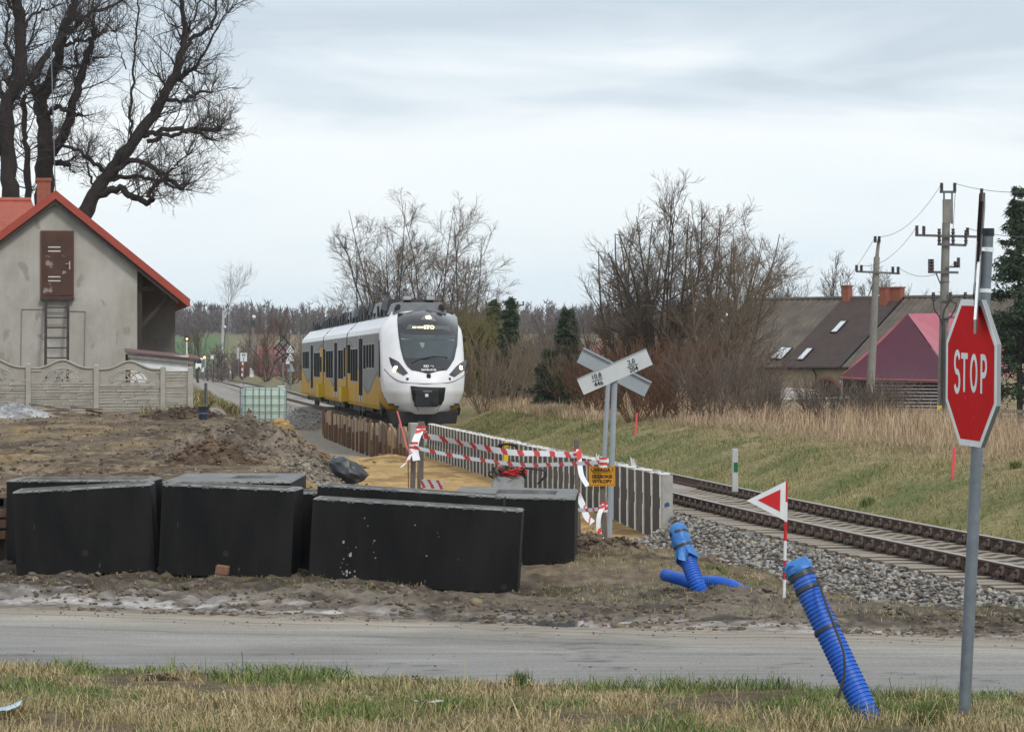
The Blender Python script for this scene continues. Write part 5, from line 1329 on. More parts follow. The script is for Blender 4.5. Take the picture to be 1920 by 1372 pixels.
tape([A_(1083, 926, 46.2), A_(1093, 948, 46.1), A_(1100, 968, 46.0), A_(1111, 980, 45.9)], .08, 'creased white tape end below the yellow plate', n=40, period=.21, up=Vector((1, 0, .5)), red=.16)
tape([A_(1133, 945, 44.3), A_(1123, 968, 44.2), A_(1124, 1000, 44.15), A_(1141, 1027, 44.1)], .055, 'longest white and red tape end trailing to the dirt', n=60, period=.35, up=SX, red=.2)
for q, (u, v, Y, k) in enumerate(((790, 808, 48.95, 'pale'), (776, 838, 48.55, 'b'), (1082, 851, 46.4, 'c'), (1131, 868, 44.3, 'd'), (1132, 952, 44.35, 'e'))):
    mb = MB(); p = P(u, v, Y)
    for z in range(4): mb.tube([p + Vector((0, 0, .03 * z - .05 + random.uniform(-.01, .01))), p + Vector((0, 0, .03 * z - .02))], .062 + random.uniform(-.006, .008) if q < 2 else .05, 8, m=z % 2)
    mb.obj('tape_knot', [m_tw_, m_tr_], label=['tape wound round the short pale topped stake', 'tape wound round the left stake of the pair', 'tape wound round the tall stake', 'tape knotted above the yellow plate', 'tape knotted below the yellow plate'][q], cat='barrier tape')
mb = MB()
mb.beam(P(745, 771, 60), P(766, 850, 58), .024, .024); tag(mb.obj('marker_stake', mat('pink_stake', (.50, .10, .10), .7), bevel=.003), 'leaning reddish stake in front of the train', 'stake')

# ------------------------------------------------------------------ plate compactor and rammer by the wall
m_mach = mat('machine_grey', (.24, .25, .26), .5, (.18, .19, .2), scale=6)
YM = 62.0
gen = T('plate_compactor', 'grey plate compactor piled with red and black cables beside the wall', 'machine', P(960, 912, YM))
a, b_ = P(919, 908, YM), P(985, 893, YM)
mb = MB(); mb.hexa([(a.x, YM - .3, a.z - .12), (b_.x, YM - .3, a.z - .12), (b_.x, YM + .4, a.z - .12), (a.x, YM + .4, a.z - .12), (a.x + .06, YM - .22, b_.z), (b_.x - .05, YM - .22, b_.z), (b_.x - .05, YM + .3, b_.z), (a.x + .06, YM + .3, b_.z)]); mb.obj('body', m_mach, gen, bevel=.03)
for k in range(9):
    mb = MB(); r_ = random.uniform(.1, .2); c0 = P(random.uniform(938, 972), random.uniform(879, 893), YM - .1 + random.uniform(-.1, .1)); ph = random.uniform(0, 6)
    mb.tube([c0 + Vector((r_ * 1.3 * math.cos(t + ph), .15 * math.sin(t + ph), .05 * math.sin(2 * t + ph) + .03 * math.cos(t))) for t in np.linspace(0, random.uniform(4, 6.3), 16)], .016, 5); mb.obj('cable', MATS['sign_red'] if k % 2 else m_black, gen, smooth=True)
mb = MB(); mb.tube([P(1008, 907, YM - .2), P(1022, 893, YM - .2), P(1023, 884, YM - .2), P(1016, 880, YM - .2), P(985, 877, YM - .2), P(980, 881, YM - .2), P(984, 896, YM - .1)], .022, 6); mb.obj('handle', m_black, gen, smooth=True)
mb = MB(); mb.tube([P(926, 900, YM - .2), P(932, 880, YM - .2), P(945, 872, YM), P(962, 876, YM)], .03, 6); mb.obj('guard', mat('rusty_frame', (.13, .1, .06), .7), gen, smooth=True)
mb = MB(); a, b_ = P(938, 890, YM), P(956, 875, YM + .2); mb.hexa([(a.x, YM, a.z), (b_.x, YM, a.z), (b_.x, YM + .3, a.z), (a.x, YM + .3, a.z), (a.x + .04, YM + .05, b_.z), (b_.x - .04, YM + .05, b_.z), (b_.x - .04, YM + .25, b_.z), (a.x + .04, YM + .25, b_.z)]); mb.obj('engine', mat('olive_cover', (.10, .085, .05), .8), gen, bevel=.03)
YR = 68.0
ram = T('rammer', 'yellow jumping jack rammer leaning at the wall behind the tape', 'machine', P(949, 868, YR))
m_yel = MATS['safety_yellow']
mb = MB(); a, b_ = P(944, 848, YR), P(955, 828.5, YR); mb.hexa([(a.x, YR, a.z), (b_.x, YR, a.z), (b_.x, YR + .15, a.z), (a.x, YR + .15, a.z), (a.x + .01, YR, b_.z), (b_.x - .01, YR, b_.z), (b_.x - .01, YR + .12, b_.z), (a.x + .01, YR + .12, b_.z)]); mb.obj('engine', m_yel, ram, bevel=.015)
mb = MB(); mb.tube([P(949, 848, YR), P(948, 866, YR)], .05, 10); mb.obj('bellows', m_yel, ram)
mb = MB(); mb.tube([P(934, 838, YR + .1), P(936, 834, YR), P(950, 832, YR - .1), P(966, 835, YR), P(968, 840, YR + .1)], .025, 6); mb.obj('handlebar', m_black, ram, smooth=True)
mb = MB(); a = P(948, 869, YR); mb.box((a.x - .12, YR - .12, a.z - .05), (a.x + .12, YR + .2, a.z + .03)); mb.obj('foot', m_mach, ram)
mb = MB(); mb.tube([P(939, 835, YR + .05), P(938, 846, YR + .05)], .035, 8); mb.obj('air_filter', m_black, ram)

# ------------------------------------------------------------------ water tank, bin, tarpaulin, heaps
YI = 95.0
ibc = T('water_tank', 'pale green plastic tank in a steel cage on the building site', 'tank', P(493, 796, YI))
a, b_ = P(452, 789, YI), P(534.5, 727, YI)
m_ibc = mat('milky_plastic', (.50, .62, .54), .45, (.44, .56, .48), scale=1.5, spec=.4)
mb = MB(); rows = []
for z, k in ((a.z, .0), (a.z + .03, .03), (b_.z - .10, .03), (b_.z - .03, .015), (b_.z, -.03)):
    x0, x1 = a.x + .03 - k * .5, b_.x - .03 + k * .5; y0, y1 = YI + .02 - k * .5, YI + 1.0
    ring = []
    for cx, cy, t0 in ((x0, y0, pi), (x1, y0, 1.5 * pi), (x1, y1, 0), (x0, y1, .5 * pi)):
        for t in (0, .25 * pi, .5 * pi):
            rr_ = .07; ring.append(Vector((cx + (rr_ if cx == x0 else -rr_) + rr_ * math.cos(t0 + t), cy + (rr_ if cy == y0 else -rr_) + rr_ * math.sin(t0 + t), z + (.02 * math.sin(cx * 9 + t) if z == b_.z else 0))))
    ring.append(ring[0]); rows.append(ring)
mb.grid(rows); mb.face(rows[-1][:-1]); mb.obj('bottle', m_ibc, ibc, smooth=True)
mb = MB(); c0 = (a + b_) / 2; mb.tube([(c0.x + .45, YI + .5, b_.z), (c0.x + .45, YI + .5, b_.z + .05)], .1, 12); mb.obj('lid', m_signw, ibc)
for u in (450.5, 460, 475, 486.5, 498, 509, 524, 536.5):
    mb = MB(); p, q = P(u, 793, YI - .03), P(u, 726, YI - .03); mb.tube([p, q], .011 if u not in (450.5, 536.5) else .016, 6); mb.obj('cage_bar', m_galv, ibc)
for v in (726, 742.5, 758.5, 772, 785.5):
    mb = MB(); p, q = P(450, v, YI - .045), P(537, v, YI - .045); mb.tube([p, q, q + Vector((0, 1.05, 0)), p + Vector((0, 1.05, 0)), p], .011 if v != 726 else .016, 6); mb.obj('cage_hoop', m_galv, ibc)
for u0, u1 in ((451, 465), (523, 537)):
    p, q = P(u0, 796, YI), P(u1, 787, YI); mb = MB(); mb.box((p.x, YI - .02, p.z), (q.x, YI + .9, q.z)); mb.obj('pallet_foot', m_black, ibc)
YB = 98.0
bn = T('rubbish_bin', 'dark blue plastic drum standing at the end of the concrete fence', 'bin', P(381, 795, YB))
mb = MB(); p, q = P(381, 796, YB), P(381, 762, YB); mb.tube([p, p.lerp(q, .7), p.lerp(q, .71), p.lerp(q, .85), p.lerp(q, .86), q], [.115, .135, .145, .145, .135, .15], 16); mb.obj('drum', mat('drum_blue', (.014, .022, .036), .4, (.03, .05, .08), scale=3), bn, smooth=True)
mb = MB(); mb.tube([p.lerp(q, .60), p.lerp(q, .66)], .143, 16); mb.obj('hoop', m_galv, bn)
mb = MB(); mb.tube([p.lerp(q, .88), p.lerp(q, 1.0)], .156, 16); mb.obj('rim', m_black, bn)
# tarpaulin bundle
YTp = 66.0
m_tarp = mat('black_tarpaulin', (.030, .033, .040), .42, (.04, .045, .055), scale=5, bump=.5, bscale=9, spec=.5)
tc_ = P(652, 878, YTp); rows = []; rt = random.Random(4)
for i in range(15):
    t = i / 14; row = []
    for j in range(25):
        a = 2 * pi * j / 24; hgt = math.sin(pi * (.04 + .92 * t)) ** .6
        x = (t - .5) * .68; rz_ = .20 * hgt * (1.1 - .35 * abs(t - .35)); ry = .24 * hgt
        cz_ = .03 - .28 * (t - .2) * .9
        f = 1 + .10 * math.sin(5 * a + 7 * t) + .07 * math.sin(9 * a - 11 * t) + rt.uniform(-.014, .014) + .05 * abs(math.sin(13 * a + 4 * t))
        row.append(Vector((tc_.x + x + .05 * math.sin(a) * t, YTp + ry * math.cos(a) * f, tc_.z + cz_ + rz_ * math.sin(a) * f)))
    row[-1] = row[0]; rows.append(row)
mb = MB(); mb.grid(rows); mb.face(rows[0][:-1]); mb.face(rows[-1][:-1]); tag(mb.obj('tarpaulin_bundle', m_tarp, smooth=True, sharp=32), 'black crumpled tarpaulin bundle on the right flank of the earth heap', 'tarpaulin')
# earth heap
def heap(name, cx, cy, h, rx, ry, seed, base, label, ncl=900, clod=(.03, .09), rot=0, sharp=1.25, cells=52, rough=.3, cat='earth heap', peaks=None):
    t = T(name, label, cat, (cx, cy, gz(cx, cy, False))); q = np.linspace(-1.12, 1.12, cells)
    A, B = np.meshgrid(q, q); rr_ = np.sqrt(A ** 2 + B ** 2)
    X = cx + A * rx * math.cos(rot) - B * ry * math.sin(rot); Yq = cy + A * rx * math.sin(rot) + B * ry * math.cos(rot)
    prof = np.clip(1 - rr_ ** sharp, -.25, 1)
    nz = fbm(X * 1.6 / max(.3, h), Yq * 1.6 / max(.3, h), seed) - .5; nf = fbm(X * 6, Yq * 6, seed + 3) - .5; nff = fbm(X * 18, Yq * 18, seed + 5, 3) - .5
    hz = prof * h * (1 + rough * 2 * nz) + (prof > -.2) * (nf * .18 * h ** .5 * rough * 2 + nff * .07 * h ** .5)
    Z = ground(X, Yq, False) + hz - .02
    if peaks is not None: Z = Z + peaks(X, Yq)
    col = np.array(base)[None, None] * mixa(.65, 1.3, e(sm(.35, .65, fbm(X * 2.5, Yq * 2.5, seed + 7))))
    id_ = np.arange(cells * cells).reshape(cells, cells); fq = np.stack([id_[:-1, :-1], id_[:-1, 1:], id_[1:, 1:], id_[1:, :-1]], -1).reshape(-1, 4)
    mesh_np('mound', np.stack([X, Yq, Z], -1).reshape(-1, 3), fq, mg, t, col=col.reshape(-1, 3), smooth=True)
    if ncl:
        aa = RNG.uniform(0, 2 * pi, ncl); rd = RNG.uniform(0, 1, ncl) ** .6 * 1.05; ia = np.clip(((rd * np.cos(aa) + 1.12) / 2.24 * (cells - 1)).astype(int), 0, cells - 1); ib = np.clip(((rd * np.sin(aa) + 1.12) / 2.24 * (cells - 1)).astype(int), 0, cells - 1)
        pos = np.stack([X[ib, ia], Yq[ib, ia], Z[ib, ia]], 1) + RNG.normal(0, .02, (ncl, 3))
        V, Fc = rocks(pos, RNG.uniform(clod[0], clod[1], ncl) * (1 + 1.0 * (RNG.uniform(0, 1, ncl) > .95)), RNG, .8, .22)
        cc = np.array(base)[None] * RNG.uniform(.6, 1.45, ncl)[:, None]; mesh_np('clods', V, Fc, m_clod, t, col=np.repeat(cc, 12, 0), kind='stuff')
    return t
YH = 72.0
hc = P(478, 0, YH)
hp1 = heap('earth_heap', hc.x, YH, .68, 2.35, 2.4, 3, (.165, .135, .108), 'big heap of dug brown earth and rubble in front of the water tank', 2600, (.015, .055), sharp=1.1, cells=110, rough=.75)
cxx = P(400, 0, 68).x; heap('earth_heap', cxx, 68, .42, .95, .9, 8, (.12, .085, .06), 'darker lump of earth at the left foot of the big heap', 500, (.02, .055), sharp=1.6, rough=.5)
heap('earth_heap', P(620, 0, 66).x, 66, .34, 1.15, 1.0, 12, (.24, .215, .18), 'slope of grey rubble running right from the big heap', 1500, (.02, .05), sharp=1.3)
heap('earth_heap', P(530, 0, 82).x, 82, .55, .8, .9, 15, (.40, .27, .12), 'small cone of yellow sand behind the big earth heap', 60, (.02, .05), sharp=1.4, rough=.25)
heap('sand_mound', P(600, 0, 84).x, 84, .22, 1.1, 1.8, 27, (.40, .27, .115), 'ochre sand spilt along the lip of the excavation right of the big heap', 120, (.015, .04), rough=.4, cat='sand heap')
heap('earth_heap', P(590, 0, 92).x, 92, .38, 1.3, 2.5, 17, (.20, .14, .085), 'low ridge of brown soil between the tank and the shoring', 500, (.02, .07), rot=.2)
heap('earth_heap', P(345, 0, 100).x, 100, .30, 1.3, 1.5, 18, (.085, .062, .045), 'dark soil bank at the foot of the last fence post', 500, (.02, .07))
heap('earth_heap', P(405, 0, 103).x, 103, .30, .5, .7, 19, (.23, .205, .18), 'small grey mound between the bin and the tank', 50, (.02, .05))
heap('earth_heap', P(290, 0, 50).x, 50, .28, .30, .9, 20, (.16, .12, .085), 'small clod pile showing between two black boxes', 150, (.02, .06))
heap('earth_heap', P(255, 0, 47).x, 47, .16, .5, .8, 23, (.15, .11, .075), 'low brown clod bank behind the leftmost boxes', 120, (.02, .05))
heap('earth_heap', P(1110, 0, 43.2).x, 43.2, .17, .36, .5, 21, (.13, .10, .075), 'brown soil pile at the foot of the warning stake', 260, (.012, .045))
heap('earth_heap', P(1165, 0, 43.8).x, 43.8, .15, .28, .4, 25, (.11, .085, .062), 'turned sod pile right of the warning stake', 200, (.012, .04))
heap('sand_mound', P(730, 0, 99).x, 99, .22, .9, 2.4, 22, (.36, .24, .10), 'low sand mound heaped against the timber boards', 30, (.02, .04), rough=.2, cat='sand heap')
heap('gravel_heap', P(30, 0, 101).x, 101, .42, 1.15, 1.2, 24, (.36, .37, .385), 'pale grey gravel heap at the foot of the concrete fence', 500, (.012, .03), rough=.15, cat='gravel heap')
# broken sod clods on the verge
for u, v, lab in ((300, 1263, 'dark sod lump on the near verge at the left'), (780, 1270, 'dark sod lump on the near verge in the middle')):
    p = PZ(u, v, .06); heap('sod_lump', p.x, p.y, .05, .16, .12, int(u), (.06, .042, .03), lab, 60, (.006, .018), cells=30, cat='sod')
# planks by the fence
for k, (u0, v0, u1, v1, lab) in enumerate(((55, 757, 130, 769, 'grey plank leaning on the gravel heap'), (133, 763, 192, 768, 'long plank lying along the fence foot'), (160, 769, 199, 764, 'orange plank across the plank heap'), (85, 770, 125, 768, 'short reddish plank under the others'), (168, 770, 190, 774, 'dark plank end on the grass'))):
    mb = MB(); mb.beam(P(u0, v0, 102.5 + .3 * k), P(u1, v1, 102.8 + .2 * k), .16, .05); tag(mb.obj('plank', [m_woodg, m_woodg, MATS['raw_wood'], MATS['shoring_board_brown'], m_dwood][k]), lab, 'plank')
# litter
mb = MB(); rows = [[P(u, v + .0, 21.9) + Vector((0, .10 * j, .012 * math.sin(u * .3 + j * 2))) for u, v in ((-20, 1334), (0, 1332), (16, 1327), (34, 1321))] for j in range(4)]
mb.grid(rows); tag(mb.obj('plastic_sheet', mat('pale_blue_plastic', (.40, .55, .66), .35), smooth=True), 'scrap of pale blue plastic in the grass at the left edge', 'litter')
mb = MB(); p = PZ(800, 1318, .08); rows = [[p + Vector((.16 * (i / 3 - .5), .02 * j, .012 + .008 * math.sin(i * 2 + j))) for i in range(5)] for j in range(3)]; mb.grid(rows); tag(mb.obj('paper_scrap', mat('paper_white', (.62, .62, .62), .7)), 'white paper scrap in the middle of the verge', 'litter')
mb = MB(); mb.beam(PZ(1148, 1024, -.45), PZ(1195, 1018, -.45), .08, .03); tag(mb.obj('plank', MATS['raw_wood']), 'fresh yellow lath lying on the sand by the wall end', 'plank')
# marker stakes and posts right of the rails
m_pink = MATS['pink_marker']
for u0, vt, vb, lab in ((1193, 774, 816, 'thin pink stake on the grassy slope behind the gradient boards'), (1788, 838, 897, 'thin pink stake on the grassy slope beside the stop sign')):
    Yq = 62 if u0 > 1500 else 88
    mb = MB(); mb.beam(P(u0 + 1.5, vt, Yq), P(u0 - 2, vb, Yq), .045, .045); tag(mb.obj('marker_stake', m_pink, bevel=.003), lab, 'stake')
mb = MB(); p = P(1765, 897, 61)
for k in range(7): q = p + Vector((random.uniform(-.25, .3), random.uniform(-.3, .3), random.uniform(0, .05))); mb.face([q, q + Vector((random.uniform(-.05, .05), .02, .01)), q + Vector((random.uniform(-.02, .05), -.02, .015))])
tag(mb.obj('pink_tape_scraps', m_pink, fix=False), 'crumpled pink tape on the grass beside the second pink stake', 'litter')
YK = 61.5
kp = T('lineside_post', 'white concrete lineside post with a green band beyond the rails', 'marker post', P(1377, 918, YK))
p, q = P(1372.5, 922, YK), P(1383.5, 841, YK); mb = MB(); mb.box((p.x, YK - .05, p.z), (q.x, YK + .05, q.z)); mb.obj('post', mat('post_pale', (.46, .47, .46), .8, (.40, .41, .40), scale=6), kp, bevel=.01)
p, q = P(1375.5, 884.5, YK), P(1383.2, 866.5, YK); mb = MB(); mb.box((p.x, YK - .056, p.z), (q.x, YK - .049, q.z)); mb.obj('green_band', mat('band_green', (.012, .13, .045), .5), kp)
mb = MB(); p = P(372, 795, 99); 
mb.tube([P(386, 758, 120), P(386, 718, 120)], .05, 8); tag(mb.obj('lineside_marker', mat('marker_dark', (.10, .11, .12), .6)), 'slim dark post on the bank right of the fence', 'marker post')
# ------------------------------------------------------------------ grass
m_grass = mat('grass_blade', (1, 1, 1), .75, attr=True, spec=.15)
def pal(N, cols, wts, rng, per):
    k = rng.choice(len(cols), N, p=np.array(wts) / sum(wts)); c = np.array(cols)[k] * rng.uniform(.75, 1.25, N)[:, None]; return np.repeat(c, per, 0)
STRAW, STRAW2, GREEN, GREEN2, BROWN = (.42, .34, .195), (.34, .265, .14), (.13, .18, .05), (.085, .13, .034), (.18, .125, .065)
r = RNG
# the near verge
N = 105000; Y = 20.3 + 6.6 * r.uniform(0, 1, N); X = r.uniform(-5.2, 5.2, N) * Y / 22
d = road_near(X) - Y
cl = fbm(X * 2.2, Y * 2.2, 81); bare = fbm(X * 1.4, Y * 1.8, 41)
k = (d > .02 + .16 * r.uniform(0, 1, N) * fbm(X * 4, Y * 0, 83)) & (r.uniform(0, 1, N) < np.where(bare > .60, .08, 1) * sm(.22, .5, cl + .12)) ; X, Y, d, cl = X[k], Y[k], d[k], cl[k]
N = len(X); green = fbm(X * 1.1, Y * 1.1, 84) + .22 * (1 - sm(.2, 1.3, d)) - .05 + .05 * sm(1, 3, X)
h = r.uniform(.035, .105, N) * mixa(.55, 1.55, sm(.38, .62, cl)) * (1 + .25 * sm(1.2, 2.6, d)) * (1 + .9 * (r.uniform(0, 1, N) > .985))
V, Fc = blades(np.stack([X, Y, ground(X, Y) - .008], 1), h, r.uniform(.003, .0075, N), r, .85, .6)
isg = r.uniform(0, 1, N) < sm(.36, .60, green) * .9
c = np.where(isg[:, None], np.array(GREEN)[None] * r.uniform(.7, 1.4, N)[:, None], np.where((r.uniform(0, 1, N) < .55)[:, None], np.array(STRAW), np.array(STRAW2)) * r.uniform(.75, 1.3, N)[:, None])
tag(mesh_np('verge_grass', V, Fc, m_grass, col=np.repeat(c, 5, 0)), 'dry straw coloured grass with green shoots along the near side of the road', 'grass', kind='stuff')
# single tufts that stand out
def tuft(u, v, z, n_, h0, h1, spread, label, cols=(GREEN, GREEN2, STRAW2), w=(3, 3, 1), lean=.5, name='grass_tuft', wid=(.003, .006)):
    p = PZ(u, v, z); a = r.uniform(0, 6.28, n_); q = np.minimum(np.abs(r.normal(0, spread, n_)), 1.25 * spread); X = p.x + q * np.cos(a); Y = p.y + q * np.sin(a)
    V, Fc = blades(np.stack([X, Y, ground(X, Y) - .01], 1), r.uniform(h0, h1, n_), r.uniform(wid[0], wid[1], n_), r, lean, .45)
    return mesh_np(name, V, Fc, m_grass, col=pal(n_, cols, w, r, 5), org=np.array((p.x, p.y, gz(p.x, p.y))), label=label, cat='grass tuft')
tuft(975, 1272, .06, 260, .06, .17, .07, 'spiky green grass tuft at the road edge in the middle')
tuft(1740, 1345, .06, 420, .08, .24, .10, 'tall bright green grass tuft at the foot of the stop sign post', w=(5, 2, 1))
tuft(1650, 1330, .06, 260, .06, .16, .10, 'green grass tuft beside the blue pipe foot', w=(5, 2, 1))
tuft(1710, 1300, .06, 400, .05, .12, .14, 'dark green weeds at the road edge near the stop sign')
tuft(1345, 1062, -.1, 300, .06, .13, .10, 'round green tuft on the grass behind the striped pole', cols=(GREEN, GREEN2, BROWN)); tuft(1415, 1098, -.1, 260, .05, .11, .10, 'green tuft beside the lying blue pipe'); tuft(1560, 1105, -.2, 200, .04, .09, .12, 'low weeds at the foot of the ballast right of the blue pipe')
tuft(1625, 905, .1, 200, .10, .24, .10, 'bright green tuft high on the slope beyond the rails', w=(6, 2, 1), wid=(.008, .014)); tuft(1905, 912, .1, 180, .10, .22, .09, 'bright green tuft on the slope at the right edge', w=(6, 2, 1), wid=(.008, .014))
# strip of grass between mud and ballast
N = 16000; Y = r.uniform(30, 45, N); X = r.uniform(-.2, 5.2, N); Dd = X - xc(Y)
k = (Dd > -6.2) & (Dd < -2.35) & (Y > road_far(X) + 1.7 + 1.0 * (fbm(X * 1.2, Y, 85) - .3)) & (fbm(X * 1.5, Y * 1.2, 86) > .42) & (X > .3); X, Y = X[k], Y[k]; N = len(X)
V, Fc = blades(np.stack([X, Y, ground(X, Y) - .01], 1), r.uniform(.03, .09, N), r.uniform(.004, .009, N), r, .6, .5)
tag(mesh_np('trackside_grass', V, Fc, m_grass, col=pal(N, (STRAW, STRAW2, GREEN, BROWN), (2, 3, 4, 1), r, 5)), 'short patchy grass between the muddy verge and the ballast', 'grass', kind='stuff')
# thin grass round the feet of the boxes and on the field edge
N = 12000; X = r.uniform(-6.5, 1.4, N); Y = r.uniform(34.5, 37.2, N)
k = (fbm(X * 1.8, Y * 2.5, 87) > .50); X, Y = X[k], Y[k]; N = len(X)
V, Fc = blades(np.stack([X, Y, ground(X, Y) - .01], 1), r.uniform(.02, .06, N), r.uniform(.004, .008, N), r, .7, .5)
tag(mesh_np('thin_grass', V, Fc, m_grass, col=pal(N, (STRAW2, GREEN, BROWN, GREEN2), (3, 3, 3, 1), r, 5)), 'thin short grass at the feet of the black boxes', 'grass', kind='stuff')
N = 9000; Y = 44 + 62 * r.uniform(0, 1, N); X = r.uniform(-.175, -.04, N) * Y
k = (fbm(X * .8, Y * .4, 88) > .5) & (X < wall_x(Y) - 4.2); X, Y = X[k], Y[k]; N = len(X)
V, Fc = blades(np.stack([X, Y, ground(X, Y) - .01], 1), r.uniform(.02, .05, N), r.uniform(.012, .03, N), r, 1.1, .8)
tag(mesh_np('field_stubble', V, Fc, m_grass, col=pal(N, (STRAW, STRAW2, BROWN, (.42, .30, .13)), (3, 3, 3, 1), r, 5)), 'flattened straw and dead grass over the churned field', 'grass', kind='stuff')
N = 9000; Y = r.uniform(104, 150, N); X = xc(Y) - r.uniform(5.6, 10, N)
V, Fc = blades(np.stack([X, Y, ground(X, Y) - .02], 1), r.uniform(.1, .4, N), r.uniform(.02, .05, N), r, .6, .4)
Vb, Fb = V, Fc; Nb = N
N = 9000; Y = r.uniform(140, 330, N); X = xc(Y) - r.uniform(4.3, 11, N); kb = fbm(X * .5, Y * .06, 89) > .4; X, Y = X[kb], Y[kb]; N = len(X)
V2, F2 = blades(np.stack([X, Y, ground(X, Y) - .02], 1), r.uniform(.15, .65, N), r.uniform(.04, .09, N), r, .6, .4); V = np.concatenate([Vb, V2]); Fc = np.concatenate([Fb, F2 + len(Vb)]); N = N + Nb
tag(mesh_np('bank_grass', V, Fc, m_grass, col=pal(N, (STRAW2, GREEN, BROWN, (.20, .15, .08)), (2, 3, 3, 2), r, 5)), 'rough grass and weeds on the bank right of the concrete fence', 'grass', kind='stuff')
# the slope beyond the rails
N = 88000; Y = 36 + 110 * r.uniform(0, 1, N) ** 1.25; Dd = 2.0 + 5.0 * r.uniform(0, 1, N); X = xc(Y) + .757 + Dd - .757
k = (X / Y < .158); X, Y, Dd = X[k], Y[k], Dd[k]; N = len(X)
cl = fbm(X * 1.1, Y * .6, 91); dry = sm(4.7, 6.2, Dd + 1.2 * (cl - .5)); gg = sm(.46, .62, fbm(X * .9, Y * .5, 92)) * (1 - dry)
h = r.uniform(.06, .17, N) * mixa(.7, 1.4, sm(.35, .65, cl)) * (1 + .7 * dry)
V, Fc = blades(np.stack([X, Y, ground(X, Y) - .02], 1), h, r.uniform(.005, .011, N) * (Y / 60) ** .6, r, .95, .6)
u_ = r.uniform(0, 1, N)[:, None]
c = np.where(u_ < (gg * .55 + .13 * (1 - dry))[:, None], np.array((.12, .165, .045)), np.where(u_ < .6, np.array((.30, .26, .125)), np.array((.23, .205, .085)))) * r.uniform(.75, 1.25, N)[:, None]
c = mixa(c, np.array((.37, .285, .19)) * r.uniform(.7, 1.2, N)[:, None], dry[:, None] * .8)
tag(mesh_np('slope_grass', V, Fc, m_grass, col=np.repeat(c, 5, 0)), 'matted yellow green grass covering the slope beyond the rails', 'grass', kind='stuff')
# tall dead reeds along the top of the slope
N = 60000; Y = 42 + 125 * r.uniform(0, 1, N) ** 1.1; Dd = 6.0 + 9 * r.uniform(0, 1, N) ** 1.5 - 1.6 * sm(85, 130, Y); X = xc(Y) + Dd
cl = fbm(X * .5, Y * .35, 95); k = (X / Y < .158) & (r.uniform(0, 1, N) < sm(.40, .58, cl)); X, Y, cl, Dd = X[k], Y[k], cl[k], Dd[k]; N = len(X)
h = r.uniform(.25, .85, N) * mixa(.3, 1.15, sm(.40, .66, cl)) * (.55 + .45 * sm(6, 8, Dd)) * (1 + .5 * (r.uniform(0, 1, N) > .97))
V, Fc = blades(np.stack([X, Y, ground(X, Y) - .02], 1), h, r.uniform(.007, .016, N) * (Y / 70) ** .5, r, .3, .35)
tag(mesh_np('dead_reeds', V, Fc, m_grass, col=pal(N, ((.50, .385, .26), (.40, .295, .195), (.29, .20, .125), (.19, .12, .08)), (3.5, 3, 1.6, 1.2), r, 5)), 'tall dead reeds and straw along the top of the slope', 'reeds', kind='stuff')

# ------------------------------------------------------------------ trees
m_bark = mat('bark_dark', (.038, .031, .027), .95, (.022, .018, .016), scale=6, bump=.8, bscale=14)
m_twig = mat('twig_dark', (.050, .040, .035), .9)
m_barkw = mat('bark_willow', (.15, .115, .075), .95, (.09, .07, .05), scale=7, bump=.5, bscale=20)
m_twigw = mat('twig_willow', (.215, .165, .118), .9, (.15, .112, .08), scale=1.5)
m_twigr = mat('twig_red', (.17, .085, .045), .9, (.11, .06, .04), scale=1.2)
m_twigp = mat('twig_mauve', (.165, .125, .10), .9, (.12, .092, .076), scale=.8)
m_twigy = mat('twig_yellow', (.19, .165, .05), .9, (.12, .10, .045), scale=.8)
m_bark2 = mat('bark_mid', (.085, .068, .052), .95, (.055, .044, .035), scale=5)
m_twig2 = mat('twig_mid', (.155, .124, .098), .9, (.11, .086, .07), scale=1)
def A3(v): return np.array([tuple(v)], float)
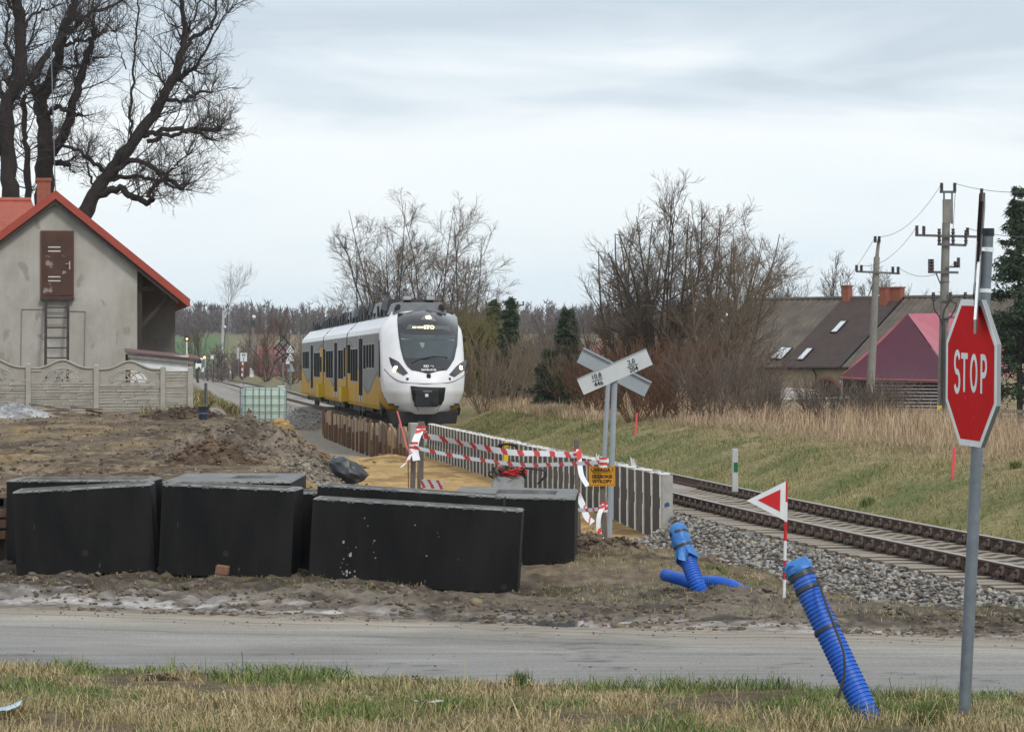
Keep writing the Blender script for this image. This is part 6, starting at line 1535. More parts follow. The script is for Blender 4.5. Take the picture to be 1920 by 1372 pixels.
# --- the three old trees behind the house, limbs traced in depth
TY = 131.0; k3 = 1 / 2.983
def limb_tree(label, limbs, base_uv, seed, dY=0, dens=1.0):
    rs = np.random.default_rng(seed); Yb = TY + dY; b0 = P(base_uv[0], base_uv[1], Yb); gzv = gz(b0.x, b0.y, False)
    t = T('bare_tree', label, 'tree', (b0.x, b0.y, gzv), 'old bare trees behind the grey house')
    trunk = Tubes(); crown = Tubes(); L2 = []
    for pts, w0, w1, yd in limbs:
        raw = [P(u * k3, v * k3, Yb) + Vector((0, yd[0] + (yd[1] - yd[0]) * i / (len(pts) - 1), 0)) for i, (u, v) in enumerate(pts)]
        sp_ = np.array([tuple(p) for p in spline(raw, len(pts) * 4)])[None]
        n1 = sp_.shape[1]; sp_[0, 1:-1] += rs.normal(0, .035, (n1 - 2, 3))
        rad = np.linspace(w0, w1, n1)[None] * k3 / (F / Yb) * .5 * (1 + rs.normal(0, .06, (1, n1)))
        trunk.add(sp_, rad, 9)
        L = np.array([np.linalg.norm(np.diff(sp_[0], axis=0), axis=1).sum()])
        big_ = w0 > 60
        L2.append((sp_, rad, L, w0))
    S, Dv, Ln, R = [], [], [], []
    for sp_, rad, L, w0 in L2:
        kk = max(4, int(L[0] * 3.6 * dens))
        p, d, l_, q = spawn(sp_, rad, np.array([1.0]), kk, .25 if w0 > 50 else .05, 1.0, 1.0, 1.0, .35, rs, .0, up=.5)
        l_ = rs.uniform(.5, 2.2, len(p)) * np.clip(.65 + w0 / 120, .7, 1.25); q = np.clip(q, .011, .028)
        S.append(p); Dv.append(d); Ln.append(l_); R.append(q)
        # a spray at the cut end
        tip = sp_[0, -1]; kk = 9; dd = rs.normal(0, .7, (kk, 3)) + (sp_[0, -1] - sp_[0, -3]) * 2 + np.array([0, 0, .5]); dd /= np.linalg.norm(dd, axis=1, keepdims=True)
        S.append(np.repeat(tip[None], kk, 0)); Dv.append(dd); Ln.append(rs.uniform(.7, 2.0, kk)); R.append(np.full(kk, .018))
    S, Dv, Ln, R = map(np.concatenate, (S, Dv, Ln, R))
    pts, rad = grow(S, Dv, Ln, R, 5, .22, (.02, 0, .10), rs, .35); crown.add(pts, rad, 4)
    p, d, l_, q = spawn(pts, rad, Ln, 6, .12, 1, .75, .55, .6, rs, .35, up=.3); q = np.clip(q, .0065, .013)
    pts, rad = grow(p, d, l_, q, 4, .24, (.02, 0, .06), rs, .45); crown.add(pts, rad, 3)
    p, d, l_, q = spawn(pts, rad, np.maximum(l_, .3), 4, .15, 1, .7, .62, .75, rs, .3, up=.1); q = np.clip(q, .0045, .0075)
    pts, rad = grow(p, d, l_, q, 2, .26, (.02, 0, .0), rs, .6); crown.add(pts, rad, 3)
    trunk.obj('trunk', m_bark, t); crown.obj('crown', m_twig, t, smooth=False)
    return t
Z0 = (0, 0)
limb_tree('leaning bare tree with cut limbs just right of the house ridge', [
    ([(300, 1560), (400, 1330), (480, 1170), (560, 1040), (640, 930), (740, 790), (840, 660), (900, 560), (950, 450), (1000, 310), (1025, 210), (1015, 100), (1000, -60)], 100, 24, (0, .5)),
    ([(560, 1090), (680, 1062), (760, 1105), (840, 1140), (878, 1126)], 42, 30, (0, -1.6)), ([(850, 1112), (880, 1050), (920, 1018)], 24, 20, (-1.5, -1.2)),
    ([(640, 960), (740, 900), (830, 920), (930, 985), (1000, 1048), (1042, 1070)], 32, 18, (0, -1.2)), ([(620, 1000), (700, 990), (800, 988), (900, 1010), (950, 1042)], 26, 16, (0, 1.3)), ([(940, 985), (1000, 935), (1065, 885)], 16, 8, (-.8, -1.4)),
    ([(800, 760), (880, 728), (1000, 712), (1100, 716), (1200, 704)], 32, 18, (.2, 1.5)), ([(820, 790), (900, 768), (1000, 757), (1090, 745), (1192, 790)], 28, 14, (.2, -1.2)), ([(1100, 728), (1180, 738), (1250, 745)], 18, 13, (-.9, -1.4)),
    ([(930, 555), (1020, 550), (1090, 508), (1158, 500)], 24, 12, (.4, 1.8)), ([(960, 460), (1040, 408), (1112, 368), (1200, 230), (1290, 100)], 32, 6, (.4, -1.6)), ([(980, 445), (1060, 385)], 26, 20, (.4, .9)),
    ([(1020, 250), (1100, 180), (1176, 114), (1192, -30)], 30, 10, (.5, 1.5)), ([(590, 960), (530, 910), (450, 850), (350, 818)], 26, 18, (0, -.8)), ([(735, 770), (735, 600), (750, 450), (770, 250), (790, 60), (800, -40)], 17, 7, (.1, -1.5)), ([(1020, 220), (1070, 100), (1115, -30)], 16, 8, (.5, .9)), ([(520, 1060), (490, 960), (470, 880)], 16, 8, (0, .8)), ([(720, 400), (690, 300), (665, 200)], 8, 4, (-.9, -1.2))], (100, 520), 5, 0)
limb_tree('forked bare tree with knobbly pollard heads behind the chimney', [
    ([(240, 1500), (245, 1130), (250, 950), (252, 830), (235, 650), (215, 560), (265, 470), (308, 340), (340, 200), (385, 80), (420, -60)], 115, 40, (0, .6)),
    ([(290, 860), (370, 740), (402, 620), (450, 480), (490, 350), (530, 235), (545, 178)], 60, 32, (0, -1.0)), ([(265, 640), (330, 608), (400, 630), (485, 662)], 28, 20, (0, -1.4)), ([(330, 380), (400, 374), (475, 376)], 17, 12, (.3, -.6)), ([(450, 375), (438, 300), (458, 245)], 14, 9, (-.5, -.8)), ([(355, 255), (420, 228), (500, 210), (545, 186)], 22, 14, (.4, .6)), ([(340, 200), (420, 130), (500, 52), (600, 18), (660, -20)], 32, 12, (.5, 1.4)), ([(310, 912), (360, 912), (402, 928)], 34, 26, (0, -.6)), ([(240, 600), (180, 490), (150, 430)], 36, 28, (0, .5))], (82, 500), 6, 1.2)
limb_tree('thickest bare tree at the left edge behind the house', [
    ([(70, 1500), (62, 1130), (52, 900), (42, 700), (55, 560), (108, 470), (125, 300), (120, 100), (108, -60)], 105, 55, (0, -.6)), ([(120, 500), (200, 408), (262, 300), (340, 188)], 42, 34, (-.3, .6)), ([(40, 600), (0, 500), (-50, 390)], 36, 20, (0, .8)), ([(60, 470), (82, 350), (50, 240), (70, 100)], 26, 14, (0, -1)), ([(140, 1300), (135, 1000), (122, 850), (108, 690), (112, 520)], 44, 26, (.9, 1.4)), ([(125, 200), (180, 90), (290, 30)], 22, 10, (-.5, .7)), ([(115, 120), (60, 20), (20, -50)], 26, 14, (-.5, -1)), ([(60, 900), (-30, 800), (-80, 650)], 40, 20, (0, -1)), ([(110, 300), (170, 200), (210, -20)], 14, 8, (0, 1.0))], (22, 500), 7, -.6)

# --- generic bare trees
def bare(label, u, Y, htop, spread, seed, kind='tree', nstem=1, mb_=m_bark2, mt=m_twig2, group=None, n2=15, n3=8, n4=5, fan=.5, rstem=None, lean=(0, 0, 0), base_z=None, mintw=.011, name='bare_tree', cat='tree', up2=.12, n5=0, trop=.06, l2a=.6):
    """nstem stems from one foot, three or four orders of branches; htop = height of the crown, spread = half-width"""
    rs = np.random.default_rng(seed); X = (u - 960) / F * Y; z0 = gz(X, Y, False) if base_z is None else base_z
    t = T(name, label, cat, (X, Y, z0), group)
    az = rs.uniform(0, 6.28, nstem); tl = fan * np.sqrt(rs.uniform(.05, 1, nstem)) if nstem > 1 else np.array([.03])
    S = np.stack([X + .25 * tl * np.cos(az) * (nstem > 1), Y + .25 * tl * np.sin(az) * (nstem > 1), np.full(nstem, z0 - .1)], 1)
    Dv = np.stack([np.sin(tl) * np.cos(az), np.sin(tl) * np.sin(az), np.cos(tl)], 1) + np.array(lean)
    L = htop * rs.uniform(.84, 1.04, nstem) * (1 - .16 * (tl / (fan + 1e-6)) * (nstem > 1)); R = (rstem or htop * .014) * rs.uniform(.7, 1.1, nstem)
    trunk = Tubes(); crown = Tubes()
    pts, rad = grow(S, Dv, L, R, 9, .07, (0, 0, trop), rs, .18); trunk.add(pts, rad, 7)
    p, d, l_, q = spawn(pts, rad, L, n2, .14 if nstem > 1 else .25, .92, l2a, spread / htop * 1.2, .55, rs, .5, up=.2)
    q = np.clip(q, mintw * 1.4, None); pts, rad = grow(p, d, l_, q, 6, .12, (0, 0, up2), rs, .3); trunk.add(pts, rad, 5)
    p, d, l_, q = spawn(pts, rad, l_, n3, .12, 1, .62, .58, .6, rs, .5, up=.1); q = np.clip(q, mintw * .85, mintw * 1.7)
    pts, rad = grow(p, d, l_, q, 4, .15, (0, 0, up2), rs, .5); crown.add(pts, rad, 3)
    if n4:
        p, d, l_, q = spawn(pts, rad, l_, n4, .1, 1, .6, .68, .8, rs, .4, up=.1); q = np.clip(q, mintw * .6, mintw * .9)
        pts, rad = grow(p, d, l_, q, 2, .17, (0, 0, up2 * .6), rs, .6); crown.add(pts, rad, 3)
    if n5:
        p, d, l_, q = spawn(pts, rad, l_, n5, .2, 1, .5, .7, .85, rs, .3); q = np.clip(q, mintw * .7, mintw)
        pts, rad = grow(p, d, l_, q, 2, .17, (0, 0, 0), rs, .7); crown.add(pts, rad, 3)
    trunk.obj('trunk', mb_, t); crown.obj('crown', mt, t, smooth=False)
    return t
G1 = 'bare willows beside the rails'
bare('bare spreading willow with the widest crown left of the roofs', 1195, 128, 8.0, 2.3, 101, nstem=8, mb_=m_barkw, mt=m_twigw, group=G1, up2=.05, l2a=.8, mintw=.009, n2=13, n3=9, n4=5, fan=.46, rstem=.085)
bare('tallest dark stemmed willow rising in the middle of the thicket', 1245, 126, 8.9, 2.2, 102, nstem=8, mb_=m_bark2, mt=m_twig2, group=G1, up2=.05, l2a=.75, mintw=.0095, n2=13, n3=8, n4=5, fan=.32, rstem=.09)
bare('bare willow with yellowish stems leaning to the right', 1315, 124, 8.0, 2.3, 103, nstem=8, mb_=m_barkw, mt=m_twigw, group=G1, up2=.05, l2a=.8, mintw=.009, n2=13, n3=9, n4=5, fan=.44, rstem=.085, lean=(.06, 0, 0))
bare('rounded bare willow in front of the left roof end', 1382, 134, 8.3, 2.4, 104, nstem=7, mb_=m_barkw, mt=m_twigw, group=G1, up2=.05, l2a=.8, mintw=.009, n2=13, n3=9, n4=5, fan=.36, rstem=.08)
bare('small bare tree over the roof ridge right of the willows', 1455, 215, 7.8, 3.2, 105, nstem=3, mb_=m_bark2, mt=m_twigp, group=G1, n2=14, n3=7, n4=5, fan=.4, rstem=.09, mintw=.015)
bare('low straggling willow at the left end of the thicket', 1150, 132, 4.6, 1.8, 106, nstem=7, mb_=m_bark2, mt=m_twig2, group=G1, n2=9, n3=7, n4=4, fan=.5, rstem=.06)
G2 = 'bare trees behind the train'
for i, (u, Y, h, sp_, ns, lab) in enumerate(((700, 232, 12.2, 3.6, 4, 'left outermost bare tree behind the train roof'), (745, 235, 14.2, 3.6, 4, 'tallest bare tree behind the train, with a pointed top'), (812, 230, 13.4, 3.1, 4, 'second pointed bare tree behind the train front'), (850, 226, 11.6, 2.9, 4, 'rounded bare tree right above the train front'), (875, 222, 9.0, 2.2, 4, 'lowest bare tree at the right of the group behind the train'), (778, 240, 11.5, 3.4, 5, 'dense reddish bare tree in the middle of the group behind the train'))):
    bare(lab, u, Y, h, sp_, 120 + i, nstem=ns, mb_=m_bark2, mt=m_twigr if i == 5 else m_twigw if i in (0, 3) else m_twig2, group=G2, n2=15, n3=8, n4=6, fan=.40, rstem=.09, mintw=.013, up2=.04, l2a=.85)
# yellow weeping willow by the train front
def weeping(label, u, Y, h, sp_, seed):
    rs = np.random.default_rng(seed); X = (u - 960) / F * Y; z0 = gz(X, Y, False); t = T('weeping_willow', label, 'tree', (X, Y, z0)); trunk = Tubes(); crown = Tubes(); n_ = 5
    az = rs.uniform(0, 6.28, n_); S = np.repeat(np.array([[X, Y, z0]]), n_, 0); Dv = np.stack([.3 * np.cos(az), .3 * np.sin(az), np.ones(n_)], 1)
    pts, rad = grow(S, Dv, np.full(n_, h * .85), np.full(n_, .11), 7, .08, (0, 0, .05), rs, .25); trunk.add(pts, rad, 6)
    p, d, l_, q = spawn(pts, rad, np.full(n_, h), 12, .3, 1, .8, sp_ / h, .5, rs, .3); pts, rad = grow(p, d, l_, np.clip(q, .02, .05), 5, .12, (0, 0, -.05), rs, .4); trunk.add(pts, rad, 4)
    p, d, l_, q = spawn(pts, rad, l_, 20, .1, 1, .6, 1.0, .4, rs, .2); l_ = rs.uniform(.6, 2.4, len(l_)); pts, rad = grow(p, d, l_, np.full(len(p), .009), 5, .07, (0, 0, -.30), rs, .7); crown.add(pts, rad, 3)
    trunk.obj('trunk', m_bark2, t); crown.obj('crown', m_twigy, t, smooth=False); return t
weeping('yellow green weeping willow right beside the train front', 908, 178, 4.4, 1.6, 140); weeping('smaller yellow green willow behind the train front', 880, 190, 4.2, 1.2, 141)
# right far trees over the roof
for i, (u, Y, h, sp_, lab) in enumerate(((1552, 260, 10.8, 3.0, 'bare tree with knobbly twigs behind the roof and left chimney'), (1600, 262, 11.2, 3.2, 'bare tree behind the roof between both chimneys'), (1655, 266, 9.0, 3.0, 'lower bare tree behind the right chimney'), (1770, 270, 8.0, 3.4, 'bare tree behind the tall power pole'), (1510, 255, 7.4, 2.6, 'small bare tree left of the left chimney'))):
    bare(lab, u, Y, h, sp_, 150 + i, nstem=2, mb_=m_bark2, mt=m_twig2, group='bare trees behind the roofs', n2=12, n3=7, n4=4, fan=.42, rstem=.13, mintw=.02)
# left far trees
for i, (u, Y, h, sp_, lab) in enumerate(((418, 760, 20.5, 10.5, 'spreading bare oak directly behind the tall lamp post'), (372, 480, 9.0, 5.0, 'bare tree left of the tall lamp post'), (462, 530, 12.0, 5.0, 'bare tree behind the square kilometre plate'), (500, 420, 8.6, 4.5, 'reddish bare tree over the pink roof'), (545, 460, 7.0, 5, 'low bare tree between the pink roof and the train'), (1080, 330, 7.2, 4.2, 'bare tree behind the dark spruce'), (1020, 380, 6.5, 4.2, 'low bare tree right of the distant power pole'))):
    bare(lab, u, Y, h, sp_, 160 + i, nstem=2 if i != 0 else 1, mb_=m_bark2, mt=m_twigp if i not in (3,) else m_twigr, group='distant bare trees along the line', n2=12, n3=6, n4=4, fan=.5, rstem=.16, mintw=.024)
# thickets
G3 = 'bare thickets beyond the rails'
TH = [(905, 150, 3.2, 1.5, 'w', 'brown thicket touching the train front'), (955, 155, 2.8, 1.7, 'w', 'low brown thicket right of the train'), (1005, 160, 2.9, 1.8, 'w', 'twiggy thicket under the spruces'), (1050, 150, 2.6, 1.7, 'w', 'thicket left of the gradient boards'), (1190, 112, 2.4, 1.5, 'r', 'russet thicket right behind the gradient boards'), (1235, 110, 2.7, 1.4, 'r', 'russet upright thicket under the tallest willow'), (1285, 112, 2.6, 1.4, 'r', 'russet thicket at the foot of the yellow stemmed willow'), (1335, 108, 2.4, 1.5, 'p', 'mauve bramble thicket right of the russet ones'), (1385, 110, 2.1, 1.4, 'p', 'mauve bramble thicket in front of the beige wall'), (1425, 106, 1.2, 1.0, 'p', 'low mauve bramble thicket before the barn wall'), (1110, 125, 2.2, 1.4, 'r', 'low thicket below the slanted boards'), (1545, 104, 1.1, 1.3, 'p', 'small bramble below the arched opening'), (1655, 100, 1.0, 1.3, 'p', 'small bramble in front of the leaning pole'), (990, 190, 3.4, 2.0, 'p', 'mauve thicket behind the small spruce'), (845, 205, 4.0, 2.2, 'w', 'thicket hidden behind the train front'), (1140, 150, 3.0, 2.0, 'p', 'mauve thicket below the pale red roof')]
for i, (u, Y, h, sp_, kd, lab) in enumerate(TH):
    bare(lab, u, Y, h, sp_, 200 + i, nstem=23, mb_={'w': m_twigw, 'r': m_twigr, 'p': m_twigp}[kd], mt={'w': m_twigw, 'r': m_twigr, 'p': m_twigp}[kd], group=G3, n2=5, n3=4, n4=0, fan=.85, rstem=.017, mintw=.0095, name='thicket', cat='bush', trop=.10)
N_sh = [(500, 425, 3.2, 3.2, 'brown scrub in front of the pink roof'), (548, 352, 3.0, 2.8, 'brown scrub under the black crosses'), (455, 520, 2.6, 3.0, 'low scrub behind the white bollards'), (590, 300, 3.2, 2.5, 'scrub behind the rear of the train')]
for i, (u, Y, h, sp_, lab) in enumerate(N_sh):
    bare(lab, u, Y, h, sp_, 240 + i, nstem=22, mb_=m_twigr, mt=m_twigw, n2=5, n3=5, n4=0, fan=.95, rstem=.03, mintw=.018, name='thicket', cat='bush', group='scrub along the far crossing')
# spruces
m_needle = mat('needle_dark', (1, 1, 1), .85, attr=True, spec=.15)
def spruce(label, u, Y, h, rb, seed, n_=95, size=.16, zskip=.06):
    rs = np.random.default_rng(seed); X = (u - 960) / F * Y; z0 = gz(X, Y, False); t = T('spruce_tree', label, 'tree', (X, Y, z0))
    tr = Tubes(); pts, rad = grow(np.array([[X, Y, z0 - .1]]), np.array([[0, 0, 1.0]]), np.array([h]), np.array([h * .014]), 8, .012, (0, 0, .05), rs, .12); tr.add(pts, rad, 7)
    tt = np.sort(rs.uniform(zskip, .985, n_)); az = np.arange(n_) * 2.4 + rs.normal(0, .3, n_)
    L = rb * (1 - tt) ** .95 * rs.uniform(.45, 1.25, n_) + .1; S = np.stack([np.full(n_, X), np.full(n_, Y), z0 + tt * h], 1); el = -.15 + .55 * tt
    Dv = np.stack([np.cos(az) * np.cos(el), np.sin(az) * np.cos(el), np.sin(el)], 1)
    bp_, br2 = grow(S, Dv, L, np.full(n_, .03), 6, .05, (0, 0, -.03), rs, .3); tr.add(bp_, br2, 3)
    p, d, l_, q = spawn(bp_, br2, L, 8, .2, 1, .8, .4, .5, rs, .4); sp2, sr2 = grow(p, d, np.clip(l_, .15, None), np.full(len(p), .012), 3, .08, (0, 0, -.10), rs, .5)
    allp = np.concatenate([bp_[:, 1:].reshape(-1, 3), sp2.reshape(-1, 3)]); k = 4
    pos = np.repeat(allp, k, 0) + rs.normal(0, size * .25, (len(allp) * k, 3)); M = len(pos)
    a = rs.uniform(0, 6.28, M); dv = np.stack([np.cos(a), np.sin(a), rs.normal(-.45, .35, M)], 1) * size * rs.uniform(.6, 1.3, M)[:, None]; w = np.cross(dv, rs.normal(0, 1, (M, 3))); w /= np.linalg.norm(w, axis=1, keepdims=True) + 1e-9; w *= size * .16
    V = np.stack([pos - w, pos + w, pos + dv], 1).reshape(-1, 3); c = np.array((.040, .060, .033))[None] * rs.uniform(.45, 1.8, M)[:, None]
    tr.obj('trunk', m_bark, t); mesh_np('crown', V, np.arange(M * 3).reshape(-1, 3), m_needle, t, col=np.repeat(c, 3, 0)); return t
spruce('tall dark spruce cut off by the right edge of the picture', 1912, 138, 9.0, 2.3, 301, 120, .20, .10)
spruce('dark pointed spruce left of the gradient boards', 1064, 150, 4.0, 1.25, 302, 90, .16)
spruce('slim dark spruce nearest to the train front', 957, 168, 5.0, 1.0, 303, 80, .16); spruce('small dark spruce between the two taller ones', 1030, 150, 2.3, .95, 304, 60, .15); spruce('dark conifer behind the yellow willow', 925, 200, 5.2, 1.5, 305, 80, .2)
# ------------------------------------------------------------------ far woods
m_wood_far = mat('far_twigs', (1, 1, 1), .95, attr=True, spec=.05)
def woods(name, X, Y, h, base, label, per=60, wid=.10, seed=1):
    rs = np.random.default_rng(seed); n_ = len(X); z0 = ground(X, Y, False)
    idx = np.repeat(np.arange(n_), per); M = len(idx); hh_ = h[idx]
    t0 = rs.uniform(-.02, .8, M); az = rs.uniform(0, 6.28, M); ln = hh_ * rs.uniform(.12, .38, M) * (1.15 - t0 * .6); el = rs.uniform(.2, 1.3, M)
    b_ = np.stack([X[idx] + rs.normal(0, .35, M), Y[idx] + rs.normal(0, .35, M), z0[idx] + t0 * hh_], 1)
    tip = b_ + np.stack([np.cos(az) * np.cos(el), np.sin(az) * np.cos(el), np.sin(el)], 1) * ln[:, None]
    s = np.stack([np.ones(M), np.zeros(M), np.zeros(M)], 1) * (wid * rs.uniform(.6, 1.4, M))[:, None]
    V1 = np.stack([b_ - s, b_ + s, tip], 1).reshape(-1, 3)
    tb = np.stack([X, Y, z0 - .3], 1); tt = np.stack([X, Y, z0 + h * .9], 1); s2 = np.array([[wid * 1.8, 0, 0]])
    V2 = np.stack([tb - s2, tb + s2, tt], 1).reshape(-1, 3)
    V = np.concatenate([V1, V2]); c = np.array(base)[None] * np.concatenate([rs.uniform(.8, 1.2, n_)[idx] * rs.uniform(.85, 1.15, M), np.full(n_, .7)])[:, None]
    return tag(mesh_np(name, V, np.arange(len(V)).reshape(-1, 3), m_wood_far, col=np.repeat(c, 3, 0)), label, 'woods', kind='stuff')
rs = np.random.default_rng(77)
n_ = 1500; X = rs.uniform(-260, 60, n_); Y = rs.uniform(1085, 1230, n_)
woods('far_woods', X, Y, rs.uniform(5, 11, n_) * (1 + .6 * (fbm(X * .03, Y * .02, 5) - .5)), (.125, .105, .103), 'mauve leafless woods along the hill behind the green field', 44, .17, 5)
n_ = 1300; X = rs.uniform(-18, 150, n_); Y = rs.uniform(500, 640, n_)
woods('far_woods', X, Y, rs.uniform(3.0, 8.6, n_) * (1 + .9 * (fbm(X * .06, Y * .02, 6) - .5)), (.118, .098, .09), 'brown leafless woods on the horizon behind the thickets and roofs', 40, .095, 6)
n_ = 130; X = rs.uniform(-78, -38, n_); Y = rs.uniform(520, 640, n_); X = X * Y / 600
woods('hedge', X, Y, rs.uniform(2.0, 6.5, n_) * (1 + .6 * (fbm(X * .1, Y * .02, 8) - .5)), (.13, .105, .088), 'leafless brown hedge at the near edge of the green field', 60, .07, 7)

# ------------------------------------------------------------------ barn with long grey roof
m_eter = mat('fibre_cement', (.135, .112, .09), .9, (.085, .070, .058), scale=1.2, bump=.2, bscale=20)
m_btile = mat('brown_tile', (.072, .049, .043), .75, (.052, .037, .034), scale=2)
m_bwall = mat('beige_render', (.36, .30, .20), .93, (.27, .225, .155), scale=1, bump=.2)
m_brk = MATS['chimney_brick']
R0 = P(1428, 562, 205.0); a_v = Vector((.77, -.64, 0)); b_v = Vector((-.64, -.77, 0)); RL, RB, RD = 17.5, 6.25, 3.85
barn = T('barn', 'long barn with grey and brown roof sections and two brick chimneys', 'barn', (R0.x, R0.y, 0))
def bp_(s, t, o=0):                   # s along the ridge, t down the near slope (0..1), o above it
    nrm = Vector((b_v.x * RD, b_v.y * RD, RB)).normalized()
    return R0 + a_v * s + b_v * (RB * t) - Vector((0, 0, RD * t)) + nrm * o
def slope_s(u, t):                    # s at which the near slope, t down, shows at column u
    k = (u - 960) / F; q = R0 + b_v * (RB * t); return (k * q.y - q.x) / (a_v.x - k * a_v.y)
s1, s2 = slope_s(1582, 0), slope_s(1694, 0)
def roofpart(name, sa, sb, m, wave=None, rows=None):
    nx = max(2, int((sb - sa) / .09)); mb = MB(); G = []
    nt = 2 if rows is None else rows * 3
    for j in range(nt + 1):
        t = j / nt; row = []
        for i in range(nx + 1):
            s = sa + (sb - sa) * i / nx
            o = .03 * math.sin(i * 1.57) if wave else 0
            if rows: o = .055 * (1 - (t * rows) % 1) if j < nt else 0
            row.append(bp_(s, t, o))
        G.append(row)
    mb.grid(G); return mb.obj(name, m, barn, fix=False)
roofpart('roof', -1.0, s1, m_eter, wave=True); roofpart('roof', s1 + .02, s2, m_btile, rows=30); roofpart('roof', s2 + .12, RL, m_eter, wave=True)
mb = MB(); mb.beam(bp_(s2 + .05, 0, .06), bp_(s2 + .05, 1.0, .06), .10, .05); mb.obj('valley_strip', m_black, barn)
mb = MB(); f0, f1 = bp_(-1, 0), bp_(RL, 0); g0, g1 = f0 - b_v * RB - Vector((0, 0, RD)), f1 - b_v * RB - Vector((0, 0, RD)); mb.face([f0, f1, g1, g0]); mb.obj('rear_roof', m_eter, barn, fix=False)
mb = MB(); mb.tube([f0 + Vector((0, 0, .02)), f1 + Vector((0, 0, .02))], .11, 8); mb.obj('ridge_cap', m_eter, barn)
mb = MB(); w0, w1 = bp_(-.6, .95), bp_(RL - .3, .95); x0, x1 = w0 - b_v * (RB * 1.9), w1 - b_v * (RB * 1.9)
for q in (w0, w1, x0, x1): q.z = 0
H_ = 2.2
mb.hexa([Vector((q.x, q.y, -.6)) for q in (w0, w1, x1, x0)] + [Vector((q.x, q.y, H_)) for q in (w0, w1, x1, x0)])
mb.face([Vector((w0.x, w0.y, H_)), Vector((x0.x, x0.y, H_)), R0 - a_v * .6 - Vector((0, 0, .15))]); mb.obj('wall', m_bwall, barn)
mb = MB(); mb.tube([bp_(-1, 1.0, -.02), bp_(RL, 1.0, -.02)], .07, 6); gut = mb.obj('gutter', m_black, barn)
sd = slope_s(1525, 1.0); p = bp_(sd, 1.0) + Vector((0, 0, -.08)); wl_ = bp_(sd, .95); mb = MB(); mb.tube([p, Vector((wl_.x, wl_.y, p.z - .35)) + b_v * .06, Vector((wl_.x, wl_.y, .9)) + b_v * .06], .05, 6); mb.obj('downpipe', m_black, barn)
# arched opening
sa_ = slope_s(1549, .95); c0 = bp_(sa_, .95) + b_v * .03; mb = MB(); pts = [c0 * 1 + a_v * (1.0 * math.cos(t)) + Vector((0, 0, -c0.z + .35 + 1.0 * math.sin(t))) for t in np.linspace(0, pi, 14)]; pts = [pts[0] + Vector((0, 0, -1))] + pts + [pts[-1] + Vector((0, 0, -1))]
mb.prism(pts, b_v * -.02); mb.obj('arched_opening', mat('dark_opening', (.03, .022, .018), .95), barn)
mb = MB(); mb.tube([c0 + a_v * (1.06 * math.cos(t)) + Vector((0, 0, -c0.z + .35 + 1.06 * math.sin(t))) for t in np.linspace(0, pi, 14)], .09, 6); mb.obj('arch_rim', m_brk, barn)
# skylights
def sky_l(u, v, w=.5, t1=.12):
    nrm = Vector((b_v.x * RD, b_v.y * RD, RB)).normalized(); q = ray_plane(u, v, R0, nrm); d = q - R0; s = d.dot(a_v); t = d.dot(b_v) / RB
    mb = MB(); mb.prism([bp_(s - w / 2, t - t1 / 2, .05), bp_(s + w / 2, t - t1 / 2, .05), bp_(s + w / 2, t + t1 / 2, .05), bp_(s - w / 2, t + t1 / 2, .05)], nrm * .06); fr = mb.obj('skylight', m_black, barn)
    mb = MB(); w *= .7; t1 *= .88; mb.prism([bp_(s - w / 2, t - t1 / 2, .112), bp_(s + w / 2, t - t1 / 2, .112), bp_(s + w / 2, t + t1 / 2, .112), bp_(s - w / 2, t + t1 / 2, .112)], nrm * .005); mb.obj('pane', m_skyl, fr)
m_skyl = mat('skylight_glass', (.55, .58, .6), .12, spec=.8)
for u, v in ((1573, 615), (1461, 664), (1471, 665), (1510, 666)): sky_l(u, v, .48, .17)
# chimneys
def chim(u, vt, w, dp, s_off=0):
    s = slope_s(u, 0); p = bp_(s, .02 + s_off); zt = P(u, vt, p.y).z
    mb = MB(); R = Matrix((a_v, b_v, (0, 0, 1))).transposed(); mb.obox(Vector((p.x, p.y, (zt + p.z - .5) / 2)), (w, dp, zt - p.z + .5), R); c_ = mb.obj('chimney', m_brk, barn)
    mb = MB(); mb.obox(Vector((p.x, p.y, zt)), (w + .1, dp + .1, .08), R); mb.obj('chimney_cap', m_brk, c_)
chim(1591, 536, .42, .42); chim(1669, 539, .42, .5, .06); chim(1684, 539, .75, .42)
# stored white sheets and a low pale board wall in front
mt_w = mat('white_debris', (.55, .54, .52), .8, (.42, .41, .39), scale=6)
dbs = T('sheet_stack', 'untidy stack of white sheets beside the arched barn opening', 'stack', P(1490, 745, 176))
for k in range(7):
    mb = MB(); u0 = 1440 + random.uniform(0, 20); u1 = 1500 + random.uniform(20, 44); v = 728 + k * 3.0; a, b_ = P(u0, v - 2, 176), P(u1, v + random.uniform(0, 3), 176); mb.hexa([(a.x, 175.6, a.z - .06), (b_.x, 175.6, b_.z - .06), (b_.x, 176.8, b_.z - .06), (a.x, 176.8, a.z - .06), (a.x, 175.6, a.z), (b_.x, 175.6, b_.z), (b_.x, 176.8, b_.z), (a.x, 176.8, a.z)]); mb.obj('sheet', mt_w, dbs)
lw_ = T('low_board_wall', 'low pale board wall with a white rail left of the maroon shed', 'wall', P(1515, 770, 172))
a, b_ = P(1443, 790, 172), P(1579, 748, 172); mb = MB(); mb.box((a.x, 172, a.z), (b_.x, 172.1, b_.z)); mb.obj('panel', mat('pale_board', (.34, .35, .345), .8, (.28, .29, .28), scale=3), lw_)
a, b_ = P(1441, 748, 171.9), P(1592, 745, 171.9); mb = MB(); mb.beam(a, b_, .1, .07); mb.obj('rail', m_signw, lw_)
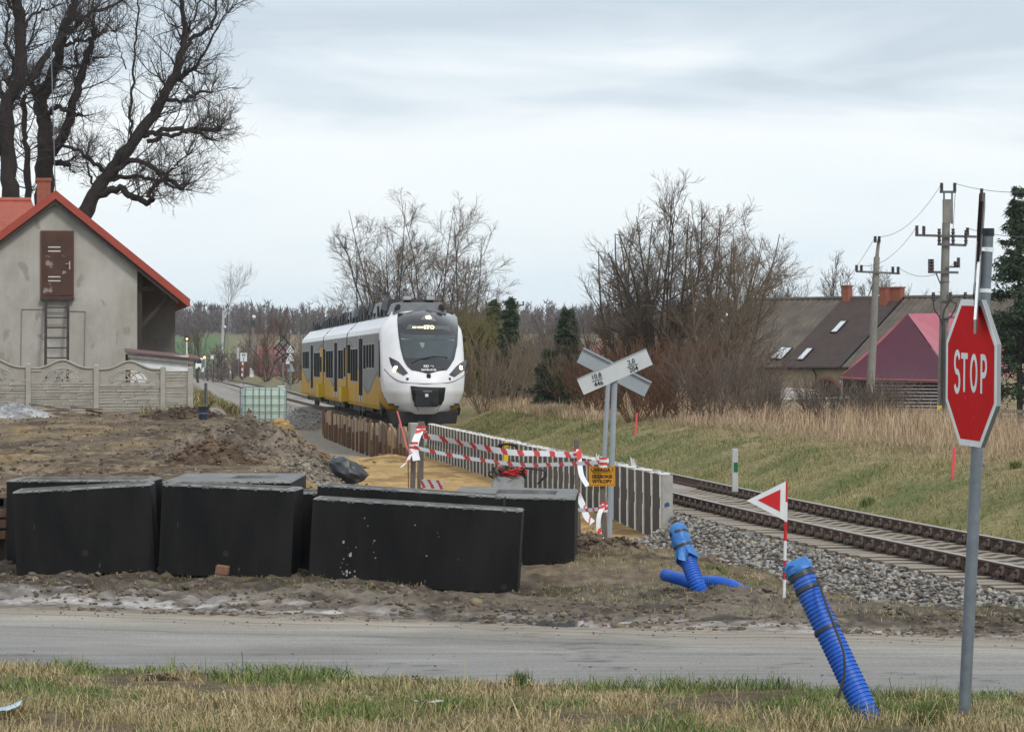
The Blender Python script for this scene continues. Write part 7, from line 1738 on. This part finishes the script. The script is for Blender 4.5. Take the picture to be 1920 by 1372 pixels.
# ------------------------------------------------------------------ maroon shed
m_mar = mat('maroon_sheet', (.062, .009, .022), .42, (.075, .011, .026), scale=.7, spec=.3)
m_marr = mat('maroon_roof', (.40, .12, .15), .5, (.36, .10, .135), scale=1)
YSh = 174.0
sh = T('maroon_shed', 'open shed with a glossy maroon hipped roof and slatted sides', 'shed', P(1680, 770, YSh))
E0, E1 = P(1573, 708, YSh), P(1795, 716, YSh - 2); pk = P(1702, 588, YSh + 3.4); pk2 = P(1850, 586, YSh + 6.5); E2 = P(1905, 705, YSh + 4)
mb = MB(); rows = []
for i in range(13):
    t = i / 12; bot_ = E0.lerp(E1, t) + Vector((0, 0, -.05 * math.sin(pi * t * 2))); rows.append([pk.lerp(bot_, k / 10) + Vector((0, .55 * math.sin(pi * k / 10) * -.35, -.35 * math.sin(pi * k / 10) * (1 - abs(2 * t - 1) * .6))) for k in range(11)])
mb.grid(rows); mb.obj('front_roof', m_mar, sh, smooth=True, fix=False)
mb = MB(); mb.face([pk, E1, E2, pk2]); mb.obj('side_roof', m_marr, sh, fix=False)
mb = MB(); mb.face([pk, pk2, pk2 + Vector((-4, 4, -2.8)), E0 + Vector((.5, 5.5, 0)), E0]); mb.obj('rear_roof', m_marr, sh, fix=False)
mb = MB(); mb.tube([E0, E0.lerp(E1, .3) + Vector((0, 0, -.03)), E0.lerp(E1, .55), E0.lerp(E1, .8) + Vector((0, 0, .02)), E1], .06, 6); mb.obj('eave_tube', mat('eave_pink', (.30, .08, .11), .4), sh)
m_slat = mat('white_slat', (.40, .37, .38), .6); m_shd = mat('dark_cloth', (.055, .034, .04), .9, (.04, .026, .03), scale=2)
zb_ = P(0, 772, YSh).z
def wpan(u0, u1, name, m, y=.25):
    a, b_ = P(u0, 708, YSh), P(u1, 708, YSh); mb = MB(); ya, yb = YSh + y - 2 * (u0 - 1573) / 222, YSh + y - 2 * (u1 - 1573) / 222
    mb.hexa([(a.x, ya, zb_), (b_.x, yb, zb_), (b_.x, yb + .06, zb_), (a.x, ya + .06, zb_), (a.x, ya, 1.46), (b_.x, yb, 1.46), (b_.x, yb + .06, 1.46), (a.x, ya + .06, 1.46)]); return mb.obj(name, m, sh)
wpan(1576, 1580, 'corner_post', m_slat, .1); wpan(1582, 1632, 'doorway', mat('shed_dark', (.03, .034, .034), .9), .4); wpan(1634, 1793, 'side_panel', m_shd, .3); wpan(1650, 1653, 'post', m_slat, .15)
for k in range(9):
    v = 716 + k * 6.3; mb = MB(); a, b_ = P(1636, v, YSh), P(1790, v + .5, YSh); a.y = YSh + .18 - .6; b_.y = YSh + .2 - 2; mb.beam(a, b_, .04, .05); mb.obj('slat', m_slat, sh)
for k in range(9):
    v = 716 + k * 6.3; mb = MB(); a, b_ = P(1573.5, v, YSh), P(1577, v, YSh); mb.beam(a, b_, .04, .05); mb.obj('slat', m_slat, sh)
# weathered plank fence behind the reeds
m_pf = mat('fence_grey', (.155, .14, .12), .9, (.10, .09, .078), scale=2, stretch=(.5, 4, 4))
pf = T('plank_fence', 'weathered grey plank fence half hidden by the reeds', 'fence', P(1700, 800, 122))
for k in range(4):
    v = 771 + k * 10
    for j in range(9):
        u0, u1 = 1545 + j * 55, 1545 + (j + 1) * 55; a, b_ = P(u0, v, 122), P(u1 - 1, v + random.uniform(-1, 1.5), 122); mb = MB(); mb.beam(a, b_, .03, .14 + random.uniform(-.02, .01)); mb.obj('plank', m_pf, pf)
for j in range(10):
    mb = MB(); a = P(1545 + j * 55, 812, 122.1); b_ = P(1545 + j * 55, 766, 122.1); mb.beam(a, b_, .1, .1); mb.obj('post', m_pf, pf)

# ------------------------------------------------------------------ power poles and wires
m_pole = mat('pole_concrete', (.235, .225, .20), .92, (.175, .165, .15), scale=4, bump=.2)
m_iron = mat('cross_iron', (.11, .115, .12), .6); m_ins = mat('insulator', (.045, .035, .035), .35)
def insul(parent, u, vb, vt, Y):
    a, b_ = P(u, vb, Y), P(u, vt, Y); mb = MB(); pts = []; rr_ = []
    for k in range(9): pts.append(a.lerp(b_, k / 8)); rr_.append(.055 if k % 2 else .085)
    mb.tube(pts, rr_, 7); return mb.obj('insulator', m_ins, parent)
def ib(parent, u0, v0, u1, v1, Y, w=.10, name='cross_arm'):
    mb = MB(); mb.beam(P(u0, v0, Y), P(u1, v1, Y), w, w); return mb.obj(name, m_iron, parent)
YP = 150.0
pp = T('power_pole', 'tall concrete power pole with three tiers of insulators beside the stop sign', 'power pole', P(1772, 782, YP))
mb = MB(); mb.tube([P(1767, 790, YP), P(1771, 545, YP), P(1774, 418, YP)], [.23, .185, .165], 12); mb.obj('pole', m_pole, pp, smooth=True)
mb = MB(); a, b_ = P(1768, 418, YP), P(1784, 374, YP); mb.box((a.x, YP - .16, a.z - .0), (b_.x, YP + .16, b_.z)); mb.obj('pole_head', m_pole, pp)
for u in (1770, 1785): ib(pp, u, 420, u, 360, YP - .1, .07, 'head_strut')
ib(pp, 1762, 360, 1792, 360, YP - .1); [insul(pp, u, 360, 343, YP - .1) for u in (1765.5, 1790)]
ib(pp, 1716, 441, 1832, 444, YP - .25); [insul(pp, u, 441, v, YP - .25) for u, v in ((1719, 423), (1732, 424), (1814, 427))]
ib(pp, 1758, 458, 1812, 460, YP - .25); [insul(pp, u, 458, v, YP - .3) for u, v in ((1761, 429), (1787, 429), (1811, 432))]
ib(pp, 1740, 510, 1797, 511, YP - .25); ib(pp, 1774, 501, 1799, 500, YP - .25, .07); ib(pp, 1755, 512, 1764, 534, YP - .2, .05, 'brace'); [insul(pp, u, v0, v1, YP - .3) for u, v0, v1 in ((1743, 509, 486), (1748, 509, 486), (1791, 500, 490), (1797, 502, 483))]
ib(pp, 1750, 563, 1812, 563, YP - .25, .06); ib(pp, 1764, 596, 1800, 594, YP - .25, .08)
for u in (1750, 1782, 1810): insul(pp, u, 566, 548, YP - .3)
for v in (530, 600, 640, 700): mb = MB(); a = P(1771 - (v - 545) * .017, v, YP); mb.tube([a, a + Vector((0, 0, .06))], .205, 10); mb.obj('pole_band', m_iron, pp)
for pts in (((1750, 563), (1752, 580), (1764, 600), (1768, 640), (1767, 770)), ((1782, 563), (1770, 585), (1766, 640), (1765, 770)), ((1800, 596), (1790, 615), (1780, 640), (1778, 770)), ((1782, 565), (1793, 570), (1785, 590), (1776, 600))):
    mb = MB(); mb.tube(spline([P(u, v, YP - .28) for u, v in pts], 20), .035, 6); mb.obj('cable', m_ins, pp, smooth=True)
ib(pp, 1773, 600, 1772, 775, YP - .26, .05, 'conduit'); mb = MB(); a, b_ = P(1757, 768, YP - .3), P(1766, 760, YP - .3); mb.box((a.x, YP - .35, a.z), (b_.x, YP - .25, b_.z)); mb.obj('yellow_plate', m_yel, pp)
YP2 = 166.0
p2 = T('power_pole', 'leaning concrete power pole with one cross arm in front of the maroon shed', 'power pole', P(1629, 792, YP2))
mb = MB(); mb.tube([P(1628, 800, YP2), P(1637, 640, YP2), P(1644, 482, YP2)], [.21, .175, .14], 12); mb.obj('pole', m_pole, p2, smooth=True)
mb = MB(); mb.tube([P(1644, 484, YP2), P(1648, 448, YP2)], [.09, .07], 8); mb.obj('pole_top', m_pole, p2); ib(p2, 1605, 509, 1687, 513, YP2 - .2, .09)
for u, v0, v1 in ((1606, 509, 497), (1615, 509, 497), (1674, 512, 500), (1684, 513, 500), (1648.5, 455, 443), (1641, 455, 443)): insul(p2, u, v0, v1, YP2 - .2)
mb = MB(); a, b_ = P(1623, 770, YP2 - .25), P(1630, 760, YP2 - .25); mb.box((a.x, YP2 - .3, a.z), (b_.x, YP2 - .2, b_.z)); mb.obj('yellow_plate', m_yel, p2)
m_wire = mat('wire_dark', (.05, .055, .06), .5)
def wire(a, b_, sag, label, r_=.011):
    pts = [a.lerp(b_, k / 24) - Vector((0, 0, sag * 4 * (k / 24) * (1 - k / 24))) for k in range(25)]; mb = MB(); mb.tube(pts, r_, 4, caps=False); return tag(mb.obj('power_wire', m_wire, smooth=True), label, 'wire')
wire(P(1765.5, 345, YP), P(1648, 444, YP2), .55, 'thin wire sagging from the top of the tall pole to the leaning pole')
wire(P(1719, 425, YP), P(1615, 498, YP2), .5, 'thin wire from the left insulators of the tall pole to the cross arm'); wire(P(1791, 492, YP), P(1684, 501, YP2), .5, 'thin wire from the lower tier of the tall pole to the cross arm')
wire(P(1790, 344, YP), P(2050, 342, 118), .35, 'top wire running from the tall pole to the right edge'); wire(P(1814, 428, YP), P(2050, 431, 118), .3, 'middle wire running from the tall pole to the right edge'); wire(P(1792, 345, YP - .1), P(1787, 430, YP - .3), .0, 'jumper wire hanging at the head of the tall pole')
wire(P(1641, 445, YP2), P(1500, 575, 300), 1.2, 'thin wire falling left from the top of the leaning pole')
YP3 = 300.0
p3 = T('power_pole', 'distant T shaped power pole above the thickets right of the train', 'power pole', P(970, 690, YP3))
mb = MB(); mb.tube([P(969, 690, YP3), P(970, 572, YP3)], [.17, .12], 8); mb.obj('pole', m_pole, p3); ib(p3, 960, 573, 983, 572, YP3, .13); ib(p3, 942, 597, 990, 599, YP3, .09)
for u in (961, 970.5, 981): insul(p3, u, 573, 565, YP3)
# ------------------------------------------------------------------ small houses far off
def far_house(label, u0, u1, v_ridge, v_eave, v_base, Y, m_r, m_w, dp=7, rows=9, name='far_house', skew=0):
    a, b_ = P(u0, v_eave, Y), P(u1, v_eave, Y); zr_ = P(0, v_ridge, Y + dp / 2).z; zb = P(0, v_base, Y).z; t = T(name, label, 'house', ((a.x + b_.x) / 2, Y, zb))
    mb = MB(); mb.box((a.x + .2, Y + .3, zb - 1), (b_.x - .2, Y + dp - .3, a.z)); mb.prism([Vector((a.x + .2, Y + .3, a.z)), Vector((a.x + .2, Y + dp - .3, a.z)), Vector((a.x + .2, Y + dp / 2, zr_ - .1))], (b_.x - a.x - .4, 0, 0)); mb.obj('wall', m_w, t)
    mb = MB(); G = []
    for j in range(rows * 2 + 1):
        f_ = j / (rows * 2); G.append([Vector((a.x + skew * (1 - f_) + (b_.x - a.x) * i / 40, Y + dp / 2 * (1 - f_), zr_ + (a.z - zr_) * f_ + .06 * (1 - (f_ * rows) % 1) + .03 * math.sin(i * 1.57))) for i in range(41)])
    mb.grid(G); mb.obj('roof', m_r, t, fix=False)
    mb = MB(); mb.face([(a.x + skew, Y + dp / 2, zr_ + .05), (b_.x + skew, Y + dp / 2, zr_ + .05), (b_.x, Y + dp, a.z), (a.x, Y + dp, a.z)]); mb.obj('rear_roof', m_r, t, fix=False)
    return t
far_house('low house with a pale pink tiled roof left of the train', 480, 540, 650, 702, 715, 500, mat('pink_tile', (.40, .15, .17), .7, (.34, .12, .14), scale=.6), m_bwall, dp=5, rows=10)
hh2 = far_house('low house with a faded red roof behind the gradient boards', 1080, 1215, 642, 682, 705, 235, mat('faded_red_roof', (.30, .13, .12), .8, (.42, .36, .35), scale=.9, mixlo=.5, mixhi=.7), mat('house_dark_wall', (.14, .10, .08), .9), dp=7, rows=12, skew=1.6)
# ------------------------------------------------------------------ the far level crossing
def pst(t, u, v0, v1, Y, r_, m, name='post'):
    mb = MB(); mb.tube([P(u, v0, Y), P(u, v1, Y)], r_, 8); return mb.obj(name, m, t)
YC = 600.0
lp = T('lamp_post', 'tallest pale concrete lamp post at the far crossing', 'lamp post', P(415, 708, YC)); mb = MB(); mb.tube([P(415, 709, YC), P(419, 582, YC)], [.33, .21], 10); mb.obj('post', mat('lamp_concrete', (.40, .39, .37), .9), lp); mb = MB(); mb.beam(P(419, 583, YC), P(419, 574, YC), .12, .12); mb.obj('bracket', m_pole, lp); mb = MB(); mb.ball(P(422, 613, YC - .3), .24, 8); mb.obj('loudspeaker', m_signw, lp)
lp2 = T('lamp_post', 'slim lamp post with a curved neck right of the tallest one', 'lamp post', P(427, 690, 587)); mb = MB(); mb.tube(spline([P(426, 700, 587), P(428, 610, 587), P(430, 590, 587), P(437, 580, 587)], 16), .10, 6); mb.obj('post', m_pole, lp2)
lp3 = T('lamp_post', 'lamp post with a white globe and a dark box', 'lamp post', P(472, 690, 484)); mb = MB(); mb.tube([P(472, 705, 484), P(475, 598, 484)], .12, 8); mb.obj('post', m_pole, lp3); mb = MB(); mb.ball(P(476, 594, 484), .25, 10); mb.obj('globe', mat('globe_white', (.75, .75, .75), .3), lp3); mb = MB(); a, b_ = P(470, 610, 483.8), P(479, 600, 483.8); mb.box((a.x, 483.6, a.z), (b_.x, 484, b_.z)); mb.obj('box', mat('teal_dark', (.03, .05, .055), .6), lp3)
mg_lamp = mat('signal_amber', (1, .6, .1), .4, emit=(1, .52, .08), estr=6)
sg = T('light_signal', 'railway light signal showing amber at the corner of the house', 'signal', P(350, 700, 380)); pst(sg, 350.2, 700, 640, 380, .075, m_signw, 'mast'); mb = MB(); mb.ball(P(350.5, 634, 380), .34, 10, sz=(.9, .6, 1.1)); mb.obj('signal_head', m_black, sg); mb = MB(); mb.ball(P(350.5, 635.5, 379.7), .11, 8); mb.obj('signal_lamp', mg_lamp, sg); mb = MB(); a, b_ = P(348, 668, 379.8), P(354, 663, 379.8); mb.box((a.x, 379.7, a.z), (b_.x, 379.8, b_.z)); mb.obj('plate', m_signw, sg)
sg2 = T('crossing_signal', 'small amber lamp behind the left striped board', 'signal', P(384, 700, 400)); pst(sg2, 383.3, 705, 671, 400, .06, m_galv); mb = MB(); mb.ball(P(383.3, 670, 399.8), .12, 8); mb.obj('signal_lamp', mg_lamp, sg2)
def chevron(label, u0, u1, v0, v1, Y):
    t = T('striped_board', label, 'railway sign', P((u0 + u1) / 2, v1 + 10, Y)); a, b_ = P(u0, v1, Y), P(u1, v0, Y); mb = MB(); mb.box((a.x, Y, a.z), (b_.x, Y + .04, b_.z)); mb.obj('board', m_signw, t); h_ = (b_.z - a.z) * .09
    for k in range(3):
        z = a.z + (b_.z - a.z) * (.30 + .22 * k); mb = MB(); mb.face([(a.x, Y - .012, z - h_), (b_.x, Y - .012, z + h_ * 1.6), (b_.x, Y - .012, z + h_ * 3.4), (a.x, Y - .012, z + h_ * .8)]); mb.obj('stripe', m_letter, t, fix=False)
    pst(t, (u0 + u1) / 2, v1 + 10, v1, Y + .05, .05, m_galv)
chevron('left striped warning board beyond the shed roof', 377.5, 382.5, 673, 697, 390); chevron('right striped warning board beside the tallest lamp post', 423, 430, 672, 690, 590)
def bollard(label, u, v0, v1, Y): 
    mb = MB(); mb.tube([P(u, v0, Y), P(u, v1, Y)], .13, 8); tag(mb.obj('bollard', m_signw, smooth=True, sharp=60), label, 'bollard', 'white bollards at the far crossing')
bollard('white bollard right of the tallest lamp post', 431.5, 704, 686, 569); bollard('taller of the two white bollards right of the kilometre plate', 470, 707, 690, 453); bollard('shorter of the two white bollards right of the kilometre plate', 473.6, 707, 693.5, 460); bollard('white bollard leaning at the foot of the tallest lamp post', 424, 702, 688, 600)
km = T('kilometre_plate', 'white plate reading 43 over 2 on a red and white pole', 'railway sign', P(455, 718, 280)); Yk = 280.0
for k, (va, vb) in enumerate(((679, 684), (684, 690), (690, 695), (695, 700), (700, 705))): mb = MB(); mb.tube([P(455 - k * .3, va, Yk), P(455 - k * .3, vb, Yk)], .065, 8); mb.obj('pole_band', m_signw if k % 2 == 0 else m_red, km)
pst(km, 456, 722, 676, Yk + .1, .05, m_galv, 'post')
a, b_ = P(450.6, 677.5, Yk - .08), P(463, 661.5, Yk - .08); mb = MB(); mb.box((a.x, Yk - .1, a.z), (b_.x, Yk - .06, b_.z)); mb.obj('plate', m_signw, km)
Rk2 = axes((1, 0, 0), (0, 0, 1)); add_text('43', .32, P(456.8, 665.8, Yk - .12), Rk2, m_letter, km, offset=.004, name='numerals'); add_text('2', .32, P(456.8, 673.6, Yk - .12), Rk2, m_letter, km, offset=.004, name='numerals')
zz = T('zigzag_board', 'thin white zigzag cross seen from the side left of the kilometre plate', 'railway sign', P(446, 705, 518))
for s_0 in (0, 1):
    mb = MB(); pts = [P(446 + (2.2 if (k + s_0) % 2 else -2.2), 652 + k * 5.2, 518) for k in range(5)]; mb.tube(pts, .06, 4); mb.obj('arm', m_signw, zz)
pst(zz, 447, 705, 650, 518.1, .07, m_galv)
cx_ = T('crossing_cross', 'black double tier crossbuck seen from behind left of the train', 'road sign', P(532, 735, 331)); Yx = 331.0
pst(cx_, 531, 735, 634, Yx + .06, .08, m_galv)
for p0, p1 in (((514, 655), (536, 628)), ((528, 628), (552, 656)), ((514, 651), (547, 681)), ((551, 651), (513, 680)), ((524, 643), (550, 679)), ((541, 640), (516, 668)), ((528, 671), (535, 680)), ((536, 669), (528, 680))):
    mb = MB(); mb.beam(P(*p0, Yx), P(*p1, Yx), .12, .05, up=(0, 1, 0)); mb.obj('arm', m_black, cx_)
ts_ = T('triangle_signs', 'two white triangular road signs one above the other behind the black crosses', 'road sign', P(544, 735, 318)); Yt = 318.0
for vt, vb in ((647, 661), (662, 676.5)):
    mb = MB(); mb.prism([P(536, vb, Yt), P(552, vb, Yt), P(544.5, vt, Yt)], (0, .03, 0)); mb.obj('sign', m_signw, ts_); mb = MB(); c_ = Vector((0, -.01, 0)); mb.prism([P(539, vb - 1.8, Yt) + c_, P(549.5, vb - 1.8, Yt) + c_, P(544.5, vt + 4, Yt) + c_], (0, .004, 0)); mb.obj('sign_mark', m_letter, ts_)
    mb = MB(); c_ = Vector((0, -.02, 0)); mb.prism([P(541, vb - 3, Yt) + c_, P(547.5, vb - 3, Yt) + c_, P(544.5, vt + 6.5, Yt) + c_], (0, .004, 0)); mb.obj('sign_field', m_signw, ts_)
a, b_ = P(536, 682, Yt), P(543, 677.5, Yt); mb = MB(); mb.box((a.x, Yt, a.z), (b_.x, Yt + .03, b_.z)); mb.obj('plate', m_signw, ts_); pst(ts_, 543.5, 735, 660, Yt + .05, .05, m_galv); pst(ts_, 539.5, 725, 682, Yt + .05, .03, m_galv)
dk = T('road_sign_back', 'dark grey back of a triangular sign behind the rear of the train', 'road sign', P(546, 700, 335)); mb = MB(); mb.prism([P(539, 697, 335), P(553, 696, 335), P(546, 680, 335)], (0, .03, 0)); mb.obj('plate', m_gg, dk); pst(dk, 546, 725, 690, 335.1, .04, m_galv)
sb = T('small_plate_sign', 'small white two line plate on a thin post left of the tallest lamp post', 'road sign', P(398, 700, 400)); a, b_ = P(395, 673, 400), P(400.5, 666, 400); mb = MB(); mb.box((a.x, 400, a.z), (b_.x, 400.03, b_.z)); mb.obj('plate', m_signw, sb); pst(sb, 398, 702, 668, 400.1, .04, m_galv)
# white van at the far crossing
van = T('white_van', 'white van with a dark windscreen waiting at the far crossing', 'van', P(372, 700, 410)); Yv = 410.0
a, b_ = P(366.5, 695, Yv), P(379, 671, Yv)
mb = MB(); mb.hexa([(a.x, Yv, a.z + .25), (b_.x, Yv, a.z + .25), (b_.x, Yv + 4.5, a.z + .25), (a.x, Yv + 4.5, a.z + .25), (a.x, Yv + .02, a.z + .75), (b_.x, Yv + .02, a.z + .75), (b_.x, Yv + 4.5, b_.z), (a.x, Yv + 4.5, b_.z)]); mb.hexa([(a.x, Yv + .9, a.z + .6), (b_.x, Yv + .9, a.z + .6), (b_.x, Yv + 4.5, a.z + .6), (a.x, Yv + 4.5, a.z + .6), (a.x + .08, Yv + 1.4, b_.z), (b_.x - .08, Yv + 1.4, b_.z), (b_.x - .08, Yv + 4.5, b_.z), (a.x + .08, Yv + 4.5, b_.z)]); mb.obj('body', m_tw, van)
mb = MB(); z0, z1 = P(0, 684, Yv).z, P(0, 673, Yv).z; mb.hexa([(a.x + .06, Yv + .3, z0), (b_.x - .06, Yv + .3, z0), (b_.x - .06, Yv + 1.2, z0), (a.x + .06, Yv + 1.2, z0), (a.x + .12, Yv + 1.0, z1), (b_.x - .12, Yv + 1.0, z1), (b_.x - .12, Yv + 1.3, z1), (a.x + .12, Yv + 1.3, z1)]); mb.obj('windscreen', m_glass, van)
mb = MB(); c_ = (a.x + b_.x) / 2; mb.box((c_ - .13, Yv - .04, P(0, 692, Yv).z), (c_ + .13, Yv, P(0, 688, Yv).z)); mb.obj('grille', m_black, van)
for s in (a.x + .12, b_.x - .12):
    mb = MB(); mb.tube([(s - .09, Yv + .9, a.z + .3), (s + .09, Yv + .9, a.z + .3)], .3, 12); mb.obj('wheel', m_black, van)

# ------------------------------------------------------------------ thin haze in the air: one closed box of even density
mh = bpy.data.materials.new('haze'); mh.use_nodes = True
hn, hl = mh.node_tree.nodes, mh.node_tree.links
hn.remove(hn['Principled BSDF']); hv = hn.new('ShaderNodeVolumePrincipled')
hv.inputs['Color'].default_value = (.88, .91, .96, 1); hv.inputs['Density'].default_value = 0.00012; hv.inputs['Anisotropy'].default_value = .2
hl.new(hv.outputs['Volume'], hn['Material Output'].inputs['Volume'])
mb = MB(); mb.box((-900, -60, -3.0), (900, 2500, 45)); tag(mb.obj('haze', mh, loc=(0, 0, 0)), 'thin pale haze in the air', 'haze', kind='stuff')
